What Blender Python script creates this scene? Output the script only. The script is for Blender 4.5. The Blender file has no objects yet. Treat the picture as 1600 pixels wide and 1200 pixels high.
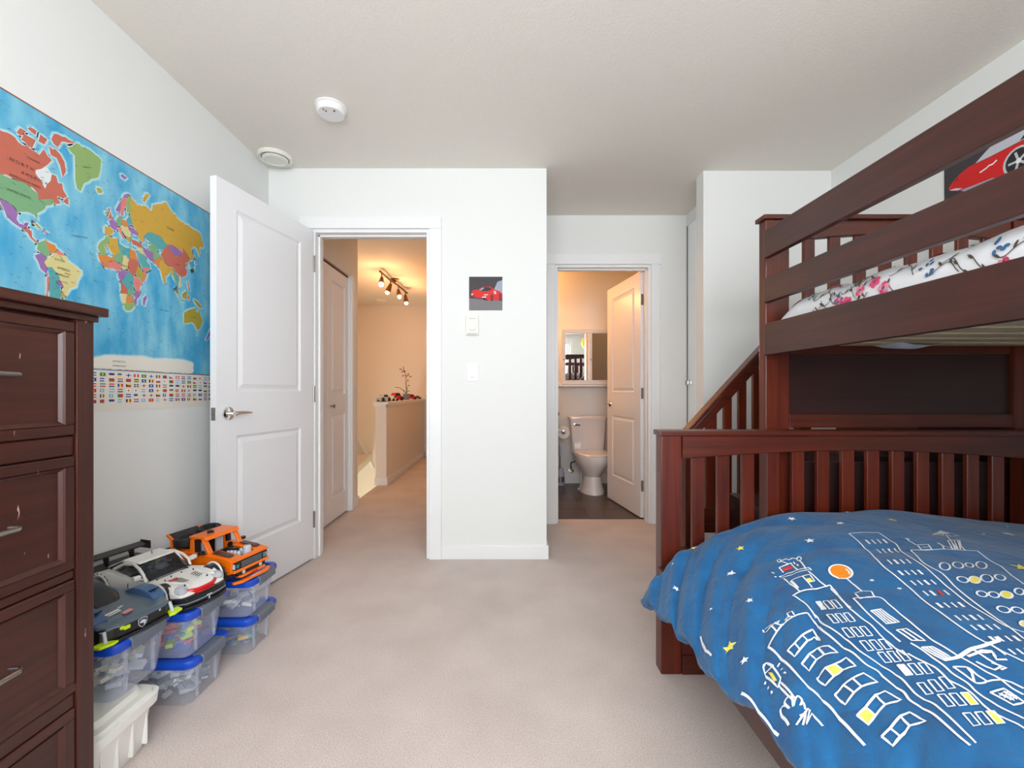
import bpy, bmesh, math, random
from mathutils import Vector, Matrix
from mathutils.geometry import tessellate_polygon

scene = bpy.context.scene
COL = scene.collection
R = math.radians

# ------------------------------------------------------------------ camera
cam_data = bpy.data.cameras.new('camera')
cam_data.sensor_fit = 'HORIZONTAL'
cam_data.sensor_width = 36.0
cam_data.lens = 675.0 / 1600.0 * 36.0
cam_data.shift_x = 10.0 / 1600.0
cam_data.shift_y = 12.0 / 1600.0
cam_data.clip_start = 0.02
cam = bpy.data.objects.new('camera', cam_data)
COL.objects.link(cam)
cam.location = (0.0, 0.0, 1.044)
cam.rotation_euler = (R(90), 0, 0)
scene.camera = cam

# ------------------------------------------------------------------ world, daylight, exposure
world = bpy.data.worlds.new('world'); scene.world = world
world.use_nodes = True
bg = world.node_tree.nodes['Background']
bg.inputs[0].default_value = (0.88, 0.94, 1.0, 1)
bg.inputs[1].default_value = 3.0

def area_light(name, loc, rot, sx, sy, energy, color):
    l = bpy.data.lights.new(name, 'AREA'); l.shape = 'RECTANGLE'
    l.size = sx; l.size_y = sy; l.energy = energy; l.color = color
    o = bpy.data.objects.new(name, l); COL.objects.link(o)
    o.location = loc; o.rotation_euler = rot
    return o
def point_light(name, loc, energy, color, radius=0.03):
    l = bpy.data.lights.new(name, 'POINT'); l.energy = energy; l.color = color
    l.shadow_soft_size = radius
    o = bpy.data.objects.new(name, l); COL.objects.link(o); o.location = loc
    return o
# daylight entering by the bedroom window behind the camera
area_light('window_daylight', (0.30, -1.22, 1.50), (R(90), 0, 0), 3.0, 2.0, 142.0, (1.0, 0.99, 0.97))
# daylight coming up the stairwell from the storey below
area_light('stairwell_daylight', (-2.30, 5.6, -1.9), (0, R(-158), 0), 0.5, 1.4, 20.0, (1.0, 0.93, 0.74))

vs = scene.view_settings
vs.view_transform = 'Standard'; vs.look = 'None'; vs.gamma = 1.0
vs.use_curve_mapping = False
vs.exposure = 0.37

# ------------------------------------------------------------------ materials
MAT = {}
def srgb(r, g, b):
    f = lambda c: (c/255/12.92) if c/255 <= 0.04045 else ((c/255+0.055)/1.055)**2.4
    return (f(r), f(g), f(b), 1.0)
def new_mat(name):
    m = bpy.data.materials.new(name); m.use_nodes = True
    MAT[name] = m
    return m, m.node_tree.nodes, m.node_tree.links, m.node_tree.nodes['Principled BSDF']
def mat(name, col, rough=0.5, metal=0.0, bump=None, var=None, coat=0.0, emit=None, spec=None, sheen=0.0):
    """plain principled material; var = (scale, amount) colour mottling; bump = (scale, strength, distance)"""
    m, N, L, P = new_mat(name)
    c = srgb(*col) if max(col[:3]) > 1.001 else (col[0], col[1], col[2], 1)
    P.inputs['Base Color'].default_value = c
    P.inputs['Roughness'].default_value = rough
    P.inputs['Metallic'].default_value = metal
    if coat: P.inputs['Coat Weight'].default_value = coat
    if spec is not None: P.inputs['Specular IOR Level'].default_value = spec
    if sheen: P.inputs['Sheen Weight'].default_value = sheen
    if emit:
        P.inputs['Emission Color'].default_value = (*emit[0], 1); P.inputs['Emission Strength'].default_value = emit[1]
    tc = None
    if var or bump: tc = N.new('ShaderNodeTexCoord')
    if var:
        n = N.new('ShaderNodeTexNoise'); n.inputs['Scale'].default_value = var[0]; n.inputs['Detail'].default_value = 4
        L.new(tc.outputs['Object'], n.inputs['Vector'])
        mx = N.new('ShaderNodeMix'); mx.data_type = 'RGBA'
        a = var[1]
        mx.inputs[6].default_value = (c[0]*(1-a), c[1]*(1-a), c[2]*(1-a), 1)
        mx.inputs[7].default_value = (min(1, c[0]*(1+a)), min(1, c[1]*(1+a)), min(1, c[2]*(1+a)), 1)
        L.new(n.outputs['Fac'], mx.inputs[0]); L.new(mx.outputs[2], P.inputs['Base Color'])
    if bump:
        n = N.new('ShaderNodeTexNoise'); n.inputs['Scale'].default_value = bump[0]; n.inputs['Detail'].default_value = 3
        L.new(tc.outputs['Object'], n.inputs['Vector'])
        b = N.new('ShaderNodeBump'); b.inputs['Strength'].default_value = bump[1]; b.inputs['Distance'].default_value = bump[2]
        L.new(n.outputs['Fac'], b.inputs['Height']); L.new(b.outputs['Normal'], P.inputs['Normal'])
    return m
def wood(name, dark, light, axis, rough=0.36, scratches=False, coat=0.10):
    m, N, L, P = new_mat(name)
    tc = N.new('ShaderNodeTexCoord'); mp = N.new('ShaderNodeMapping')
    sc = [38.0, 38.0, 38.0]; sc['XYZ'.index(axis)] = 1.6
    mp.inputs['Scale'].default_value = sc
    L.new(tc.outputs['Object'], mp.inputs['Vector'])
    n = N.new('ShaderNodeTexNoise'); n.inputs['Scale'].default_value = 1.4; n.inputs['Detail'].default_value = 6; n.inputs['Distortion'].default_value = 0.6
    L.new(mp.outputs[0], n.inputs['Vector'])
    big = N.new('ShaderNodeTexNoise'); big.inputs['Scale'].default_value = 2.2; big.inputs['Detail'].default_value = 2
    L.new(tc.outputs['Object'], big.inputs['Vector'])
    ad = N.new('ShaderNodeMath'); ad.operation = 'MULTIPLY_ADD'; ad.inputs[1].default_value = 0.6; ad.inputs[2].default_value = 0.0
    L.new(n.outputs['Fac'], ad.inputs[0])
    ad2 = N.new('ShaderNodeMath'); ad2.operation = 'MULTIPLY_ADD'; ad2.inputs[1].default_value = 0.45
    L.new(big.outputs['Fac'], ad2.inputs[0]); L.new(ad.outputs[0], ad2.inputs[2])
    cr = N.new('ShaderNodeValToRGB')
    cr.color_ramp.elements[0].position = 0.30; cr.color_ramp.elements[0].color = srgb(*dark)
    cr.color_ramp.elements[1].position = 0.78; cr.color_ramp.elements[1].color = srgb(*light)
    L.new(ad2.outputs[0], cr.inputs[0])
    out = cr.outputs[0]
    if scratches:
        mp2 = N.new('ShaderNodeMapping'); mp2.inputs['Scale'].default_value = (60, 60, 14)
        L.new(tc.outputs['Object'], mp2.inputs['Vector'])
        s = N.new('ShaderNodeTexNoise'); s.inputs['Scale'].default_value = 1.5; s.inputs['Detail'].default_value = 2
        L.new(mp2.outputs[0], s.inputs['Vector'])
        r2 = N.new('ShaderNodeValToRGB'); r2.color_ramp.elements[0].position = 0.745; r2.color_ramp.elements[1].position = 0.77
        L.new(s.outputs['Fac'], r2.inputs[0])
        mx = N.new('ShaderNodeMix'); mx.data_type = 'RGBA'
        L.new(r2.outputs[0], mx.inputs[0]); L.new(out, mx.inputs[6]); mx.inputs[7].default_value = srgb(190, 160, 140)
        out = mx.outputs[2]
    L.new(out, P.inputs['Base Color'])
    P.inputs['Roughness'].default_value = rough
    P.inputs['Coat Weight'].default_value = coat; P.inputs['Coat Roughness'].default_value = 0.2
    b = N.new('ShaderNodeBump'); b.inputs['Strength'].default_value = 0.12; b.inputs['Distance'].default_value = 0.001
    L.new(n.outputs['Fac'], b.inputs['Height']); L.new(b.outputs['Normal'], P.inputs['Normal'])
    return m
def see_through(name, col, fac, rough=0.25):
    """thin translucent plastic or glass: part transparent, part plastic"""
    m, N, L, P = new_mat(name)
    P.inputs['Base Color'].default_value = srgb(*col); P.inputs['Roughness'].default_value = rough
    t = N.new('ShaderNodeBsdfTransparent'); t.inputs[0].default_value = (0.97, 0.98, 1, 1)
    mx = N.new('ShaderNodeMixShader'); mx.inputs[0].default_value = fac
    out = N['Material Output']
    L.new(P.outputs[0], mx.inputs[1]); L.new(t.outputs[0], mx.inputs[2]); L.new(mx.outputs[0], out.inputs[0])
    return m

mat('wall_paint', (0.81, 0.825, 0.805), 0.75, bump=(420, 0.05, 0.001))
mat('wall_hall', (0.82, 0.77, 0.70), 0.75, bump=(420, 0.05, 0.001))
mat('ceiling_paint', (0.83, 0.79, 0.72), 0.9, bump=(160, 0.35, 0.003), var=(90, 0.03))
mat('trim_white', (0.86, 0.87, 0.87), 0.35)
mat('door_white', (0.84, 0.85, 0.87), 0.30)
mat('plastic_white', (0.85, 0.85, 0.83), 0.4)
mat('plastic_cream', (0.80, 0.79, 0.72), 0.45)
mat('hole_dark', (0.03, 0.03, 0.03), 0.8)
mat('chrome', (0.80, 0.80, 0.80), 0.12, 1.0)
mat('steel', (0.34, 0.33, 0.32), 0.35, 1.0)
mat('mirror', (0.92, 0.93, 0.93), 0.01, 1.0)
mat('porcelain', (0.82, 0.79, 0.78), 0.12, coat=0.5)
mat('paper_white', (0.88, 0.88, 0.87), 0.8)
mat('tile_brown', (84, 74, 72), 0.35, var=(9, 0.12), bump=(60, 0.1, 0.001))
mat('grout', (120, 110, 104), 0.9)
mat('vanity_dark', (34, 28, 26), 0.4)
mat('lavender_plastic', (200, 196, 224), 0.35)
mat('towel_red', (176, 30, 18), 0.9, bump=(300, 0.5, 0.002))
mat('bulb', (1, 0.8, 0.5), 0.4, emit=((1.0, 0.66, 0.30), 30.0))
mat('bulb_dim', (1, 0.8, 0.5), 0.4, emit=((1.0, 0.62, 0.26), 3.0))
mat('bronze', (110, 74, 48), 0.35, 0.8)
mat('balloon_yellow', (238, 200, 10), 0.25)
see_through('window_glass', (225, 235, 240), 0.93, 0.05)
see_through('bin_plastic', (228, 234, 248), 0.74, 0.22)
see_through('clear_plastic', (200, 206, 216), 0.45, 0.08)
see_through('tinted_glass', (30, 34, 40), 0.35, 0.08)
mat('bin_white', (240, 240, 234), 0.35)
mat('lid_white', (232, 232, 222), 0.35)
mat('lid_blue', (20, 74, 190), 0.30)
mat('latch_grey', (100, 108, 122), 0.45)
wood('cherry_x', (46, 14, 7), (104, 40, 20), 'X')
wood('cherry_y', (40, 15, 11), (78, 34, 25), 'Y')
wood('cherry_z', (52, 14, 5), (116, 40, 14), 'Z')  # upright parts: warm light on the end posts tinted into this colour
wood('chest_y', (42, 17, 12), (80, 36, 26), 'Y', scratches=True)
wood('chest_z', (42, 17, 12), (80, 36, 26), 'Z', scratches=True)
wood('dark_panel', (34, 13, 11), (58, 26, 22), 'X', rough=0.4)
wood('pine', (196, 168, 122), (226, 204, 164), 'X', rough=0.6, coat=0)
# print colours
for nm, c in dict(ink_white=(240, 244, 248), ink_yellow=(244, 226, 96), ink_orange=(240, 140, 30), ink_red=(205, 60, 60),
                  p_red=(196, 106, 86), p_green=(122, 172, 126), p_lime=(142, 176, 106), p_yellow=(216, 206, 142), p_gold=(206, 164, 60), p_purple=(154, 110, 172),
                  p_pink=(222, 128, 120), p_teal=(84, 166, 170), p_olive=(176, 160, 56), p_orange=(214, 134, 62), p_ice=(226, 232, 232), p_brown=(134, 74, 60),
                  p_cream=(232, 228, 216), p_black=(34, 34, 36), p_blue=(44, 70, 160), p_white=(240, 240, 240), p_grey=(120, 116, 120), p_dkgrey=(58, 52, 56),
                  p_scar=(214, 24, 22), p_scar2=(150, 10, 18), p_silver=(196, 200, 208), p_sky=(120, 190, 220), p_flag=(60, 130, 80), p_glass=(150, 160, 176),
                  f_pink=(214, 70, 110), f_blue=(52, 96, 140), f_vine=(74, 66, 54), f_rose=(228, 140, 160)).items():
    mat(nm, c, 0.6)
# lego-like toy plastics
for nm, c in dict(t_orange=(246, 116, 8), t_black=(24, 25, 28), t_white=(232, 230, 224), t_red=(206, 24, 30), t_grey=(120, 132, 146), t_light=(190, 198, 206),
                  t_slate=(86, 100, 112), t_navy=(62, 92, 130), t_lime=(196, 228, 10), t_brown=(84, 56, 48), t_yellow=(240, 196, 30), t_blue=(30, 90, 190),
                  t_teal=(40, 150, 160), t_purple=(90, 60, 130), t_green=(60, 150, 70), t_cream=(226, 220, 190)).items():
    mat(nm, c, 0.28)
mat('tyre', (34, 34, 36), 0.7)

# carpet
def carpet_mat():
    m, N, L, P = new_mat('carpet')
    tc = N.new('ShaderNodeTexCoord')
    n1 = N.new('ShaderNodeTexNoise'); n1.inputs['Scale'].default_value = 260; n1.inputs['Detail'].default_value = 3
    n2 = N.new('ShaderNodeTexNoise'); n2.inputs['Scale'].default_value = 4; n2.inputs['Detail'].default_value = 4
    for n in (n1, n2): L.new(tc.outputs['Object'], n.inputs['Vector'])
    ad = N.new('ShaderNodeMath'); ad.operation = 'MULTIPLY_ADD'; ad.inputs[1].default_value = 0.75
    ad0 = N.new('ShaderNodeMath'); ad0.operation = 'MULTIPLY'; ad0.inputs[1].default_value = 0.25
    L.new(n2.outputs['Fac'], ad0.inputs[0]); L.new(n1.outputs['Fac'], ad.inputs[0]); L.new(ad0.outputs[0], ad.inputs[2])
    cr = N.new('ShaderNodeValToRGB')
    cr.color_ramp.elements[0].position = 0.3; cr.color_ramp.elements[0].color = srgb(184, 170, 163)
    cr.color_ramp.elements[1].position = 0.7; cr.color_ramp.elements[1].color = srgb(229, 217, 210)
    L.new(ad.outputs[0], cr.inputs[0]); L.new(cr.outputs[0], P.inputs['Base Color'])
    P.inputs['Roughness'].default_value = 0.95; P.inputs['Specular IOR Level'].default_value = 0.1
    b = N.new('ShaderNodeBump'); b.inputs['Strength'].default_value = 0.5; b.inputs['Distance'].default_value = 0.003
    L.new(n1.outputs['Fac'], b.inputs['Height']); L.new(b.outputs['Normal'], P.inputs['Normal'])
carpet_mat()
def ocean_mat():
    m, N, L, P = new_mat('map_ocean')
    tc = N.new('ShaderNodeTexCoord'); mp = N.new('ShaderNodeMapping'); mp.inputs['Scale'].default_value = (1, 5, 2.2)
    L.new(tc.outputs['Object'], mp.inputs['Vector'])
    n = N.new('ShaderNodeTexNoise'); n.inputs['Scale'].default_value = 2.6; n.inputs['Detail'].default_value = 5
    L.new(mp.outputs[0], n.inputs['Vector'])
    cr = N.new('ShaderNodeValToRGB')
    cr.color_ramp.elements[0].position = 0.33; cr.color_ramp.elements[0].color = srgb(52, 160, 208)
    cr.color_ramp.elements[1].position = 0.72; cr.color_ramp.elements[1].color = srgb(140, 208, 226)
    L.new(n.outputs['Fac'], cr.inputs[0]); L.new(cr.outputs[0], P.inputs['Base Color'])
    P.inputs['Roughness'].default_value = 0.45
ocean_mat()
def duvet_mat():
    m, N, L, P = new_mat('duvet_blue')
    tc = N.new('ShaderNodeTexCoord')
    n = N.new('ShaderNodeTexNoise'); n.inputs['Scale'].default_value = 14; n.inputs['Detail'].default_value = 5
    L.new(tc.outputs['Object'], n.inputs['Vector'])
    cr = N.new('ShaderNodeValToRGB')
    cr.color_ramp.elements[0].position = 0.3; cr.color_ramp.elements[0].color = srgb(0, 80, 132)
    cr.color_ramp.elements[1].position = 0.7; cr.color_ramp.elements[1].color = srgb(6, 98, 152)
    L.new(n.outputs['Fac'], cr.inputs[0]); L.new(cr.outputs[0], P.inputs['Base Color'])
    P.inputs['Roughness'].default_value = 0.75; P.inputs['Sheen Weight'].default_value = 0.15
    b = N.new('ShaderNodeBump'); b.inputs['Strength'].default_value = 0.55; b.inputs['Distance'].default_value = 0.012
    n3 = N.new('ShaderNodeTexNoise'); n3.inputs['Scale'].default_value = 17; n3.inputs['Distortion'].default_value = 1.2; n3.inputs['Detail'].default_value = 4
    L.new(tc.outputs['Object'], n3.inputs['Vector'])
    L.new(n3.outputs['Fac'], b.inputs['Height']); L.new(b.outputs['Normal'], P.inputs['Normal'])
duvet_mat()
mat('sheet_white', (0.74, 0.75, 0.77), 0.8, bump=(30, 0.3, 0.004))

# ------------------------------------------------------------------ mesh helpers
ORG = {}
class MB:
    """collects shapes; build() makes them ONE mesh object"""
    def __init__(s): s.v = []; s.f = []; s.m = []
    def add(s, vs, fs, mi=0):
        o = len(s.v); s.v += [tuple(p) for p in vs]
        for f in fs: s.f.append(tuple(i+o for i in f)); s.m.append(mi)
        return s
    def box(s, x0, x1, y0, y1, z0, z1, mi=0):
        return s.add([(x0,y0,z0),(x1,y0,z0),(x1,y1,z0),(x0,y1,z0),(x0,y0,z1),(x1,y0,z1),(x1,y1,z1),(x0,y1,z1)],
                     [(0,3,2,1),(4,5,6,7),(0,1,5,4),(1,2,6,5),(2,3,7,6),(3,0,4,7)], mi)
    def obox(s, c, size, rot, mi=0):
        M = rot.to_3x3() if hasattr(rot, 'to_3x3') else rot
        a, b, d = size[0]/2, size[1]/2, size[2]/2
        vs = [Vector(c) + M @ Vector(p) for p in [(-a,-b,-d),(a,-b,-d),(a,b,-d),(-a,b,-d),(-a,-b,d),(a,-b,d),(a,b,d),(-a,b,d)]]
        return s.add(vs, [(0,3,2,1),(4,5,6,7),(0,1,5,4),(1,2,6,5),(2,3,7,6),(3,0,4,7)], mi)
    def frustum(s, x0, x1, z0, z1, inset, y0, y1, mi=0):
        """raised field: rectangle in xz at y0, inset rectangle at y1"""
        i = inset
        vs = [(x0,y0,z0),(x1,y0,z0),(x1,y0,z1),(x0,y0,z1),(x0+i,y1,z0+i),(x1-i,y1,z0+i),(x1-i,y1,z1-i),(x0+i,y1,z1-i)]
        return s.add(vs, [(3,2,1,0),(4,5,6,7),(0,1,5,4),(1,2,6,5),(2,3,7,6),(3,0,4,7)], mi)
    def loft(s, rings, cap0=True, cap1=True, closed=True, mi=0):
        n = len(rings[0]); vs = [p for r in rings for p in r]; fs = []
        for i in range(len(rings)-1):
            for j in range(n if closed else n-1):
                k = (j+1) % n
                fs.append((i*n+j, i*n+k, (i+1)*n+k, (i+1)*n+j))
        if cap0: fs.append(tuple(reversed(range(n))))
        if cap1: fs.append(tuple((len(rings)-1)*n+j for j in range(n)))
        return s.add(vs, fs, mi)
    def tube(s, pts, r, n=8, mi=0, caps=True):
        pts = [Vector(p) for p in pts]; rs = r if isinstance(r, (list, tuple)) else [r]*len(pts)
        rings = []; prev = None
        for i, p in enumerate(pts):
            t = (pts[min(i+1, len(pts)-1)] - pts[max(i-1, 0)]).normalized()
            if prev is None:
                u = t.orthogonal().normalized()
            else:
                u = (prev - t*prev.dot(t)).normalized()
            prev = u; w = t.cross(u)
            rings.append([p + (u*math.cos(a) + w*math.sin(a))*rs[i] for a in [2*math.pi*k/n for k in range(n)]])
        return s.loft(rings, caps, caps, True, mi)
    def lathe(s, prof, c=(0,0,0), axis='Z', n=28, mi=0, sx=1.0, sy=1.0):
        rings = []
        for (r, h) in prof:
            ring = []
            for k in range(n):
                a = 2*math.pi*k/n; u, w = r*math.cos(a)*sx, r*math.sin(a)*sy
                q = {'Z': (u, w, h), 'Y': (u, -h if False else h, w), 'X': (h, u, w)}[axis]
                ring.append((c[0]+q[0], c[1]+q[1], c[2]+q[2]))
            rings.append(ring)
        return s.loft(rings, prof[0][0] > 1e-5, prof[-1][0] > 1e-5, True, mi)
    def sphere(s, c, rx, ry=None, rz=None, n=16, m=10, mi=0):
        ry = ry or rx; rz = rz or rx
        rings = []
        for i in range(m+1):
            a = -math.pi/2 + math.pi*i/m
            rr = max(math.cos(a), 1e-4)
            rings.append([(c[0]+rx*rr*math.cos(2*math.pi*k/n), c[1]+ry*rr*math.sin(2*math.pi*k/n), c[2]+rz*math.sin(a)) for k in range(n)])
        return s.loft(rings, True, True, True, mi)
    def prism(s, poly, axis, a, b, mi=0):
        """extrude a 2-D outline along axis: X -> poly is (y,z), Y -> (x,z), Z -> (x,y)"""
        def P(p, h): return {'X': (h, p[0], p[1]), 'Y': (p[0], h, p[1]), 'Z': (p[0], p[1], h)}[axis]
        n = len(poly)
        return s.add([P(p, a) for p in poly] + [P(p, b) for p in poly],
                     [tuple(reversed(range(n))), tuple(range(n, 2*n))] + [(j, (j+1) % n, n+(j+1) % n, n+j) for j in range(n)], mi)
    def build(s, name, mats, parent=None, bevel=0.0, seg=2, smooth=False, loc=None, angle=35):
        org = Vector(loc) if loc is not None else (ORG.get(parent, Vector()) if parent else Vector())
        me = bpy.data.meshes.new(name)
        me.from_pydata([tuple(Vector(p)-org) for p in s.v], [], s.f)
        ms = mats if isinstance(mats, (list, tuple)) else [mats]
        for m in ms: me.materials.append(MAT[m])
        me.polygons.foreach_set('material_index', s.m)
        bm = bmesh.new(); bm.from_mesh(me)
        bmesh.ops.recalc_face_normals(bm, faces=bm.faces)
        if bevel:
            es = [e for e in bm.edges if len(e.link_faces) == 2 and e.calc_face_angle(0) > R(30)]
            bmesh.ops.bevel(bm, geom=es, offset=bevel, segments=seg, affect='EDGES', profile=0.6, clamp_overlap=True)
        bm.to_mesh(me); bm.free()
        if smooth:
            me.polygons.foreach_set('use_smooth', [True]*len(me.polygons))
            me.set_sharp_from_angle(angle=R(angle))
        o = bpy.data.objects.new(name, me); COL.objects.link(o)
        if parent:
            o.parent = parent; ORG[o] = ORG.get(parent, Vector())
        else:
            o.location = org; ORG[o] = org
        return o
def tag(o, label=None, cat=None, group=None, kind=None):
    if label: o['label'] = label
    if cat: o['category'] = cat
    if group: o['group'] = group
    if kind: o['kind'] = kind
    return o
def thing(name, label, cat, loc=(0,0,0), rotz=0.0, group=None, world=True, kind=None):
    o = bpy.data.objects.new(name, None); COL.objects.link(o)
    o.empty_display_size = 0.05
    o.location = loc; o.rotation_euler = (0, 0, rotz)
    ORG[o] = Vector(loc) if world else Vector()
    return tag(o, label, cat, group, kind)
def copy_tree(o, parent=None):
    c = o.copy(); COL.objects.link(c); ORG[c] = ORG.get(o, Vector())
    if parent: c.parent = parent
    for ch in [k for k in o.children]: copy_tree(ch, c)
    return c
def struct(name, mb, m, parent=None, bevel=0.0, label=None, **kw):
    o = mb.build(name, m, parent, bevel, **kw)
    if not parent:
        o['kind'] = 'structure'
        if label: o['label'] = label
    return o
def text_polys(txt, size, bold=0.0):
    """flat lettering as a triangle mesh: list of verts (x,y), faces"""
    cu = bpy.data.curves.new('lettering', 'FONT'); cu.body = txt; cu.size = size; cu.align_x = 'CENTER'; cu.align_y = 'CENTER'
    cu.resolution_u = 2; cu.offset = bold
    ob = bpy.data.objects.new('lettering', cu); COL.objects.link(ob)
    dg = bpy.context.evaluated_depsgraph_get()
    me = bpy.data.meshes.new_from_object(ob.evaluated_get(dg))
    vs = [(v.co.x, v.co.y) for v in me.vertices]; fs = [tuple(p.vertices) for p in me.polygons]
    bpy.data.objects.remove(ob); bpy.data.curves.remove(cu); bpy.data.meshes.remove(me)
    return vs, fs
class Print:
    """flat print: coloured outlines laid in thin layers; place maps (u, v, height) to 3-D"""
    def __init__(s, place): s.mb = MB(); s.place = place; s.mats = []
    def mi(s, m):
        if m not in s.mats: s.mats.append(m)
        return s.mats.index(m)
    def poly(s, pts, m, h):
        if len(pts) < 3: return
        tris = tessellate_polygon([[Vector((p[0], p[1], 0)) for p in pts]])
        s.mb.add([s.place(p[0], p[1], h) for p in pts], [tuple(t) for t in tris], s.mi(m))
    def rect(s, u0, u1, v0, v1, m, h): s.poly([(u0,v0),(u1,v0),(u1,v1),(u0,v1)], m, h)
    def line(s, pts, w, m, h, closed=False):
        pts = [Vector((p[0], p[1])) for p in pts]
        if closed: pts = pts + [pts[0]]
        L_, R_ = [], []
        for i, p in enumerate(pts):
            t = pts[min(i+1, len(pts)-1)] - pts[max(i-1, 0)]
            if t.length < 1e-9: t = Vector((1, 0))
            t.normalize(); n = Vector((-t.y, t.x))*w/2
            L_.append(p+n); R_.append(p-n)
        n = len(pts)
        s.mb.add([s.place(q.x, q.y, h) for q in L_] + [s.place(q.x, q.y, h) for q in R_], [(i, i+1, n+i+1, n+i) for i in range(n-1)], s.mi(m))
    def ell(s, u, v, ru, rv, m, h, ang=0, n=18):
        c, k = math.cos(ang), math.sin(ang)
        s.poly([(u + ru*math.cos(a)*c - rv*math.sin(a)*k, v + ru*math.cos(a)*k + rv*math.sin(a)*c) for a in [2*math.pi*i/n for i in range(n)]], m, h)
    def text(s, txt, u, v, size, m, h, ang=0, bold=0.0):
        vs, fs = text_polys(txt, size, bold); c, k = math.cos(ang), math.sin(ang)
        s.mb.add([s.place(u + x*c - y*k, v + x*k + y*c, h) for x, y in vs], fs, s.mi(m))
    def build(s, name, parent, **kw): return tag(s.mb.build(name, s.mats, parent, **kw), kind='stuff')
def rrect(w, d, r, z, cx=0, cy=0, n=4):
    """rounded rectangle ring, full sizes w (x) and d (y)"""
    pts = []
    for qx, qy, a0 in ((1,1,0),(-1,1,90),(-1,-1,180),(1,-1,270)):
        for k in range(n+1):
            a = R(a0 + 90*k/n)
            pts.append((cx + qx*(w/2-r) + r*math.cos(a), cy + qy*(d/2-r) + r*math.sin(a), z))
    return pts
# ================================================================== the setting
H = 2.44                      # ceiling height
YA, YB, YR = 2.70, 3.42, -0.95  # hall-door wall, bathroom-door wall, window wall
XL, XR = -1.48, 2.057
DX0, DX1, DZ = -1.205, -0.478, 2.055   # hall doorway
BX0, BX1, BZ = 0.395, 1.146, 2.045     # bathroom doorway
b = MB()
b.box(XL-0.1, XR+0.1, YR-0.12, YA+0.12, -0.12, 0)            # bedroom
b.box(0.10, 1.55, YA+0.12, YB+0.115, -0.12, 0)                     # alcove
b.box(-1.43, -0.40, YA+0.12, 7.1, -0.12, 0)                        # hall
b.box(-2.0, -1.43, YA+0.12, 3.97, -0.12, 0)                    # hall cupboard
struct('floor', b, 'carpet', label='beige cut-pile carpet')
struct('ceiling', MB().box(-2.6, XR+0.1, YR-0.12, 7.2, H, H+0.1), 'ceiling_paint', label='off-white textured ceiling')
struct('wall_left', MB().box(XL-0.1, XL, YR, YA+0.12, 0, H), 'wall_paint', label='white wall carrying the world map')
struct('wall_right', MB().box(XR, XR+0.1, YR, YA+0.2, 0, H), 'wall_paint', label='white wall beside the bunk bed')
b = MB().box(XL, DX0, YA, YA+0.12, 0, H).box(DX1, 0.256, YA, YA+0.12, 0, H).box(DX0, DX1, YA, YA+0.12, DZ, H)
struct('wall_back', b, 'wall_paint', label='white wall with the doorway to the hall')
struct('wall_alcove', MB().box(0.156, 0.256, YA+0.12, YB, 0, H), 'wall_paint', label='white return wall of the alcove')
b = MB().box(0.156, BX0, YB, YB+0.12, 0, H).box(BX1, 1.60, YB, YB+0.12, 0, H).box(BX0, BX1, YB, YB+0.12, BZ, H)
struct('wall_bathroom', b, 'wall_paint', label='white wall with the bathroom doorway')
b = MB().box(1.25, XR, 2.73, 2.83, 0, H)
struct('wall_closet', b, 'wall_paint', label='white wall of the closet behind the bunk stairs')
struct('wall_closet_header', MB().box(1.433, 1.533, 2.83, YB, 2.355, H), 'wall_paint', label='white strip of wall above the mirrored closet door')
# window wall behind the camera
WX0, WX1, WZ0, WZ1 = -1.05, 1.58, 0.72, 2.28
b = MB().box(XL, WX0, YR-0.12, YR, 0, H).box(WX1, XR, YR-0.12, YR, 0, H).box(WX0, WX1, YR-0.12, YR, 0, WZ0).box(WX0, WX1, YR-0.12, YR, WZ1, H)
struct('wall_rear', b, 'wall_paint', label='white wall with the bedroom window')
win = thing('window_1', None, None, (0.5*(WX0+WX1), YR-0.06, WZ0), kind='structure')
win['label'] = 'white framed three-light bedroom window'
def ring_frame(mb, x0, x1, z0, z1, w, y0, y1):
    mb.box(x0, x1, y0, y1, z0, z0+w).box(x0, x1, y0, y1, z1-w, z1).box(x0, x0+w, y0, y1, z0+w, z1-w).box(x1-w, x1, y0, y1, z0+w, z1-w)
    return mb
ring_frame(MB(), WX0, WX1, WZ0, WZ1, 0.05, YR-0.10, YR-0.04).build('window_frame', 'trim_white', win, 0.003)
ww = (WX1-WX0-0.10)/3
for k in range(3):
    x0 = WX0+0.05+k*ww
    ring_frame(MB(), x0+0.004, x0+ww-0.004, WZ0+0.05, WZ1-0.05, 0.035, YR-0.09, YR-0.05).build('sash', 'trim_white', win, 0.002)
    MB().box(x0+0.03, x0+ww-0.03, YR-0.072, YR-0.068, WZ0+0.08, WZ1-0.08).build('pane', 'window_glass', win)
ring_frame(MB(), WX0-0.07, WX1+0.07, WZ0-0.07, WZ1+0.07, 0.07, YR, YR+0.015).build('window_casing', 'trim_white', win, 0.003)

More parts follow.
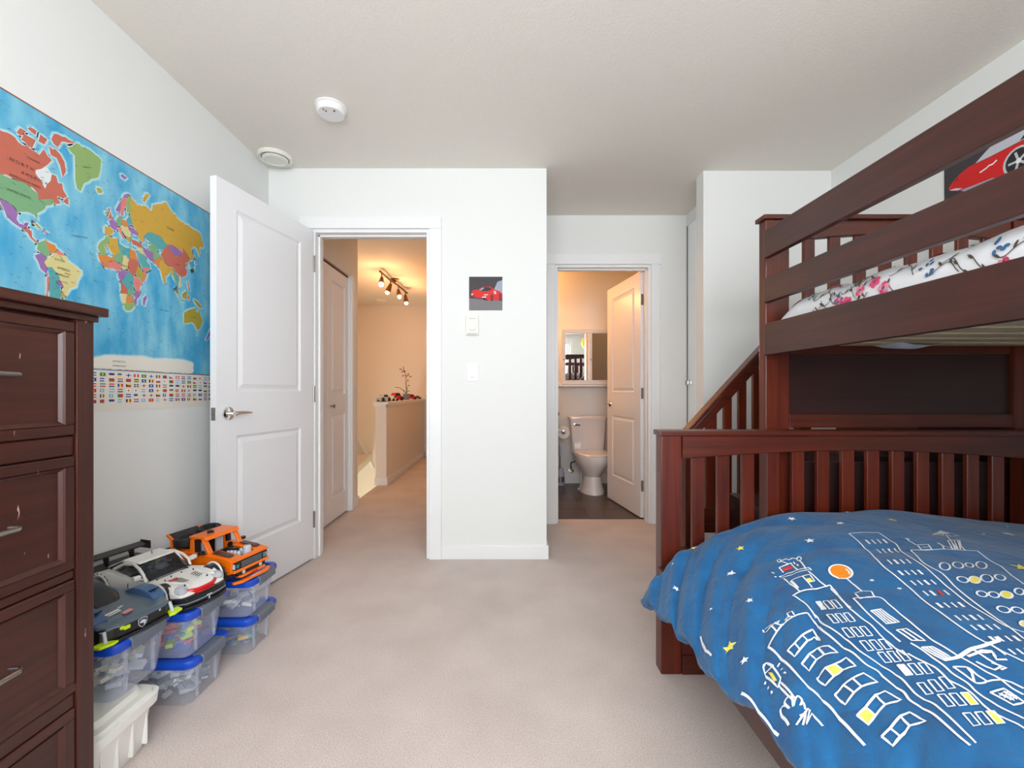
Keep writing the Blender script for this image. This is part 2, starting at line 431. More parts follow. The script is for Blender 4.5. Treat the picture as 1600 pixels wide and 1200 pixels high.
# bathroom shell
struct('wall_bathroom_back', MB().box(-0.30, 1.60, 4.93, 5.03, 0, H), 'wall_paint', label='white wall behind the toilet')
struct('wall_bathroom_left', MB().box(-0.40, -0.30, YB, 5.03, 0, H), 'wall_paint', label='white wall at the vanity side of the bathroom')
struct('wall_bathroom_right', MB().box(1.52, 1.60, YB+0.12, 4.93, 0, H), 'wall_paint', label='white wall behind the bathroom door')
struct('wall_bathroom_front', MB().box(-0.30, 0.156, YB, YB+0.12, 0, H), 'wall_paint', label='white wall beside the bathroom doorway, inner part')
fb = struct('floor_bathroom', MB().box(-0.30, 1.52, YB+0.115, 4.93, -0.12, -0.006), 'grout', label='dark tiled bathroom floor')
ty = YB+0.115; row = 0
while ty < 4.93:
    y1 = min(ty+0.297, 4.928) if row else ty+0.297
    x = -0.30 + (0.39 if row % 2 == 0 else 0.09) - 0.6
    while x < 1.52:
        a, c = max(x, -0.298), min(x+0.597, 1.518)
        if c-a > 0.02 and y1-ty > 0.02:
            MB().box(a, c, ty, y1, -0.006, 0.0).build('tile', 'tile_brown', fb, 0.0012, 1)
        x += 0.60
    ty += 0.30; row += 1

# hall shell
hx = -1.36
b = MB().box(hx-0.10, hx, YA+0.12, 2.905, 0, H).box(hx-0.10, hx, 3.795, 3.97, 0, H).box(hx-0.10, hx, 2.905, 3.795, 2.055, H)
b.box(-2.5, hx-0.10, 3.87, 3.97, 0, H).box(-2.0, -1.9, YA+0.12, 3.87, 0, H).box(-2.0, hx-0.1, YA+0.02, YA+0.12, 0, H)
struct('wall_hall_closet', b, 'wall_hall', label='hall wall around the folding closet doors')
struct('wall_hall_far', MB().box(-2.5, -0.40, 7.0, 7.1, -2.7, H), 'wall_hall', label='warm lit wall at the far end of the hall')
struct('wall_hall_right', MB().box(-0.50, -0.40, YA+0.12, 7.0, 0, H), 'wall_hall', label='right wall of the hall')
b = MB().box(-2.6, -2.5, 3.87, 7.1, -2.7, H).box(-2.5, -1.43, 3.87, 3.97, -2.7, 0).box(-1.43, -1.36, 3.97, 7.0, -2.7, -0.12)
struct('wall_stairwell', b, 'wall_hall', label='cream walls of the stairwell')
struct('floor_stairwell', MB().box(-2.6, -1.36, 3.87, 7.1, -2.8, -2.7), 'carpet', label='carpet at the foot of the stairs')
# sloping stair skirting and a ledge in the stairwell
b = MB().prism([(-2.5, 0.50), (-2.30, 0.20), (-2.20, 0.00), (-2.12, -0.20), (-2.16, -0.20), (-2.24, -0.02), (-2.34, 0.18), (-2.5, 0.44)], 'Y', 6.96, 7.0)
struct('trim_stairwell', b, 'trim_white', label='sloping white stair skirting', bevel=0.004)
struct('trim_stair_ledge', MB().prism([(5.6, -0.16), (7.0, 0.05), (7.0, -0.05), (5.6, -0.26)], 'X', -2.5, -2.16), 'wall_hall', label='sloping cream ledge in the stairwell')
# half wall
hw = MB().box(-1.45, -1.33, 4.82, 7.0, 0, 0.90)
hwo = struct('wall_half', hw, 'wall_hall', label='waist-high wall beside the stairs', bevel=0.003)
MB().box(-1.475, -1.305, 4.79, 7.0, 0.90, 0.93).build('cap', 'trim_white', hwo, 0.004)
MB().box(-1.465, -1.315, 4.805, 4.83, 0.878, 0.90).box(-1.33, -1.315, 4.805, 7.0, 0.878, 0.90).build('moulding', 'trim_white', hwo, 0.003)
MB().box(-1.462, -1.318, 4.808, 4.82, 0, 0.085).box(-1.33, -1.318, 4.82, 7.0, 0, 0.085).build('baseboard', 'trim_white', hwo, 0.003)
struct('trim_hall_far', MB().box(-1.285, -1.19, 6.96, 7.0, 0, 2.05), 'trim_white', label='white casing at the far end of the hall', bevel=0.004)

# door casings, jambs, baseboards
def casing(name, x0, x1, z1, yf, w, hh, lap, label, wall_t=0.12, legs=(True, True)):
    o = thing(name, None, None, ((x0+x1)/2, yf, 0), kind='structure'); o['label'] = label
    if legs[0]: MB().box(x0-w, x0-0.004, yf-0.016, yf, 0, z1+0.004).build('casing_leg', 'trim_white', o, 0.0025)
    if legs[1]: MB().box(x1+0.004, x1+w, yf-0.016, yf, 0, z1+0.004).build('casing_leg', 'trim_white', o, 0.0025)
    MB().box(x0-w-lap, x1+w+lap, yf-0.020, yf, z1+0.004, z1+hh).build('casing_head', 'trim_white', o, 0.0025)
    j = 0.016
    for bx in ((x0, x0+j, yf, yf+wall_t, 0, z1), (x1-j, x1, yf, yf+wall_t, 0, z1), (x0+j, x1-j, yf, yf+wall_t, z1-j, z1)): MB().box(*bx).build('jamb', 'trim_white', o, 0.0015)
    s0, s1 = yf+0.045, yf+0.08
    for bx in ((x0+j, x0+j+0.011, s0, s1, 0, z1-j), (x1-j-0.006, x1-j, s0, s1, 0, z1-j), (x0+j, x1-j, s0, s1, z1-j-0.011, z1-j)): MB().box(*bx).build('door_stop', 'trim_white', o, 0.001)
    return o
casing('trim_hall_door', DX0, DX1, DZ, YA, 0.078, 0.075, 0.0, 'white casing around the hall doorway')
casing('trim_bathroom_door', BX0, BX1, BZ, YB, 0.070, 0.085, 0.012, 'white casing around the bathroom doorway')
MB().box(DX1-0.0175, DX1-0.0155, YA+0.01, YA+0.035, 0.93, 1.0).build('strike_plate', 'steel', bpy.data.objects['trim_hall_door'])
def base(name, mb, label): struct(name, mb, 'trim_white', bevel=0.003, label=label)
base('baseboard_back', MB().box(DX1+0.078, 0.268, YA-0.012, YA, 0, 0.085).box(0.256, 0.268, YA, YB, 0, 0.085).box(XL, DX0-0.078, YA-0.012, YA, 0, 0.085), 'white baseboard of the hall-door wall')
base('baseboard_left', MB().box(XL, XL+0.012, YR, YA-0.012, 0, 0.085), 'white baseboard under the map')
base('baseboard_closet', MB().box(1.238, XR, 2.718, 2.73, 0, 0.085).box(1.238, 1.25, 2.73, 2.83, 0, 0.085), 'white baseboard of the closet wall')
base('baseboard_right', MB().box(XR-0.006, XR, YR, 2.718, 0, 0.085), 'white baseboard beside the bed')
base('baseboard_bathroom', MB().box(BX1+0.07, 1.433, YB-0.012, YB, 0, 0.085), 'white baseboard beside the bathroom door')
base('baseboard_bathroom_inner', MB().box(-0.30, 1.52, 4.918, 4.93, 0, 0.10), 'white baseboard behind the toilet')
base('baseboard_hall', MB().box(hx, hx+0.012, 3.865, 3.982, 0, 0.085).box(hx-0.04, hx+0.012, 3.97, 3.982, 0, 0.085), 'white baseboard at the hall corner')

# ------------------------------------------------------------------ doors
def panel_door(root, w, h, t, panels, m='door_white', z0=0.012):
    """leaf in local x 0..w, y -t..0; recessed frames with raised fields on both faces"""
    rec = 0.009
    mb = MB().box(0, w, -t+rec, -rec, z0, h)
    xs = [0] + sorted({p[0] for p in panels} | {p[1] for p in panels}) + [w]
    for (ya, yb) in ((-rec, 0), (-t, -t+rec)):
        px0, px1 = panels[0][0], panels[0][1]
        mb.box(0, px0, ya, yb, z0, h).box(px1, w, ya, yb, z0, h)
        zs = sorted([(p[2], p[3]) for p in panels]); cur = z0
        for (a, c) in zs: mb.box(px0, px1, ya, yb, cur, a); cur = c
        mb.box(px0, px1, ya, yb, cur, h)
    leaf = mb.build('leaf', m, root)
    for (x0, x1, a, c) in panels:
        for y0, y1 in ((-rec, -0.001), (-t+rec, -t+0.001)):
            # sloped surround and raised field
            MB().frustum(x0+0.016, x1-0.016, a+0.016, c-0.016, 0.022, y0, y1).build('panel', m, root)
            s = 1 if y0 > -t/2 else -1
            f = MB()
            e = 0.012
            yo = y0 + s*(rec); yi = y0
            for q in ([(x0,a),(x1,a),(x1-e,a+e),(x0+e,a+e)], [(x1,a),(x1,c),(x1-e,c-e),(x1-e,a+e)], [(x1,c),(x0,c),(x0+e,c-e),(x1-e,c-e)], [(x0,c),(x0,a),(x0+e,a+e),(x0+e,c-e)]):
                f.add([(q[0][0], yo, q[0][1]), (q[1][0], yo, q[1][1]), (q[2][0], yi+s*0.0004, q[2][1]), (q[3][0], yi+s*0.0004, q[3][1])], [(0,1,2,3)])
            f.build('moulding', m, root)
    return leaf
def lever(root, x, z, t, direction):
    for side, y in ((1, 0.0), (-1, -t)):
        hd = MB()
        hd.lathe([(0.001, side*0.012), (0.022, side*0.011), (0.031, side*0.007), (0.033, side*0.0)], (x, y, z), 'Y', 28)
        hd.lathe([(0.010, side*0.008), (0.009, side*0.040), (0.012, side*0.046), (0.001, side*0.050)], (x, y, z), 'Y', 16)
        L = 0.115*direction; ys = y + side*0.045
        rings = []
        for k in range(9):
            u = k/8; xx = x - 0.01*direction + L*u; hh = 0.010*(1-0.55*u); tt = 0.007*(1-0.4*u)
            rings.append([(xx, ys + tt*math.cos(q) - side*0.006*u*u, z + hh*math.sin(q) + 0.003*math.sin(u*3.1)) for q in [2*math.pi*i/10 for i in range(10)]])
        hd.loft(rings)
        hd.build('lever_handle', 'chrome', root, smooth=True)
def hinges(root, zs, y):
    for z in zs:
        MB().tube([(0.0, y, z-0.05), (0.0, y, z+0.05)], 0.0065, 10).box(-0.001, 0.034, y-0.022, y-0.02, z-0.05, z+0.05).build('hinge', 'steel', root, smooth=True)

d = thing('door_1', None, None, (-1.196, YA-0.012, 0), R(-101.5), world=False, kind='structure'); d['label'] = 'open white two-panel door standing against the map wall'
# local +x runs from the hinge to the free edge, local -y .. 0 is the thickness
panel_door(d, 0.705, 2.045, 0.035, [(0.118, 0.590, 0.27, 0.83), (0.118, 0.590, 1.045, 1.935)])
lever(d, 0.642, 0.94, 0.035, -1)
hinges(d, (0.25, 1.03, 1.84), 0.004)
MB().box(0.7045, 0.7062, -0.029, -0.006, 0.91, 0.97).lathe([(0.006, 0.706), (0.005, 0.714), (0.001, 0.716)], (0, -0.0175, 0.94), 'X', 12).build('latch', 'steel', d)

d = thing('door_2', None, None, (1.106, YB+0.122, 0), R(98.9), world=False, kind='structure'); d['label'] = 'white two-panel bathroom door opened inwards'
panel_door(d, 0.70, 2.035, 0.035, [(0.115, 0.585, 0.25, 0.82), (0.115, 0.585, 1.04, 1.925)])
lever(d, 0.637, 0.93, 0.035, -1)
for z in (0.27, 1.03, 1.80):
    MB().box(-0.0025, 0.0, -0.034, -0.004, z-0.045, z+0.045).tube([(-0.004, -0.040, z-0.048), (-0.004, -0.040, z+0.048)], 0.006, 10).box(-0.012, 0.0, -0.062, -0.040, z-0.045, z+0.045).build('hinge', 'steel', d, 0.0008, 1)

# folding closet doors in the hall
d = thing('door_3', None, None, (hx-0.030, 2.91, 0), 0, kind='structure'); d['label'] = 'white folding closet doors in the hall'
def leaf_mesh(y0, w):
    t, rec = 0.03, 0.010
    xf = hx-0.02
    mb = MB().box(xf-t, xf-rec, y0, y0+w, 0.015, 2.035)
    pan = [(0.20, 0.86), (1.03, 1.93)]; a, c = y0+0.075, y0+w-0.075
    mb.box(xf-rec, xf, y0, a, 0.015, 2.035).box(xf-rec, xf, c, y0+w, 0.015, 2.035)
    cur = 0.015
    for z0, z1 in pan: mb.box(xf-rec, xf, a, c, cur, z0); cur = z1
    mb.box(xf-rec, xf, a, c, cur, 2.035)
    leaf = mb.build('folding_leaf', 'door_white', d)
    for z0, z1 in pan:
        f = MB(); i = 0.026
        f.add([(xf-rec, a+0.012, z0+0.012), (xf-rec, c-0.012, z0+0.012), (xf-rec, c-0.012, z1-0.012), (xf-rec, a+0.012, z1-0.012),
               (xf-0.001, a+0.012+i, z0+0.012+i), (xf-0.001, c-0.012-i, z0+0.012+i), (xf-0.001, c-0.012-i, z1-0.012-i), (xf-0.001, a+0.012+i, z1-0.012-i)],
              [(4,5,6,7),(0,1,5,4),(1,2,6,5),(2,3,7,6),(3,0,4,7)])
        f.build('panel', 'door_white', leaf)
leaf_mesh(2.912, 0.436); leaf_mesh(3.352, 0.436)
MB().lathe([(0.007, 0.0), (0.006, 0.02), (0.014, 0.026), (0.016, 0.034), (0.001, 0.040)], (hx-0.02, 3.40, 0.93), 'X', 16).build('knob', 'steel', d, smooth=True)
MB().box(hx-0.05, hx-0.02, 2.91, 3.79, 2.040, 2.055).build('track', 'bronze', d)
o = thing('trim_folding_door', None, None, (hx, 3.35, 0), kind='structure'); o['label'] = 'white casing around the folding closet doors'
MB().box(hx, hx+0.014, 3.797, 3.86, 0, 2.06).build('casing_leg', 'trim_white', o, 0.002)
MB().box(hx-0.06, hx+0.001, 3.787, 3.797, 0, 2.056).build('jamb', 'trim_white', o)

# mirrored closet door in the alcove
d = thing('door_4', None, None, (1.445, 2.84, 0), kind='structure'); d['label'] = 'mirrored closet door in the alcove'
for y0, y1 in ((2.835, 3.125), (3.129, 3.415)):
    f = MB().box(1.440, 1.458, y0, y1, 0.012, 2.350).build('door_panel', 'trim_white', d)
    MB().box(1.4365, 1.440, y0+0.002, y1-0.002, 0.014, 2.348).build('mirror_pane', 'mirror', f)
MB().box(1.4330, 1.4365, 3.411, 3.4185, 0.012, 2.350).build('edge_channel', 'p_grey', d)
MB().box(1.4330, 1.4365, 3.1235, 3.1305, 0.012, 2.350).build('edge_channel', 'p_silver', d)
MB().box(1.415, 1.4365, 3.375, 3.400, 1.098, 1.132).build('knob', 'steel', d, 0.003)

# ------------------------------------------------------------------ small fittings on walls and ceiling
o = thing('smoke_detector', 'round white smoke detector on the bedroom ceiling', 'smoke detector', (-0.857, 2.12, H))
MB().lathe([(0.074, 0.0), (0.074, -0.006), (0.069, -0.008)], (-0.857, 2.12, H), 'Z', 40).build('base', 'plastic_white', o, smooth=True)
MB().lathe([(0.067, -0.008), (0.067, -0.026), (0.060, -0.036), (0.001, -0.038)], (-0.857, 2.12, H), 'Z', 40).build('cover', 'plastic_white', o, smooth=True)
for dx, dy, r in ((-0.012, -0.030, 0.0035), (0.028, -0.030, 0.004), (-0.020, -0.042, 0.003)):
    MB().lathe([(r, -0.0365), (r, -0.0395), (0.0005, -0.0396)], (-0.857+dx, 2.12+dy, H), 'Z', 12).build('vent_hole', 'hole_dark', o)
def round_vent(loc, r, label):
    o = thing('ceiling_vent', label, 'vent', loc)
    MB().lathe([(r, 0), (r, -0.014), (r*0.93, -0.022), (r*0.80, -0.016), (r*0.78, -0.004)], loc, 'Z', 40).build('ring', 'plastic_cream', o, smooth=True)
    MB().lathe([(r*0.74, -0.016), (r*0.74, -0.024), (r*0.60, -0.030), (r*0.58, -0.027), (0.001, -0.027)], loc, 'Z', 40).build('disc', 'plastic_cream', o, smooth=True)
    MB().lathe([(r*0.30, 0), (r*0.30, -0.020)], loc, 'Z', 16).build('stem', 'hole_dark', o)
    MB().lathe([(r*0.79, -0.0015), (r*0.79, -0.003)], loc, 'Z', 32).build('throat', 'hole_dark', o)
round_vent((-1.365, 2.56, H), 0.094, 'round cream air vent on the bedroom ceiling corner above the open door')
round_vent((-1.92, 6.60, H), 0.10, 'round air vent on the hall ceiling beyond the track light')

cx, z0 = -0.208, 1.396
o = thing('thermostat', 'white wall thermostat with a dial under the small car picture', 'thermostat', (cx, YA, z0))
MB().box(cx-0.040, cx+0.040, YA-0.022, YA, z0, z0+0.124).build('case', 'plastic_cream', o, 0.004)
MB().lathe([(0.024, -0.022), (0.024, -0.030), (0.021, -0.032), (0.001, -0.032)], (cx, YA, z0+0.050), 'Y', 28).build('dial', 'plastic_white', o, smooth=True)
MB().box(cx-0.018, cx+0.022, YA-0.0235, YA-0.022, z0+0.100, z0+0.102).build('scale_mark', 'p_grey', o)
for k in range(5): MB().box(cx-0.026+k*0.012, cx-0.020+k*0.012, YA-0.0232, YA-0.021, z0+0.006, z0+0.010).build('slot', 'hole_dark', o)
cx, z0 = -0.206, 1.108
o = thing('light_switch', 'white rocker light switch beside the hall doorway', 'light switch', (cx, YA, z0))
MB().box(cx-0.036, cx+0.036, YA-0.007, YA, z0, z0+0.116).build('plate', 'plastic_white', o, 0.002)
MB().prism([(YA-0.007, z0+0.024), (YA-0.014, z0+0.026), (YA-0.009, z0+0.090), (YA-0.007, z0+0.090)], 'X', cx-0.017, cx+0.017).build('rocker', 'plastic_white', o, 0.001)
# ------------------------------------------------------------------ duvet surface z(x, y)
_PX = [0.40, 0.48, 0.52, 0.563, 0.62, 0.67, 0.737, 0.84, 0.94, 1.10, 1.25, 1.50, 1.68, 1.86, 2.05]
_PZ = [0.30, 0.345, 0.395, 0.432, 0.472, 0.502, 0.535, 0.577, 0.603, 0.620, 0.626, 0.612, 0.592, 0.580, 0.575]
def _interp(x):
    if x <= _PX[0]: return _PZ[0]
    for i in range(len(_PX)-1):
        if x <= _PX[i+1]:
            t = (x-_PX[i])/(_PX[i+1]-_PX[i])
            h = _PX[i+1]-_PX[i]
            def sl(k):
                if k <= 0 or k >= len(_PX)-1: return 0.5
                return (_PZ[k+1]-_PZ[k-1])/(_PX[k+1]-_PX[k-1])
            m0, m1 = sl(i), sl(i+1)
            return ((2*t**3-3*t*t+1)*_PZ[i] + (t**3-2*t*t+t)*h*m0 + (-2*t**3+3*t*t)*_PZ[i+1] + (t**3-t*t)*h*m1)
    return _PZ[-1]
def _ss(a, b, x):
    t = min(1, max(0, (x-a)/(b-a))); return t*t*(3-2*t)
def hem_x(y):
    return 0.500 + 0.008*math.sin(9*y+1.0) + 0.005*math.sin(23*y) - 0.022*_ss(1.25, 1.45, y) + 0.02*_ss(1.52, 1.58, y)
def duvet_z(x, y):
    z = _interp(x)
    side = 1-_ss(0.50, 0.85, x)
    # hem lifted a little along the open side, drooping at the far corner
    z += 0.020*side*(1-_ss(1.0, 1.35, y)) - 0.030*side*_ss(1.30, 1.50, y)*(1-_ss(0.5, 0.62, x))
    # folds fanning down the open side: rounded ridges with sharper valleys
    sd = 1-_ss(0.52, 0.98, x)
    v = y + 0.547*math.exp(-(x-0.5)/0.232) + 0.02*math.sin(6*x+5*y)
    f1 = abs(math.sin(19*v + 0.9*math.sin(5*y)))
    f2 = abs(math.sin(37*v - 3*x + 1.0*math.sin(8*x+2*y)))
    z += (0.026*(f1**0.75-0.62) + 0.011*(f2**0.8-0.6))*sd*(0.45+0.55*_ss(0.70, 1.15, y))
    # diagonal creases near the far left shoulder
    c1 = abs(math.sin(17*(y*0.80 + x*0.60) + 1.6*math.sin(4*x)))
    z += 0.010*(c1**0.7-0.6)*_ss(0.85, 1.2, y)*(1-_ss(0.85, 1.35, x))*_ss(0.55, 0.7, x)
    # long soft creases over the top
    c2 = abs(math.sin(9*(y - 0.75*x) + 0.8*math.sin(5*y)))
    z += 0.007*(c2**0.8-0.6)*_ss(0.75, 1.0, x)
    # gentle quilting everywhere
    z += 0.005*math.sin(7.3*x+1.0)*math.sin(6.1*y+0.5) + 0.0022*math.sin(19*x+13*y) + 0.0016*math.sin(27*y-17*x+1.4)
    # far edge rolls down
    z -= 0.05*_ss(1.50, 1.585, y)**2
    return z
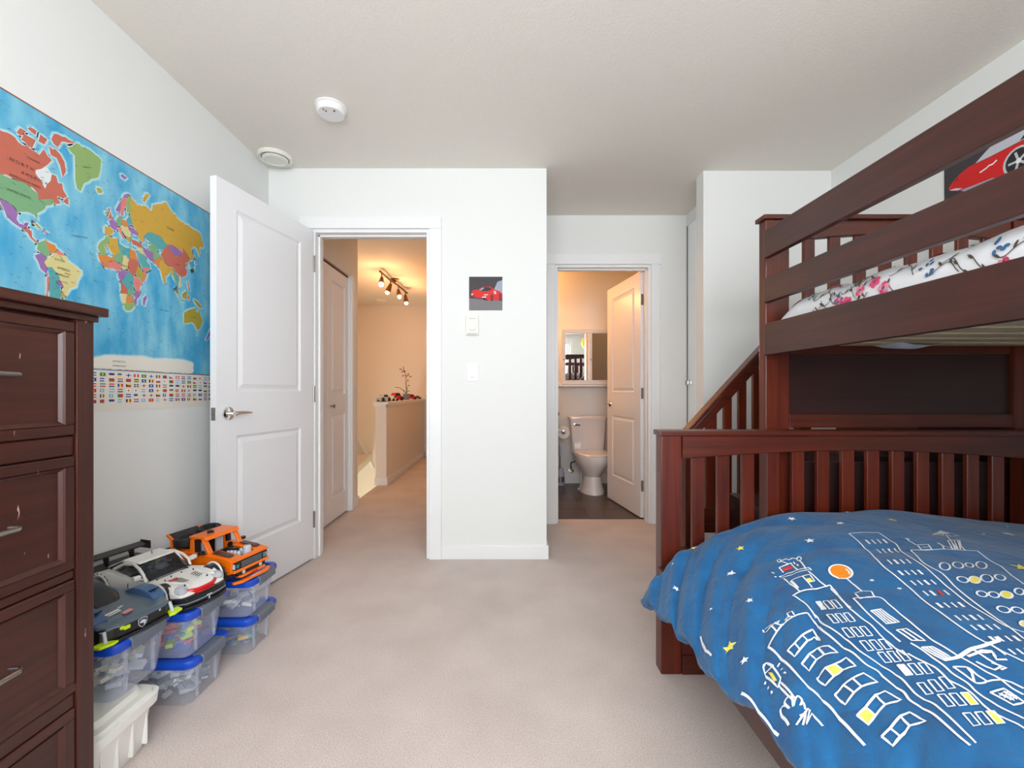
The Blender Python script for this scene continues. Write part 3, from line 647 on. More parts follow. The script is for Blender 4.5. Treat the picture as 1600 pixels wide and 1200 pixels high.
# drawing printed on the duvet, in metres across the bed (x, y)
DUVET_LINES = [
 (0.0065,[(0.7131,1.0718),(0.7473,1.0761),(0.795,1.072),(0.8043,1.0684),(0.7947,1.0365),(0.7789,0.9979),(0.7721,0.9652)]),
 (0.0052,[(0.7176,1.045),(0.7156,1.0173),(0.7132,0.9869),(0.7039,0.9552),(0.7029,0.9209),(0.7041,0.889),(0.7003,0.8556),(0.7046,0.834),(0.711,0.8135)]),
 (0.0052,[(0.7154,1.0686),(0.7168,1.0281),(0.7125,0.998),(0.7098,0.9865)]),
 (0.0052,[(0.711,0.8135),(0.7139,0.7949),(0.7126,0.7749),(0.7054,0.7515),(0.7016,0.7343),(0.7039,0.7118),(0.7008,0.6935),(0.6952,0.6643),(0.693,0.6503),(0.6917,0.6348)]),
 (0.006,[(0.7012,1.0037),(0.6978,0.9656),(0.6902,0.9335),(0.6863,0.8879),(0.6889,0.8568),(0.6873,0.8253),(0.6956,0.8074),(0.6945,0.7946)]),
 (0.006,[(0.6946,0.7946),(0.6934,0.7742),(0.6937,0.7524),(0.6867,0.7334),(0.6869,0.7171),(0.6877,0.6954),(0.6831,0.6696),(0.6804,0.6487),(0.6813,0.6336)]),
 (0.0052,[(0.7998,1.0624),(0.7873,1.0195),(0.7734,0.9803),(0.7653,0.9435),(0.7627,0.9214),(0.7642,0.902),(0.7607,0.8777),(0.7604,0.8554),(0.7585,0.8326),(0.757,0.8159)]),
 (0.0052,[(0.7616,0.8175),(0.7626,0.8001),(0.7674,0.7759),(0.7636,0.7556),(0.7586,0.7384),(0.7619,0.7215),(0.7628,0.7078),(0.759,0.689),(0.7562,0.6704),(0.76,0.6571),(0.7658,0.6447),(0.7671,0.6343)]),
 (0.0052,[(0.7836,0.8347),(0.7837,0.8081),(0.779,0.769),(0.7737,0.7461),(0.7745,0.7235),(0.7708,0.7074),(0.7719,0.6903),(0.7731,0.6726),(0.7817,0.6514)]),
 (0.0052,[(0.8001,0.9933),(0.786,0.9495),(0.7805,0.9182),(0.7802,0.8917),(0.779,0.8655),(0.7754,0.8471)]),
 (0.0052,[(0.8001,0.9933),(0.8188,0.9793),(0.8412,0.9706),(0.8387,0.9436),(0.8306,0.9006),(0.8208,0.859),(0.8147,0.8262),(0.8128,0.7973),(0.811,0.7764)]),
 (0.0052,[(0.8109,0.7764),(0.8136,0.755),(0.8161,0.7329),(0.8189,0.7169),(0.8166,0.6959),(0.8194,0.6829)]),
 (0.005,[(0.8165,1.0101),(0.834,1.0075),(0.8447,0.997),(0.833,0.9752)]),
 (0.005,[(0.8156,1.0055),(0.8061,0.982),(0.8205,0.9813),(0.834,0.9763)]),
 (0.0055,[(0.8464,1.0711),(0.8403,1.0395),(0.8325,1.0091)]),
 (0.0075,[(0.8662,1.0788),(0.8588,1.0733),(0.851,1.071),(0.8438,1.0726),(0.8386,1.0783),(0.8344,1.0859),(0.8315,1.0939),(0.8317,1.1033),(0.8349,1.1128),(0.8404,1.1208),(0.8477,1.1264),(0.8557,1.1285),(0.8635,1.1272),(0.8703,1.1227),(0.8751,1.1157),(0.8776,1.1072),(0.8765,1.0972),(0.8723,1.087),(0.8662,1.0788),(0.8588,1.0733)]),
 (0.005,[(0.8695,1.1042),(0.8684,1.0931),(0.8621,1.0814)]),
 (-0.0055,[(1.0203,1.2843),(1.0633,1.2889),(1.1067,1.281)]),
 (0.0052,[(1.1067,1.281),(1.0911,1.2275),(1.0845,1.1976),(1.0401,1.1278),(1.0205,1.0806),(1.0102,1.0421),(0.9977,1.0061),(0.9762,0.9447),(0.9567,0.89),(0.9498,0.8506),(0.9441,0.815),(0.9555,0.7962)]),
 (0.0052,[(1.0203,1.2843),(0.9972,1.2087),(0.9598,1.1255),(0.9352,1.0687),(0.9276,1.0306),(0.916,0.9785),(0.9006,0.9316),(0.8901,0.8851),(0.8772,0.8377),(0.8711,0.8),(0.8725,0.7717),(0.8695,0.7507)]),
 (0.0052,[(0.8738,0.7847),(0.8725,0.7591),(0.8784,0.732)]),
 (-0.0085,[(1.0302,1.2363),(1.021,1.2107)]),
 (-0.0055,[(1.0466,1.2361),(1.0366,1.2101)]),
 (-0.0055,[(1.0629,1.2359),(1.0524,1.2097)]),
 (-0.0085,[(1.0791,1.2356),(1.0683,1.2094)]),
 (-0.0055,[(1.0149,1.1824),(0.9953,1.1453)]),
 (-0.0055,[(1.0298,1.1807),(1.0082,1.1419)]),
 (-0.0085,[(1.0454,1.1798),(1.0213,1.1388)]),
 (-0.0055,[(1.0619,1.1799),(1.0358,1.1374)]),
 (-0.0055,[(0.9669,1.0939),(0.958,1.0699)]),
 (-0.0085,[(0.979,1.0898),(0.97,1.0661)]),
 (-0.0055,[(0.9917,1.0865),(0.9824,1.063)]),
 (-0.0055,[(1.0053,1.0842),(0.9954,1.0605)]),
 (-0.0085,[(0.9467,1.0416),(0.942,1.0228)]),
 (-0.0055,[(0.9588,1.0377),(0.9541,1.0192)]),
 (-0.0055,[(0.9712,1.0345),(0.9663,1.016)]),
 (-0.0085,[(0.9841,1.0316),(0.9788,1.0132)]),
 (-0.0055,[(0.9385,1.0011),(0.9351,0.9839)]),
 (-0.0055,[(0.9508,0.9976),(0.947,0.9804)]),
 (-0.0085,[(0.9631,0.9943),(0.9588,0.9769)]),
 (-0.0055,[(0.9755,0.9912),(0.9707,0.9736)]),
 (-0.0055,[(0.9274,0.9599),(0.9217,0.9408)]),
 (-0.0085,[(0.9393,0.9563),(0.9333,0.9372)]),
 (-0.0055,[(0.9634,0.9497),(0.9568,0.9307)]),
 (-0.0085,[(0.9117,0.9137),(0.9057,0.8948)]),
 (-0.0055,[(0.9229,0.9097),(0.9167,0.891)]),
 (-0.0055,[(0.9345,0.9063),(0.9281,0.8877)]),
 (-0.0085,[(0.9465,0.9033),(0.9399,0.885)]),
 (-0.0055,[(0.8999,0.8651),(0.8942,0.8473)]),
 (-0.0055,[(0.9111,0.8616),(0.9053,0.8441)]),
 (-0.0085,[(0.9229,0.8587),(0.9169,0.8414)]),
 (-0.0055,[(0.9351,0.8563),(0.929,0.8392)]),
 (-0.0055,[(0.8941,0.8307),(0.8896,0.8145)]),
 (-0.0085,[(0.9057,0.8278),(0.9011,0.8118)]),
 (-0.0055,[(0.9178,0.8254),(0.9125,0.8092)]),
 (-0.0055,[(0.9301,0.8233),(0.9247,0.8073)]),
 (-0.0085,[(0.89,0.7951),(0.8863,0.7803)]),
 (-0.0055,[(0.9013,0.7921),(0.8975,0.7775)]),
 (-0.0055,[(0.9133,0.79),(0.9093,0.7755)]),
 (-0.0085,[(0.926,0.7885),(0.9218,0.774)]),
 (-0.0055,[(0.8855,0.7608),(0.883,0.7476)]),
 (-0.0055,[(0.897,0.7583),(0.8942,0.7452)]),
 (-0.0085,[(0.9089,0.7564),(0.9055,0.7429)]),
 (-0.0055,[(0.9212,0.7548),(0.9175,0.7412)]),
 (-0.006,[(1.0842,1.1565),(1.1138,1.1457),(1.161,1.1451),(1.2029,1.1336),(1.2323,1.1288)]),
 (0.0055,[(1.2323,1.1288),(1.2051,1.0792),(1.1885,1.036),(1.1502,0.9812),(1.1308,0.9423)]),
 (0.0055,[(1.0835,1.1541),(1.0302,1.0719),(1.0201,1.0374),(1.0178,1.0066),(0.9902,0.9456),(0.9703,0.8911),(0.9557,0.8453),(0.9463,0.8111),(0.9345,0.7788)]),
 (0.0055,[(1.0588,1.0292),(1.0501,1.0228),(1.0425,1.0195),(1.0373,1.0196),(1.035,1.0228),(1.0363,1.0286),(1.0412,1.0361),(1.049,1.0442),(1.0584,1.0515),(1.0676,1.0563),(1.0741,1.0572),(1.0762,1.0537),(1.0736,1.0466),(1.0673,1.0377),(1.0588,1.0292),(1.0501,1.0228)]),
 (0.0055,[(1.096,1.0346),(1.0875,1.0285),(1.0802,1.0253),(1.0751,1.0256),(1.0731,1.029),(1.0746,1.0349),(1.0796,1.0425),(1.0874,1.0505),(1.0966,1.0574),(1.1051,1.0616),(1.1109,1.0619),(1.1127,1.0582),(1.1102,1.0512),(1.1041,1.0428),(1.096,1.0346),(1.0875,1.0285)]),
 (0.0055,[(1.1225,1.0365),(1.1163,1.0321),(1.1109,1.0299),(1.1072,1.0303),(1.1059,1.0331),(1.1072,1.0378),(1.1111,1.0436),(1.1168,1.0495),(1.1233,1.0541),(1.1291,1.0566),(1.133,1.0564),(1.1343,1.0534),(1.1325,1.0483),(1.1283,1.0423),(1.1225,1.0365),(1.1163,1.0321)]),
 (0.0055,[(1.1523,1.0348),(1.1413,1.0268),(1.1319,1.0221),(1.126,1.0216),(1.1244,1.0252),(1.1276,1.0323),(1.1352,1.0419),(1.1459,1.0519),(1.1573,1.0604),(1.167,1.0654),(1.1732,1.066),(1.1745,1.062),(1.1708,1.0544),(1.1629,1.0447),(1.1523,1.0348),(1.1413,1.0268)]),
 (0.0055,[(1.0372,0.9682),(1.0321,0.9652),(1.0272,0.9643),(1.0234,0.9657),(1.0214,0.9691),(1.0216,0.9738),(1.0239,0.9788),(1.0281,0.9834),(1.0333,0.9866),(1.0385,0.9877),(1.0426,0.9865),(1.0447,0.9831),(1.0442,0.9782),(1.0415,0.9728),(1.0372,0.9682),(1.0321,0.9652)]),
 (0.0055,[(1.0574,0.9628),(1.0507,0.9585),(1.0446,0.9565),(1.0404,0.9572),(1.0386,0.9603),(1.0396,0.9652),(1.0434,0.9711),(1.0493,0.977),(1.0563,0.9816),(1.0629,0.9841),(1.0677,0.9838),(1.0695,0.9806),(1.0679,0.9751),(1.0636,0.9688),(1.0574,0.9628),(1.0507,0.9585)]),
 (0.0055,[(1.0867,0.964),(1.0786,0.9587),(1.0715,0.9562),(1.0666,0.9567),(1.0646,0.96),(1.066,0.9657),(1.0706,0.9725),(1.0779,0.9795),(1.0865,0.9853),(1.0946,0.9887),(1.1003,0.9886),(1.1021,0.985),(1.0999,0.9787),(1.0944,0.9711),(1.0867,0.964),(1.0786,0.9587)]),
 (0.0055,[(1.1184,0.967),(1.1115,0.9626),(1.1053,0.9605),(1.1009,0.961),(1.0991,0.9639),(1.1002,0.9687),(1.1041,0.9746),(1.1103,0.9805),(1.1175,0.9853),(1.1243,0.9879),(1.129,0.9876),(1.1308,0.9845),(1.1292,0.9792),(1.1247,0.9729),(1.1184,0.967),(1.1115,0.9626)]),
 (0.0055,[(1.0165,0.9117),(1.0118,0.909),(1.0072,0.9081),(1.0037,0.9091),(1.0019,0.912),(1.0022,0.9161),(1.0046,0.9206),(1.0086,0.9247),(1.0134,0.9276),(1.0181,0.9285),(1.0216,0.9274),(1.0233,0.9245),(1.0229,0.9203),(1.0205,0.9157),(1.0165,0.9117),(1.0118,0.909)]),
 (0.0055,[(1.0338,0.9048),(1.029,0.902),(1.0244,0.901),(1.0207,0.9019),(1.0189,0.9046),(1.0191,0.9085),(1.0215,0.9129),(1.0255,0.9169),(1.0304,0.9198),(1.0352,0.9208),(1.0389,0.9199),(1.0407,0.9171),(1.0403,0.9131),(1.0378,0.9087),(1.0338,0.9048),(1.029,0.902)]),
 (0.0055,[(1.0566,0.9006),(1.0503,0.8969),(1.0444,0.8952),(1.0399,0.8958),(1.0376,0.8985),(1.0382,0.9029),(1.0414,0.9081),(1.0467,0.9132),(1.0532,0.917),(1.0594,0.9189),(1.0641,0.9184),(1.0662,0.9155),(1.0654,0.9109),(1.062,0.9056),(1.0566,0.9006),(1.0503,0.8969)]),
 (0.0055,[(1.0923,0.9105),(1.0858,0.9065),(1.0798,0.9042),(1.0755,0.9041),(1.0736,0.9062),(1.0745,0.91),(1.0781,0.9149),(1.0836,0.9198),(1.09,0.9238),(1.0962,0.9262),(1.1007,0.9263),(1.1027,0.9243),(1.1016,0.9203),(1.0979,0.9154),(1.0923,0.9105),(1.0858,0.9065)]),
 (0.0055,[(1.0016,0.8578),(0.9965,0.8551),(0.9912,0.854),(0.987,0.8549),(0.9845,0.8577),(0.9844,0.8618),(0.9865,0.8664),(0.9906,0.8705),(0.9956,0.8732),(1.0008,0.8742),(1.005,0.8731),(1.0074,0.8702),(1.0077,0.8662),(1.0056,0.8618),(1.0016,0.8578),(0.9965,0.8551)]),
 (0.0055,[(1.0235,0.8542),(1.0187,0.8516),(1.0138,0.8506),(1.0098,0.8513),(1.0074,0.8536),(1.0072,0.857),(1.009,0.861),(1.0127,0.8646),(1.0174,0.8672),(1.0222,0.8681),(1.0262,0.8673),(1.0286,0.865),(1.0289,0.8615),(1.0271,0.8577),(1.0235,0.8542),(1.0187,0.8516)]),
 (0.0055,[(0.9876,0.8167),(0.9825,0.8136),(0.9777,0.8117),(0.9741,0.8114),(0.9724,0.8128),(0.973,0.8156),(0.9757,0.8192),(0.98,0.8229),(0.985,0.826),(0.9898,0.8279),(0.9933,0.8281),(0.995,0.8267),(0.9945,0.824),(0.9919,0.8204),(0.9876,0.8167),(0.9825,0.8136)]),
 (-0.0055,[(1.2519,1.2659),(1.3368,1.3275),(1.3309,1.2692),(1.2797,1.2519),(1.2519,1.2659)]),
 (-0.004,[(1.3315,1.3223),(1.2714,1.2539)]),
 (-0.004,[(1.3315,1.3223),(1.2968,1.2601)]),
 (-0.005,[(1.2962,1.2732),(1.2254,1.1858),(1.1918,1.1396)]),
 (-0.006,[(1.1854,1.1854),(1.1784,1.1623),(1.1872,1.152),(1.1817,1.1375)]),
 (-0.006,[(1.2267,1.2001),(1.2754,1.2146),(1.2214,1.1601),(1.2058,1.1334)]),
 (-0.0048,[(1.2275,1.1991),(1.1802,1.1406)]),
 (-0.0048,[(1.2383,1.2013),(1.1866,1.14)]),
 (-0.0048,[(1.2501,1.2043),(1.193,1.1395)]),
 (-0.0048,[(1.2629,1.2082),(1.1995,1.139)]),
 (-0.005,[(1.1755,1.1626),(1.1612,1.1428)]),
 (-0.005,[(1.143,1.232),(1.124,1.1832)]),
 (-0.005,[(1.124,1.1832),(1.1531,1.1793),(1.1321,1.1474),(1.1079,1.1511),(1.1241,1.1781)]),
 (-0.004,[(1.1225,1.1645),(1.1382,1.1624)]),
 (-0.0055,[(0.7928,0.9373),(0.8144,0.9367),(0.8138,0.8919),(0.793,0.8991),(0.7928,0.9373)]),
 (-0.0055,[(0.7981,0.937),(0.7981,0.8971)]),
 (-0.0055,[(0.8035,0.9369),(0.8034,0.8955)]),
 (-0.0055,[(0.8089,0.9368),(0.809,0.8941)]),
 (-0.0055,[(0.7947,0.8776),(0.8074,0.869),(0.805,0.828),(0.79,0.8389),(0.7947,0.8776)]),
 (-0.0055,[(0.8007,0.8728),(0.7973,0.8332)]),
 (-0.0055,[(0.7883,0.8178),(0.8019,0.8108),(0.8005,0.7756),(0.7883,0.7764),(0.7883,0.8178)]),
 (-0.0055,[(0.7928,0.8155),(0.7923,0.7761)]),
 (-0.0055,[(0.7975,0.8133),(0.7964,0.7758)]),
 (0.0055,[(0.7862,0.7582),(0.7954,0.7532),(0.8017,0.7472),(0.7995,0.7321),(0.8004,0.7188),(0.7882,0.7187),(0.7845,0.7232),(0.7853,0.7403),(0.7862,0.7582)]),
 (0.0055,[(0.7999,0.7473),(0.7968,0.7378),(0.7854,0.724)]),
 (0.0055,[(0.7995,0.718),(0.8086,0.7169),(0.8197,0.7131),(0.8258,0.7052),(0.8296,0.6913)]),
 (-0.0055,[(0.7859,0.6998),(0.8073,0.6994),(0.8079,0.672),(0.7909,0.6726),(0.7859,0.6998)]),
 (-0.0042,[(0.7463,1.0397),(0.7545,1.0352),(0.7393,0.9928),(0.7364,1.0038),(0.7463,1.0397)]),
 (-0.0042,[(0.7596,1.0327),(0.7648,1.0244),(0.7479,0.981),(0.7414,0.9868),(0.7596,1.0327)]),
 (-0.0042,[(0.7666,1.0177),(0.7719,1.01),(0.7599,0.9741),(0.7515,0.9772),(0.7666,1.0177)]),
 (-0.0042,[(0.7259,0.9754),(0.7314,0.9676),(0.7238,0.9365),(0.7155,0.9402),(0.7259,0.9754)]),
 (-0.0042,[(0.7356,0.964),(0.7436,0.9596),(0.7378,0.9318),(0.7286,0.934),(0.7356,0.964)]),
 (-0.0042,[(0.749,0.9576),(0.7579,0.9547),(0.7484,0.923),(0.7409,0.9273),(0.749,0.9576)]),
 (-0.0042,[(0.7171,0.9206),(0.7258,0.9171),(0.7184,0.8875),(0.7108,0.8919),(0.7171,0.9206)]),
 (-0.0042,[(0.7298,0.9133),(0.7372,0.9082),(0.7319,0.8822),(0.7228,0.8845),(0.7298,0.9133)]),
 (-0.0042,[(0.7423,0.906),(0.7511,0.9029),(0.7472,0.8792),(0.7371,0.8803),(0.7423,0.906)]),
 (-0.0042,[(0.7167,0.8744),(0.7259,0.8715),(0.7231,0.8486),(0.7125,0.8495),(0.7167,0.8744)]),
 (-0.0042,[(0.732,0.8704),(0.7423,0.8688),(0.7402,0.8474),(0.729,0.8474),(0.732,0.8704)]),
 (-0.0042,[(0.7489,0.8683),(0.7596,0.8673),(0.7543,0.8428),(0.7453,0.8454),(0.7489,0.8683)]),
 (-0.0042,[(0.7251,0.8428),(0.7364,0.8421),(0.7308,0.8168),(0.7214,0.8193),(0.7251,0.8428)]),
 (-0.0042,[(0.742,0.8403),(0.7509,0.837),(0.7421,0.8089),(0.7356,0.8143),(0.742,0.8403)]),
 (-0.0042,[(0.7556,0.8342),(0.7618,0.8282),(0.7533,0.8014),(0.7456,0.8053),(0.7556,0.8342)]),
 (-0.0042,[(0.7321,0.8067),(0.7386,0.8007),(0.7302,0.7737),(0.7222,0.7775),(0.7321,0.8067)]),
 (-0.0042,[(0.7432,0.7979),(0.7508,0.7933),(0.7434,0.7682),(0.7345,0.7709),(0.7432,0.7979)]),
 (-0.0042,[(0.7559,0.7911),(0.764,0.7873),(0.7556,0.762),(0.7481,0.7659),(0.7559,0.7911)]),
 (-0.0042,[(0.7207,0.7562),(0.7292,0.7527),(0.72,0.7264),(0.713,0.7309),(0.7207,0.7562)]),
 (-0.0042,[(0.7384,0.7548),(0.7449,0.7494),(0.7354,0.7236),(0.7272,0.7267),(0.7384,0.7548)]),
 (-0.0042,[(0.7531,0.7505),(0.7605,0.7463),(0.7522,0.7222),(0.7432,0.7245),(0.7531,0.7505)]),
 (-0.0042,[(0.7222,0.7215),(0.7299,0.7174),(0.7218,0.6934),(0.7125,0.6954),(0.7222,0.7215)]),
 (-0.0042,[(0.7354,0.7158),(0.7441,0.7128),(0.737,0.6905),(0.7269,0.6916),(0.7354,0.7158)]),
 (-0.0042,[(0.75,0.7117),(0.7592,0.7094),(0.7531,0.6885),(0.7425,0.6892),(0.75,0.7117)]),
 (-0.0042,[(0.7186,0.6789),(0.7285,0.6773),(0.7232,0.6573),(0.7126,0.6579),(0.7186,0.6789)]),
 (-0.0042,[(0.7352,0.6769),(0.7456,0.6758),(0.7373,0.6536),(0.7278,0.6552),(0.7352,0.6769)]),
 (-0.0042,[(0.7511,0.6744),(0.7597,0.6718),(0.7523,0.651),(0.7423,0.6521),(0.7511,0.6744)]),
 (-0.0065,[(0.5949,0.9753),(0.6403,1.0024),(0.7012,1.0037)]),
 (0.0065,[(0.5949,0.9753),(0.5916,0.9227),(0.5852,0.8643),(0.5888,0.8257),(0.5895,0.7871),(0.5847,0.7449),(0.5811,0.7184),(0.5798,0.6962)]),
 (-0.006,[(0.6086,0.9301),(0.6271,0.9362),(0.652,0.9495),(0.6838,0.9622),(0.6737,0.9216),(0.6731,0.9408),(0.6541,0.9363),(0.626,0.9181),(0.6071,0.9062),(0.6086,0.9301)]),
 (-0.006,[(0.6074,0.8861),(0.6386,0.9079),(0.66,0.9104),(0.6705,0.8953),(0.6709,0.8721),(0.6529,0.8831),(0.6395,0.888),(0.612,0.8701),(0.6074,0.8861)]),
 (-0.006,[(0.6109,0.8469),(0.6347,0.8557),(0.6502,0.8518),(0.6739,0.8533),(0.671,0.8272),(0.6517,0.8329),(0.6313,0.8297),(0.6103,0.8228),(0.6109,0.8469)]),
 (-0.006,[(0.6084,0.797),(0.6303,0.8043),(0.6483,0.8063),(0.6702,0.8083),(0.6776,0.7876),(0.647,0.7848),(0.6295,0.7794),(0.6063,0.769),(0.6084,0.797)]),
 (-0.006,[(0.6039,0.7411),(0.6239,0.7481),(0.6554,0.765),(0.6735,0.7658),(0.6792,0.741),(0.6525,0.7419),(0.6269,0.7317),(0.6056,0.721),(0.6039,0.7411)]),
 (-0.006,[(0.6073,0.6962),(0.6255,0.7017),(0.6546,0.716),(0.6688,0.7138),(0.6715,0.6893),(0.6511,0.6949),(0.6269,0.6857),(0.6075,0.6769),(0.6073,0.6962)]),
 (-0.006,[(0.6271,0.9362),(0.626,0.9181)]),
 (-0.006,[(0.652,0.9495),(0.6541,0.9363)]),
 (-0.006,[(0.6386,0.9079),(0.6395,0.888)]),
 (-0.006,[(0.66,0.9104),(0.6529,0.8831)]),
 (-0.006,[(0.6347,0.8557),(0.6313,0.8297)]),
 (-0.006,[(0.6502,0.8518),(0.6517,0.8329)]),
 (-0.006,[(0.6303,0.8043),(0.6295,0.7794)]),
 (-0.006,[(0.6483,0.8063),(0.647,0.7848)]),
 (-0.006,[(0.6239,0.7481),(0.6269,0.7317)]),
 (-0.006,[(0.6554,0.765),(0.6525,0.7419)]),
 (-0.006,[(0.6255,0.7017),(0.6269,0.6857)]),
 (-0.006,[(0.6546,0.716),(0.6511,0.6949)]),
 (-0.0055,[(0.6141,1.0303),(0.612,1.0234),(0.6164,1.0185),(0.6282,1.0178),(0.6452,1.0178),(0.6363,1.0113)]),
 (-0.0055,[(0.6201,1.0308),(0.6307,1.0219)]),
 (-0.0055,[(0.6282,1.0178),(0.6243,0.9923)]),
 (-0.0055,[(0.6354,1.0176),(0.6411,1.0037)]),
 (-0.0055,[(0.6538,1.0121),(0.664,1.0129),(0.6719,1.0012),(0.6779,1.0211),(0.6694,1.0249),(0.663,1.0077)]),
 (-0.0055,[(0.6419,1.0049),(0.6496,1.0019),(0.6593,1.0094)]),
 (-0.0055,[(0.5559,0.924),(0.5625,0.9425),(0.5728,0.9465),(0.5714,0.9204),(0.5662,0.8864),(0.551,0.8725),(0.5559,0.924)]),
 (-0.0055,[(0.5593,0.9279),(0.57,0.9236)]),
 (-0.005,[(0.5641,0.9463),(0.5728,0.9465),(0.5732,0.9216)]),
 (-0.005,[(0.5557,0.8773),(0.5501,0.8423),(0.5489,0.8223)]),
 (-0.005,[(0.561,0.8783),(0.5529,0.824)]),
 (-0.005,[(0.5848,0.9196),(0.5761,0.9139)]),
 (-0.005,[(0.5805,0.9013),(0.577,0.9034)]),
 (-0.005,[(0.5753,0.8906),(0.5752,0.8839)]),
 (-0.005,[(0.5477,0.9086),(0.5419,0.9026)]),
 (-0.005,[(0.5446,0.8935),(0.5424,0.8885)]),
 (-0.005,[(0.5416,0.8776),(0.5393,0.8717)]),
 (0.0055,[(0.5225,0.7942),(0.5248,0.8065),(0.5265,0.8212),(0.5316,0.8323),(0.5374,0.8289),(0.5376,0.8156),(0.5395,0.8321),(0.5461,0.8362),(0.5512,0.8303),(0.5429,0.8134),(0.5512,0.8214),(0.5592,0.8259),(0.5605,0.8163),(0.5524,0.8087),(0.5598,0.8124),(0.5551,0.8)]),
 (-0.0055,[(0.5287,0.7837),(0.5427,0.7903),(0.5614,0.8008),(0.561,0.7949),(0.5416,0.7779),(0.5598,0.7878),(0.5589,0.7786),(0.5596,0.7618)]),
 (-0.005,[(0.5409,0.7933),(0.5534,0.7948),(0.5361,0.7781)]),
 (0.0055,[(0.5039,0.9201),(0.5066,0.89),(0.5072,0.862),(0.5072,0.8283),(0.5084,0.8019)]),
 (0.005,[(0.5195,1.1474),(0.5141,1.1271),(0.5041,1.0834),(0.5026,1.0519)]),
 (-0.0065,[(0.742,1.1716),(0.7637,1.17),(0.7816,1.1627),(0.807,1.1484),(0.8051,1.1367)]),
 (-0.0055,[(0.742,1.1639),(0.7759,1.1518),(0.8017,1.1407)]),
 (-0.0055,[(0.7442,1.1548),(0.7332,1.0774)]),
 (-0.0055,[(0.7966,1.1358),(0.7958,1.069)]),
 (-0.005,[(0.7485,1.1322),(0.7742,1.1262),(0.7665,1.0801)]),
 (-0.009,[(0.7485,1.1322),(0.7381,1.089)]),
 (-0.005,[(0.7742,1.1262),(0.7914,1.1239),(0.786,1.0989),(0.769,1.0986),(0.7742,1.1262)]),
 (-0.0055,[(0.7623,1.2036),(0.7993,1.2091),(0.7854,1.1587)]),
 (-0.0055,[(0.7623,1.2036),(0.7609,1.1832)]),
 (-0.005,[(0.79,1.2101),(0.7814,1.2311)]),
 (-0.0055,[(0.8205,1.2057),(0.7989,1.1481)]),
 (0.0045,[(0.785,1.2298),(0.7829,1.2272),(0.7806,1.2258),(0.7786,1.2259),(0.7773,1.2274),(0.777,1.2302),(0.7778,1.2338),(0.7796,1.2375),(0.7819,1.2404),(0.7843,1.2418),(0.7862,1.2415),(0.7873,1.2396),(0.7874,1.2366),(0.7866,1.2331),(0.785,1.2298),(0.7829,1.2272)]),
 (0.0045,[(0.8262,1.2051),(0.8228,1.2012),(0.8199,1.1996),(0.818,1.2008),(0.8177,1.2047),(0.8191,1.2107),(0.8206,1.2157),(0.8219,1.2186),(0.8244,1.2213),(0.8275,1.2232),(0.8306,1.2237),(0.833,1.2228),(0.8324,1.2179),(0.8294,1.2109),(0.8262,1.2051),(0.8228,1.2012)]),
 (0.005,[(0.7833,1.2288),(0.8,1.2307),(0.8014,1.2224),(0.8136,1.2254),(0.8224,1.2184)]),
 (-0.006,[(0.7376,1.1961),(0.7392,1.1869)]),
 (-0.006,[(0.7316,1.1747),(0.7355,1.1726)]),
 (-0.006,[(0.8075,1.2112),(0.8029,1.1968)]),
 (-0.006,[(0.804,1.1911),(0.7989,1.1763)]),
 (0.012,[(0.7883,0.7764),(0.7983,0.7734),(0.8116,0.772),(0.8388,0.7784),(0.8594,0.7785),(0.8924,0.7813)]),
 (-0.007,[(0.8384,0.7815),(0.8429,0.7686),(0.8592,0.7617),(0.8498,0.7471),(0.862,0.7422)]),
 (-0.006,[(0.8409,0.7667),(0.8405,0.7515),(0.8411,0.7333),(0.8286,0.7315),(0.8251,0.741),(0.8216,0.7541)]),
 (-0.006,[(0.8382,0.7447),(0.8452,0.7292),(0.8359,0.7287)]),
 (0.008,[(0.8212,0.7672),(0.8371,0.7682),(0.8509,0.7708),(0.8613,0.7636)]),
 (-0.01,[(0.898,0.7911),(0.8928,0.78)]),
]
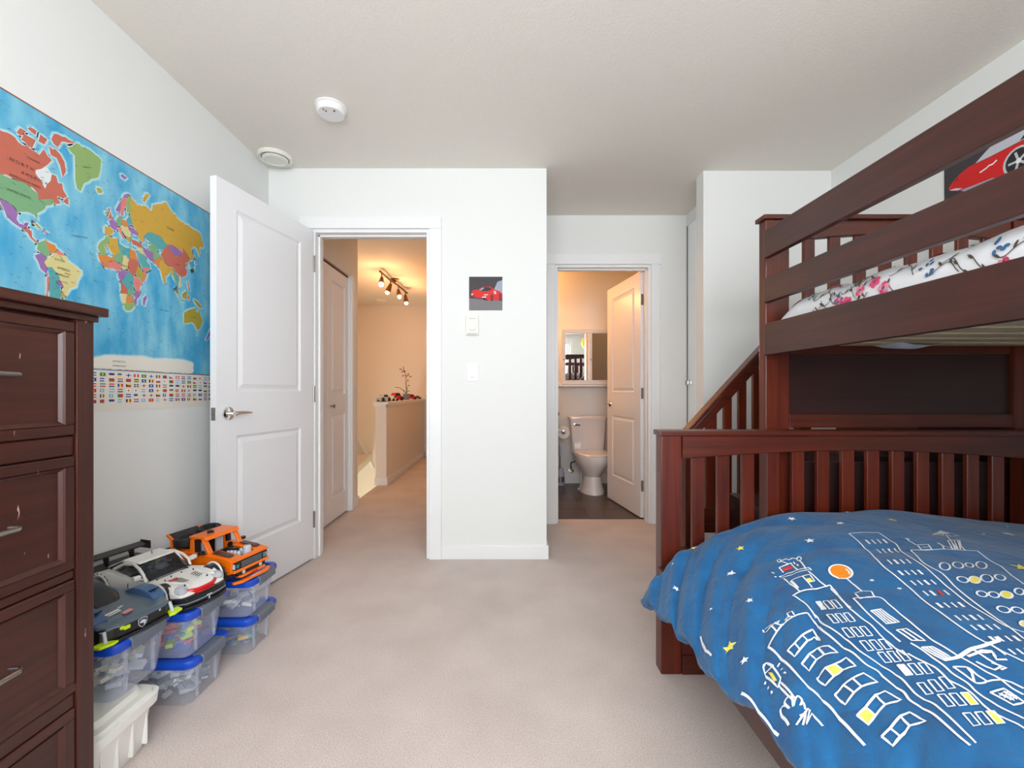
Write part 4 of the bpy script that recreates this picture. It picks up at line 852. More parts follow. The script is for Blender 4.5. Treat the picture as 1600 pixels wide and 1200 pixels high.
DUVET_FILLS = [
 ('ink_orange',[(0.8662,1.0788),(0.8588,1.0733),(0.851,1.071),(0.8438,1.0726),(0.8386,1.0783),(0.8344,1.0859),(0.8315,1.0939),(0.8317,1.1033),(0.8349,1.1128),(0.8404,1.1208),(0.8477,1.1264),(0.8557,1.1285),(0.8635,1.1272),(0.8703,1.1227),(0.8751,1.1157),(0.8776,1.1072),(0.8765,1.0972),(0.8723,1.087),(0.8662,1.0788)]),
 ('ink_red',[(0.9514,0.953),(0.9573,0.9541),(0.9476,0.9328),(0.9419,0.9323),(0.9514,0.953)]),
 ('ink_yellow',[(1.0574,0.9628),(1.0507,0.9585),(1.0446,0.9565),(1.0404,0.9572),(1.0386,0.9603),(1.0396,0.9652),(1.0434,0.9711),(1.0493,0.977),(1.0563,0.9816),(1.0629,0.9841),(1.0677,0.9838),(1.0695,0.9806),(1.0679,0.9751),(1.0636,0.9688),(1.0574,0.9628)]),
 ('ink_yellow',[(1.0566,0.9006),(1.0503,0.8969),(1.0444,0.8952),(1.0399,0.8958),(1.0376,0.8985),(1.0382,0.9029),(1.0414,0.9081),(1.0467,0.9132),(1.0532,0.917),(1.0594,0.9189),(1.0641,0.9184),(1.0662,0.9155),(1.0654,0.9109),(1.062,0.9056),(1.0566,0.9006)]),
 ('ink_yellow',[(0.9876,0.8167),(0.9825,0.8136),(0.9777,0.8117),(0.9741,0.8114),(0.9724,0.8128),(0.973,0.8156),(0.9757,0.8192),(0.98,0.8229),(0.985,0.826),(0.9898,0.8279),(0.9933,0.8281),(0.995,0.8267),(0.9945,0.824),(0.9919,0.8204),(0.9876,0.8167)]),
 ('ink_white',[(1.2519,1.2659),(1.3368,1.3275),(1.3318,1.2941),(1.2519,1.2659)]),
 ('ink_white',[(0.7463,1.0397),(0.7545,1.0352),(0.7393,0.9928),(0.7364,1.0038),(0.7463,1.0397)]),
 ('ink_white',[(0.7321,0.8067),(0.7386,0.8007),(0.7302,0.7737),(0.7222,0.7775),(0.7321,0.8067)]),
 ('ink_yellow',[(0.75,0.7117),(0.7592,0.7094),(0.7531,0.6885),(0.7425,0.6892),(0.75,0.7117)]),
 ('ink_yellow',[(0.7511,0.6744),(0.7597,0.6718),(0.7523,0.651),(0.7423,0.6521),(0.7511,0.6744)]),
 ('ink_yellow',[(0.6347,0.8557),(0.6502,0.8518),(0.6517,0.8329),(0.6313,0.8297),(0.6347,0.8557)]),
 ('ink_yellow',[(0.6039,0.7411),(0.6239,0.7481),(0.6276,0.7325),(0.6058,0.7213),(0.6039,0.7411)]),
 ('ink_yellow',[(0.5616,0.9213),(0.5639,0.9119),(0.5587,0.8873),(0.5545,0.8915),(0.5616,0.9213)]),
 ('ink_yellow',[(0.7745,1.1131),(0.7841,1.1122),(0.7822,1.0999),(0.7701,1.1002),(0.7745,1.1131)]),
 ('ink_red',[(0.7679,1.1994),(0.7933,1.2025),(0.7861,1.1831),(0.7655,1.1878),(0.7679,1.1994)]),
]
DUVET_STARS = [('ink_white',1.1442,1.2303,0.007),('ink_white',0.7948,0.6915,0.005),('ink_white',0.8028,0.6926,0.005),('ink_white',0.7961,0.6868,0.005),('ink_white',0.8032,0.6873,0.005),('ink_white',0.7985,0.6819,0.005),('ink_white',0.8057,0.6825,0.005),('ink_yellow',1.2599,1.4086,0.016),('ink_white',1.0747,1.3867,0.012),('ink_white',1.4374,1.2985,0.005),('ink_white',1.522,1.3077,0.018),('ink_white',1.6677,1.4363,0.005),('ink_white',0.8767,1.0331,0.006),('ink_white',0.898,0.9841,0.006),('ink_yellow',1.2327,1.0308,0.022),('ink_white',0.975,1.4717,0.014),('ink_white',0.8969,1.2736,0.014),('ink_yellow',0.6665,1.5254,0.013),('ink_yellow',0.7408,1.3621,0.013),('ink_white',0.6721,1.287,0.013),('ink_white',0.6319,1.1179,0.009),('ink_white',0.579,1.492,0.004),('ink_white',0.5622,1.1801,0.0045),('ink_yellow',0.5409,1.0414,0.016),('ink_white',1.2003,1.5215,0.013),('ink_white',0.5379,0.9714,0.009),('ink_white',0.5489,1.3917,0.011)]
# ================================================================== bunk bed
FY0, FY1 = 1.600, 1.640      # lower footboard
bed = thing('bunk_bed', 'dark cherry wood bunk bed with slatted footboard and guard rails along the right wall', 'bunk bed', (1.3, 0.6, 0))
def footboard(y0, y1, top=True):
    for x0, x1 in ((0.574, 0.650), (1.925, 2.001)):
        MB().box(x0, x1, y0-0.006, y1+0.012, 0, 0.881).build('post', 'cherry_z', bed, 0.004)
    MB().box(0.566, 2.045, y0-0.016, y1+0.018, 0.881, 0.9005).build('top_cap', 'cherry_x', bed, 0.004)
    # arched top rail
    n = 24; x0, x1 = 0.652, 1.925
    low = [(x0 + (x1-x0)*k/n, 0.797 + 0.030*math.sin(math.pi*k/n)) for k in range(n+1)]
    MB().prism([(x0, 0.881)] + low + [(x1, 0.881)], 'Y', y0-0.010, y0+0.024).build('arched_rail', 'cherry_x', bed, 0.002, 1)
    for k in range(13):
        sx = 0.693 + k*0.0927
        MB().box(sx, sx+0.0455, y0+0.002, y0+0.020, 0.34, 0.835).build('slat', 'cherry_z', bed, 0.002, 1)
    MB().box(0.652, 1.923, y0-0.002, y0+0.026, 0.07, 0.36).build('footboard_panel', 'cherry_x', bed, 0.002)
    MB().box(0.652, 1.923, y0-0.008, y0+0.028, 0.0, 0.07).build('bottom_rail', 'cherry_x', bed, 0.002)
footboard(FY0, FY1)
footboard(-0.46, -0.42)
MB().box(0.560, 0.586, -0.42, FY0-0.008, 0.275, 0.400).build('side_rail', 'cherry_y', bed, 0.003)
MB().box(1.990, 2.010, -0.42, FY0-0.008, 0.275, 0.400).build('side_rail', 'cherry_y', bed, 0.003)
for k in range(9):
    MB().box(0.586, 1.990, -0.33+k*0.225, -0.25+k*0.225, 0.278, 0.296).build('bed_slat', 'pine', bed)
# upper bunk: far end
UY0, UY1 = 1.662, 1.706
def upper_end(y0, y1):
    for x0, x1 in ((1.000, 1.092), (1.958, 2.046)):
        MB().box(x0, x1, y0, y1, 0, 1.707).build('post', 'cherry_z', bed, 0.004)
    MB().box(0.990, 2.052, y0-0.010, y1+0.010, 1.707, 1.724).build('top_cap', 'cherry_x', bed, 0.003)
    n = 20; x0, x1 = 1.094, 1.956
    low = [(x0 + (x1-x0)*k/n, 1.628 + 0.028*math.sin(math.pi*k/n)) for k in range(n+1)]
    MB().prism([(x0, 1.707)] + low + [(x1, 1.707)], 'Y', y0+0.008, y0+0.036).build('arched_rail', 'cherry_x', bed, 0.002, 1)
    for k in range(8):
        sx = 1.158 + k*0.0995
        MB().box(sx, sx+0.043, y0+0.014, y0+0.030, 1.25, 1.65).build('slat', 'cherry_z', bed, 0.002, 1)
    MB().box(1.094, 1.956, y0+0.010, y0+0.034, 1.19, 1.27).build('end_rail', 'cherry_x', bed, 0.002)
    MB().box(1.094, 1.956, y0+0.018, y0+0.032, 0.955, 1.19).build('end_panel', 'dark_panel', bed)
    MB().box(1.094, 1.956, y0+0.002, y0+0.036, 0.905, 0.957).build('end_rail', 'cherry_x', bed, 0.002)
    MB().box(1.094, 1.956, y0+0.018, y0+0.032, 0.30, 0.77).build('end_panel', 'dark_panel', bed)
upper_end(UY0, UY1)
upper_end(-0.520, -0.476)
# guard rails on the open side and the wall side
for z0, z1 in ((1.556, 1.662), (1.385, 1.478), (1.184, 1.304)):
    MB().box(0.992, 1.016, -0.474, UY0-0.001, z0, z1).build('guard_rail', 'cherry_y', bed, 0.003)
for z0, z1 in ((1.42, 1.50), (1.184, 1.304)):
    MB().box(2.026, 2.046, -0.474, UY0-0.001, z0, z1).build('guard_rail', 'cherry_y', bed, 0.003)
# pale slats and ledges carrying the upper mattress
for x0, x1 in ((1.016, 1.040), (2.002, 2.026)):
    MB().box(x0, x1, -0.47, UY0-0.002, 1.196, 1.215).build('ledge', 'pine', bed)
for k in range(17):
    y = -0.44 + k*0.1225
    MB().box(1.018, 2.024, y, y+0.092, 1.215, 1.232).build('bunk_slat', 'pine', bed, 0.002, 1)

# steps at the far end of the bunk
st = thing('bunk_staircase', 'dark wood steps with a slatted handrail at the end of the bunk bed', 'staircase', (1.35, 1.95, 0))
SY0, SY1 = 1.735, 2.165
for k in range(4):
    x0, z1 = 0.86 + 0.265*k, 0.268*(k+1)
    x1 = min(x0+0.265, 2.04)
    MB().box(x0, x1 if k < 3 else 2.04, SY0, SY1, 0, z1-0.022).build('step_box', 'dark_panel', st, 0.002)
    MB().box(x0-0.015, x1 if k < 3 else 2.04, SY0-0.006, SY1+0.006, z1-0.022, z1).build('tread', 'cherry_y', st, 0.003)
HY = 2.20
s0, s1 = Vector((0.915, 0, 0.825)), Vector((1.50, 0, 1.468))
def sloped(a, c, zt, zb, y0, y1):
    return MB().prism([(a.x, a.z+zb), (c.x, c.z+zb), (c.x, c.z+zt), (a.x, a.z+zt)], 'Y', y0, y1)
sloped(s0, s1, 0.030, 0.0, HY-0.030, HY+0.030).build('handrail', 'cherry_x', st, 0.004)
sloped(s0, s1, -0.008, -0.065, HY-0.012, HY+0.012).build('rail', 'cherry_x', st, 0.003)
def rail_z(x): return s0.z + (x-s0.x)*(s1.z-s0.z)/(s1.x-s0.x)
for x0, x1 in ((1.017, 1.072), (1.108, 1.148), (1.182, 1.222), (1.256, 1.296), (1.330, 1.370)):
    MB().prism([(x0, 0.40), (x1, 0.40), (x1, rail_z(x1)-0.04), (x0, rail_z(x0)-0.04)], 'Y', HY-0.010, HY+0.010).build('baluster', 'cherry_z', st, 0.002, 1)
MB().box(0.905, 0.955, HY-0.025, HY+0.025, 0, rail_z(0.93)-0.03).build('newel_post', 'cherry_z', st, 0.003)
MB().box(0.955, 1.52, HY-0.016, HY+0.016, 0.33, 0.455).build('lower_rail', 'cherry_x', st, 0.003)
MB().box(1.480, 1.540, HY-0.025, HY+0.025, 0, 1.44).build('newel_post', 'cherry_z', st, 0.003)

# ------------------------------------------------------------------ lower mattress and duvet
def soft_box(name, x0, x1, y0, y1, z0, z1, r, m, loc):
    rings = []
    for k in range(7):
        a = -math.pi/2 + math.pi*k/6
        i = r*(1-math.cos(a))
        z = (z0+r+r*math.sin(a)) if k < 3 else (z1-r+r*math.sin(a)) if k > 3 else None
        if z is None:
            rings.append(rrect(x1-x0, y1-y0, r*1.6, z0+r, (x0+x1)/2, (y0+y1)/2)); z = z1-r
        rings.append(rrect(x1-x0-2*i, y1-y0-2*i, r*1.6, z, (x0+x1)/2, (y0+y1)/2))
    return MB().loft(rings).build(name, m, None, smooth=True, loc=loc)
o = soft_box('mattress', 0.680, 1.985, -0.41, 1.570, 0.296, 0.455, 0.04, 'sheet_white', (1.28, 0.6, 0.296))
tag(o, 'white lower mattress under the blue duvet', 'mattress')

NX, NY = 190, 330
DY0, DY1, DX1_ = -0.36, 1.585, 2.0
vs, fs = [], []
for j in range(NY+1):
    y = DY0 + (DY1-DY0)*j/NY
    hxx = hem_x(y)
    row = []
    # turned-under hem
    zc = duvet_z(hxx, y)
    row += [(hxx+0.075, y, zc-0.030), (hxx+0.030, y, zc-0.034), (hxx+0.006, y, zc-0.022), (hxx-0.001, y, zc-0.010)]
    for i in range(NX+1):
        u = i/NX; u = 0.55*u + 0.45*u*u
        x = hxx + (DX1_-hxx)*u
        row.append((x, y, duvet_z(x, y)))
    vs += row
W = NX+5
for j in range(NY):
    for i in range(W-1):
        fs.append((j*W+i, j*W+i+1, (j+1)*W+i+1, (j+1)*W+i))
duv = thing('duvet', 'blue duvet printed with a white line-drawn night city, on the lower bunk', 'duvet', (1.25, 0.6, 0.5))
cover = MB().add(vs, fs).build('cover', 'duvet_blue', duv, smooth=True, angle=180)
def on_duvet(x, y, h):
    e = 0.004
    dzx = (duvet_z(x+e, y)-duvet_z(x-e, y))/(2*e); dzy = (duvet_z(x, y+e)-duvet_z(x, y-e))/(2*e)
    n = Vector((-dzx, -dzy, 1)).normalized()
    return Vector((x, y, duvet_z(x, y))) + n*h
dp = Print(on_duvet)
def dense(pts, step=0.008):
    out = [pts[0]]
    for a, c in zip(pts, pts[1:]):
        d_ = math.hypot(c[0]-a[0], c[1]-a[1]); n = max(1, int(d_/step))
        out += [(a[0]+(c[0]-a[0])*k/n, a[1]+(c[1]-a[1])*k/n) for k in range(1, n+1)]
    return out
def smooth_line(pts):
    if len(pts) < 4: return pts
    P = [pts[0]] + list(pts) + [pts[-1]]; out = []
    for i in range(1, len(P)-2):
        for k in range(4):
            t = k/4
            out.append(tuple(0.5*((2*P[i][c]) + (-P[i-1][c]+P[i+1][c])*t + (2*P[i-1][c]-5*P[i][c]+4*P[i+1][c]-P[i+2][c])*t*t + (-P[i-1][c]+3*P[i][c]-3*P[i+1][c]+P[i+2][c])*t**3) for c in (0, 1)))
    return out + [pts[-1]]
for w, pts in DUVET_LINES:
    dp.line(dense(smooth_line(pts) if w > 0 and len(pts) > 5 else pts), abs(w)*0.60, 'ink_white', 0.0022)
for m_, pts in DUVET_FILLS:
    dp.poly(dense(pts, 0.012)[:-1] if len(pts) > 2 else pts, m_, 0.0018)
def star(x, y, r, m_, a0):
    pts = []
    for k in range(10):
        a = a0 + math.pi*k/5; rr = r if k % 2 == 0 else r*0.42
        pts.append((x+rr*math.cos(a), y+rr*math.sin(a)))
    dp.poly(pts, m_, 0.0022)
for i, (m_, x, y, r) in enumerate(DUVET_STARS): star(x, y, r, m_, 0.7*i)
dp.build('printed_drawing', duv)

# ------------------------------------------------------------------ upper mattress with flowered sheet
um = thing('upper_mattress', 'upper bunk mattress in a white sheet with pink and blue flowers', 'mattress', (1.52, 0.6, 1.232))
X0, X1, Y0_, Y1_, Z0, Z1, RR = 1.024, 1.998, -0.45, 1.640, 1.232, 1.386, 0.070
def sheet_pt(y, a, h=0.0):
    """a runs up the open side (0 at the bottom), round the top edge and across the mattress"""
    end = max(0.0, (y-(Y1_-0.16))/0.16); drop = 0.055*end*end*min(1, a/0.15)
    hz = Z1-Z0-RR
    wob = 0.004*math.sin(21*y+9*a)+0.003*math.sin(37*y)
    if a < hz: p = Vector((X0-h+0.002, y, Z0+a)); n = Vector((-1, 0, 0))
    elif a < hz + RR*math.pi/2:
        t = (a-hz)/RR; n = Vector((-math.cos(t), 0, math.sin(t)))
        p = Vector((X0+RR, y, Z1-RR)) + n*(RR+wob*math.sin(t)+h)
    else:
        d_ = a-hz-RR*math.pi/2; n = Vector((0, 0, 1)); p = Vector((X0+RR+d_, y, Z1+h+wob+0.010*math.sin(min(1, d_/0.5)*math.pi/2)))
    p.z -= drop
    return p
vs, fs = [], []; ny, na = 120, 40; amax = (Z1-Z0-RR)+RR*math.pi/2+(X1-X0-RR)
for j in range(ny+1):
    y = Y0_ + (Y1_-Y0_)*j/ny
    for i in range(na+1):
        u = i/na; a = amax*(0.45*u+0.55*u*u)
        vs.append(sheet_pt(y, a))
for j in range(ny):
    for i in range(na): q = j*(na+1)+i; fs.append((q, q+1, q+na+2, q+na+1))
top = MB().add(vs, fs)
n0 = len(vs)
# ends, far side and underside
for j in (0, ny):
    edge = [vs[j*(na+1)+i] for i in range(na+1)]
    top.add(edge + [(X1, edge[0][1], Z0)], [tuple(range(len(edge)+1))])
top.box(X0+0.004, X1, Y0_, Y1_, Z0, Z0+0.004)
top.add([(X1, Y0_, Z0), (X1, Y1_, Z0), tuple(vs[-1]), tuple(vs[na])], [(0, 1, 2, 3)])
top.build('sheet', 'sheet_white', um, smooth=True)
fp = Print(lambda u, v, h: sheet_pt(u, v, h+0.003))
rnd = random.Random(5)
for k in range(72):
    u = 0.30 + 1.31*k/72 + rnd.uniform(-0.01, 0.01); v = rnd.uniform(0.07, 0.34); s = rnd.uniform(0.8, 1.2)
    kind = k % 4
    if kind in (0, 2):
        ca, cb = ('f_pink', 'f_rose') if kind == 0 else ('f_pink', 'f_pink')
        for q in range(5):
            a = 2*math.pi*q/5+k
            fp.ell(u+0.010*s*math.cos(a), v+0.010*s*math.sin(a), 0.009*s, 0.008*s, ca if q % 2 else cb, 0.0006, a, 8)
        fp.ell(u, v, 0.005*s, 0.005*s, 'f_blue', 0.001, 0, 8)
    elif kind == 1:
        for q in range(7):
            a = rnd.uniform(0, 6.28); d_ = rnd.uniform(0.006, 0.024)
            fp.ell(u+d_*math.cos(a), v+d_*math.sin(a), 0.006, 0.004, 'f_blue', 0.0006, a, 8)
    du = rnd.choice((-1, 1)); ph = rnd.uniform(0, 6)
    vine = [(u + du*0.012*t, v + 0.018*math.sin(0.8*t+ph) + 0.004*t*du) for t in [q*0.5 for q in range(14)]]
    fp.line(vine, 0.0022, 'f_vine', 0.0004)
    for q in range(2, 14, 4):
        a = rnd.uniform(0.5, 2.4)
        fp.ell(vine[q][0]+0.008*math.cos(a), vine[q][1]+0.008*math.sin(a), 0.009, 0.003, 'f_vine', 0.0005, a, 8)
fp.build('flower_print', um)
# corner of the sheet hanging between the far slats
b = MB(); rings = []
for k in range(9):
    u = k/8; yy = 1.60 - 0.12*u
    rings.append([(1.36, yy, 1.214), (1.40+0.01*math.sin(u*6), yy, 1.206-0.008*math.sin(u*math.pi)), (1.46, yy, 1.203-0.006*math.sin(u*math.pi)), (1.51, yy, 1.214)])
b.loft(rings, False, False, False)
b.build('hanging_sheet_corner', 'sheet_white', um, smooth=True)
# ================================================================== chest of drawers
CX, CY0, CY1 = -1.0, 0.56, 1.050
ch = thing('chest_of_drawers', 'tall dark brown chest of drawers with worn edges at the left', 'chest', (-1.23, 0.80, 0))
MB().box(XL+0.015, CX-0.022, CY0+0.02, CY1-0.02, 0.05, 1.212).build('carcass', 'chest_z', ch)
for y0, y1 in ((CY0, CY0+0.041), (CY1-0.041, CY1)):
    for x0, x1 in ((CX-0.045, CX), (XL+0.012, XL+0.055)):
        MB().box(x0, x1, y0, y1, 0, 1.214).build('corner_post', 'chest_z', ch, 0.003)
MB().box(XL+0.055, CX-0.045, CY1-0.012, CY1-0.004, 0.05, 1.212).build('side_panel', 'chest_z', ch)
MB().box(XL+0.012, CX+0.024, CY0-0.024, CY1+0.014, 1.226, 1.248).build('top', 'chest_y', ch, 0.003)
MB().box(XL+0.012, CX+0.008, CY0-0.006, CY1+0.004, 1.212, 1.226).build('top_moulding', 'chest_y', ch, 0.002)
dy0, dy1 = CY0+0.043, CY1-0.043
for z0, z1 in ((0.944, 1.206), (0.632, 0.894), (0.345, 0.607), (0.075, 0.308)):
    dr = MB().box(CX-0.022, CX-0.010, dy0, dy1, z0, z1).build('drawer', 'chest_y', ch)
    fw = 0.024
    for za, zb in ((z1-fw, z1), (z0, z0+fw)): MB().box(CX-0.010, CX-0.003, dy0, dy1, za, zb).build('drawer_rail', 'chest_y', dr, 0.002, 1)
    for ya, yb in ((dy0, dy0+fw), (dy1-fw, dy1)): MB().box(CX-0.010, CX-0.003, ya, yb, z0+fw, z1-fw).build('drawer_stile', 'chest_z', dr, 0.002, 1)
    a, c, e, g = dy0+fw, dy1-fw, z0+fw, z1-fw; w = 0.009
    mo = MB()
    for q in ([(a,e),(c,e),(c-w,e+w),(a+w,e+w)], [(c,e),(c,g),(c-w,g-w),(c-w,e+w)], [(c,g),(a,g),(a+w,g-w),(c-w,g-w)], [(a,g),(a,e),(a+w,e+w),(a+w,g-w)]):
        x_o, x_m, x_i = CX-0.0010, CX-0.004, CX-0.0095
        mid = [((q[0][0]*0.6+q[3][0]*0.4), (q[0][1]*0.6+q[3][1]*0.4)), ((q[1][0]*0.6+q[2][0]*0.4), (q[1][1]*0.6+q[2][1]*0.4))]
        mo.add([(x_o, *q[0]), (x_o, *q[1]), (x_m, *mid[1]), (x_m, *mid[0])], [(0,1,2,3)])
        mo.add([(x_m, *mid[0]), (x_m, *mid[1]), (x_i, *q[2]), (x_i, *q[3])], [(0,1,2,3)])
    mo.build('drawer_moulding', 'chest_z', dr)
    ym, zm = (dy0+dy1)/2+0.01, (z0+z1)/2+0.004
    pts = [(CX-0.012, ym-0.064, zm), (CX+0.010, ym-0.066, zm), (CX+0.020, ym-0.055, zm), (CX+0.022, ym, zm+0.001), (CX+0.020, ym+0.055, zm), (CX+0.010, ym+0.066, zm), (CX-0.012, ym+0.064, zm)]
    MB().tube(pts, [0.004, 0.004, 0.005, 0.0055, 0.005, 0.004, 0.004], 10).build('handle', 'steel', dr, smooth=True)
for z0, z1 in ((0.894, 0.944), (0.607, 0.632), (0.308, 0.345)):
    MB().box(CX-0.03, CX-0.006, dy0, dy1, z0+0.003, z1-0.003).build('cross_rail', 'chest_y', ch, 0.002, 1)
MB().box(CX-0.03, CX-0.006, dy0, dy1, 0.03, 0.072).build('cross_rail', 'chest_y', ch, 0.002, 1)

# ================================================================== world map
MY0, MY1, MZ0, MZ1 = 1.05, 2.215, 0.972, 1.938
mat('p_shelf', (150, 212, 228), 0.5); mat('p_ink', (70, 96, 112), 0.6)
wm = thing('world_map', 'large world map poster with rows of flags on the left wall', 'map', (XL, 1.63, MZ0))
MB().box(XL+0.0004, XL+0.0012, MY0, MY1, MZ0, MZ1).build('sheet', 'p_cream', wm)
mp_ = Print(lambda u, v, h: (XL+0.0012+h, u, v))
_LAT = [(-90, 1.13), (-65, 1.19), (-35, 1.359), (8, 1.515), (40, 1.640), (60, 1.738), (77, 1.866), (84, 1.905), (90, 1.925)]
def lat_z(a):
    for (p, z), (q, w) in zip(_LAT, _LAT[1:]):
        if a <= q: return z + (w-z)*(a-p)/(q-p)
    return _LAT[-1][1]
_LEN = [1.0, 0.9954, 0.99, 0.975, 0.955, 0.92, 0.865, 0.80, 0.735, 0.69]
def LL(lon, lat):
    q = min(8.999, abs(lat)/10); k = int(q); f = _LEN[k] + (_LEN[k+1]-_LEN[k])*(q-k)
    return (1.651 + 0.00325*(lon-10)*f, lat_z(lat))
mp_.rect(MY0, MY1, 1.128, 1.932, 'map_ocean', 0.0002)
mp_.rect(MY0, MY1, 1.932, 1.9365, 'p_brown', 0.0002); mp_.rect(MY0, MY1, 1.1245, 1.1285, 'p_brown', 0.0003)
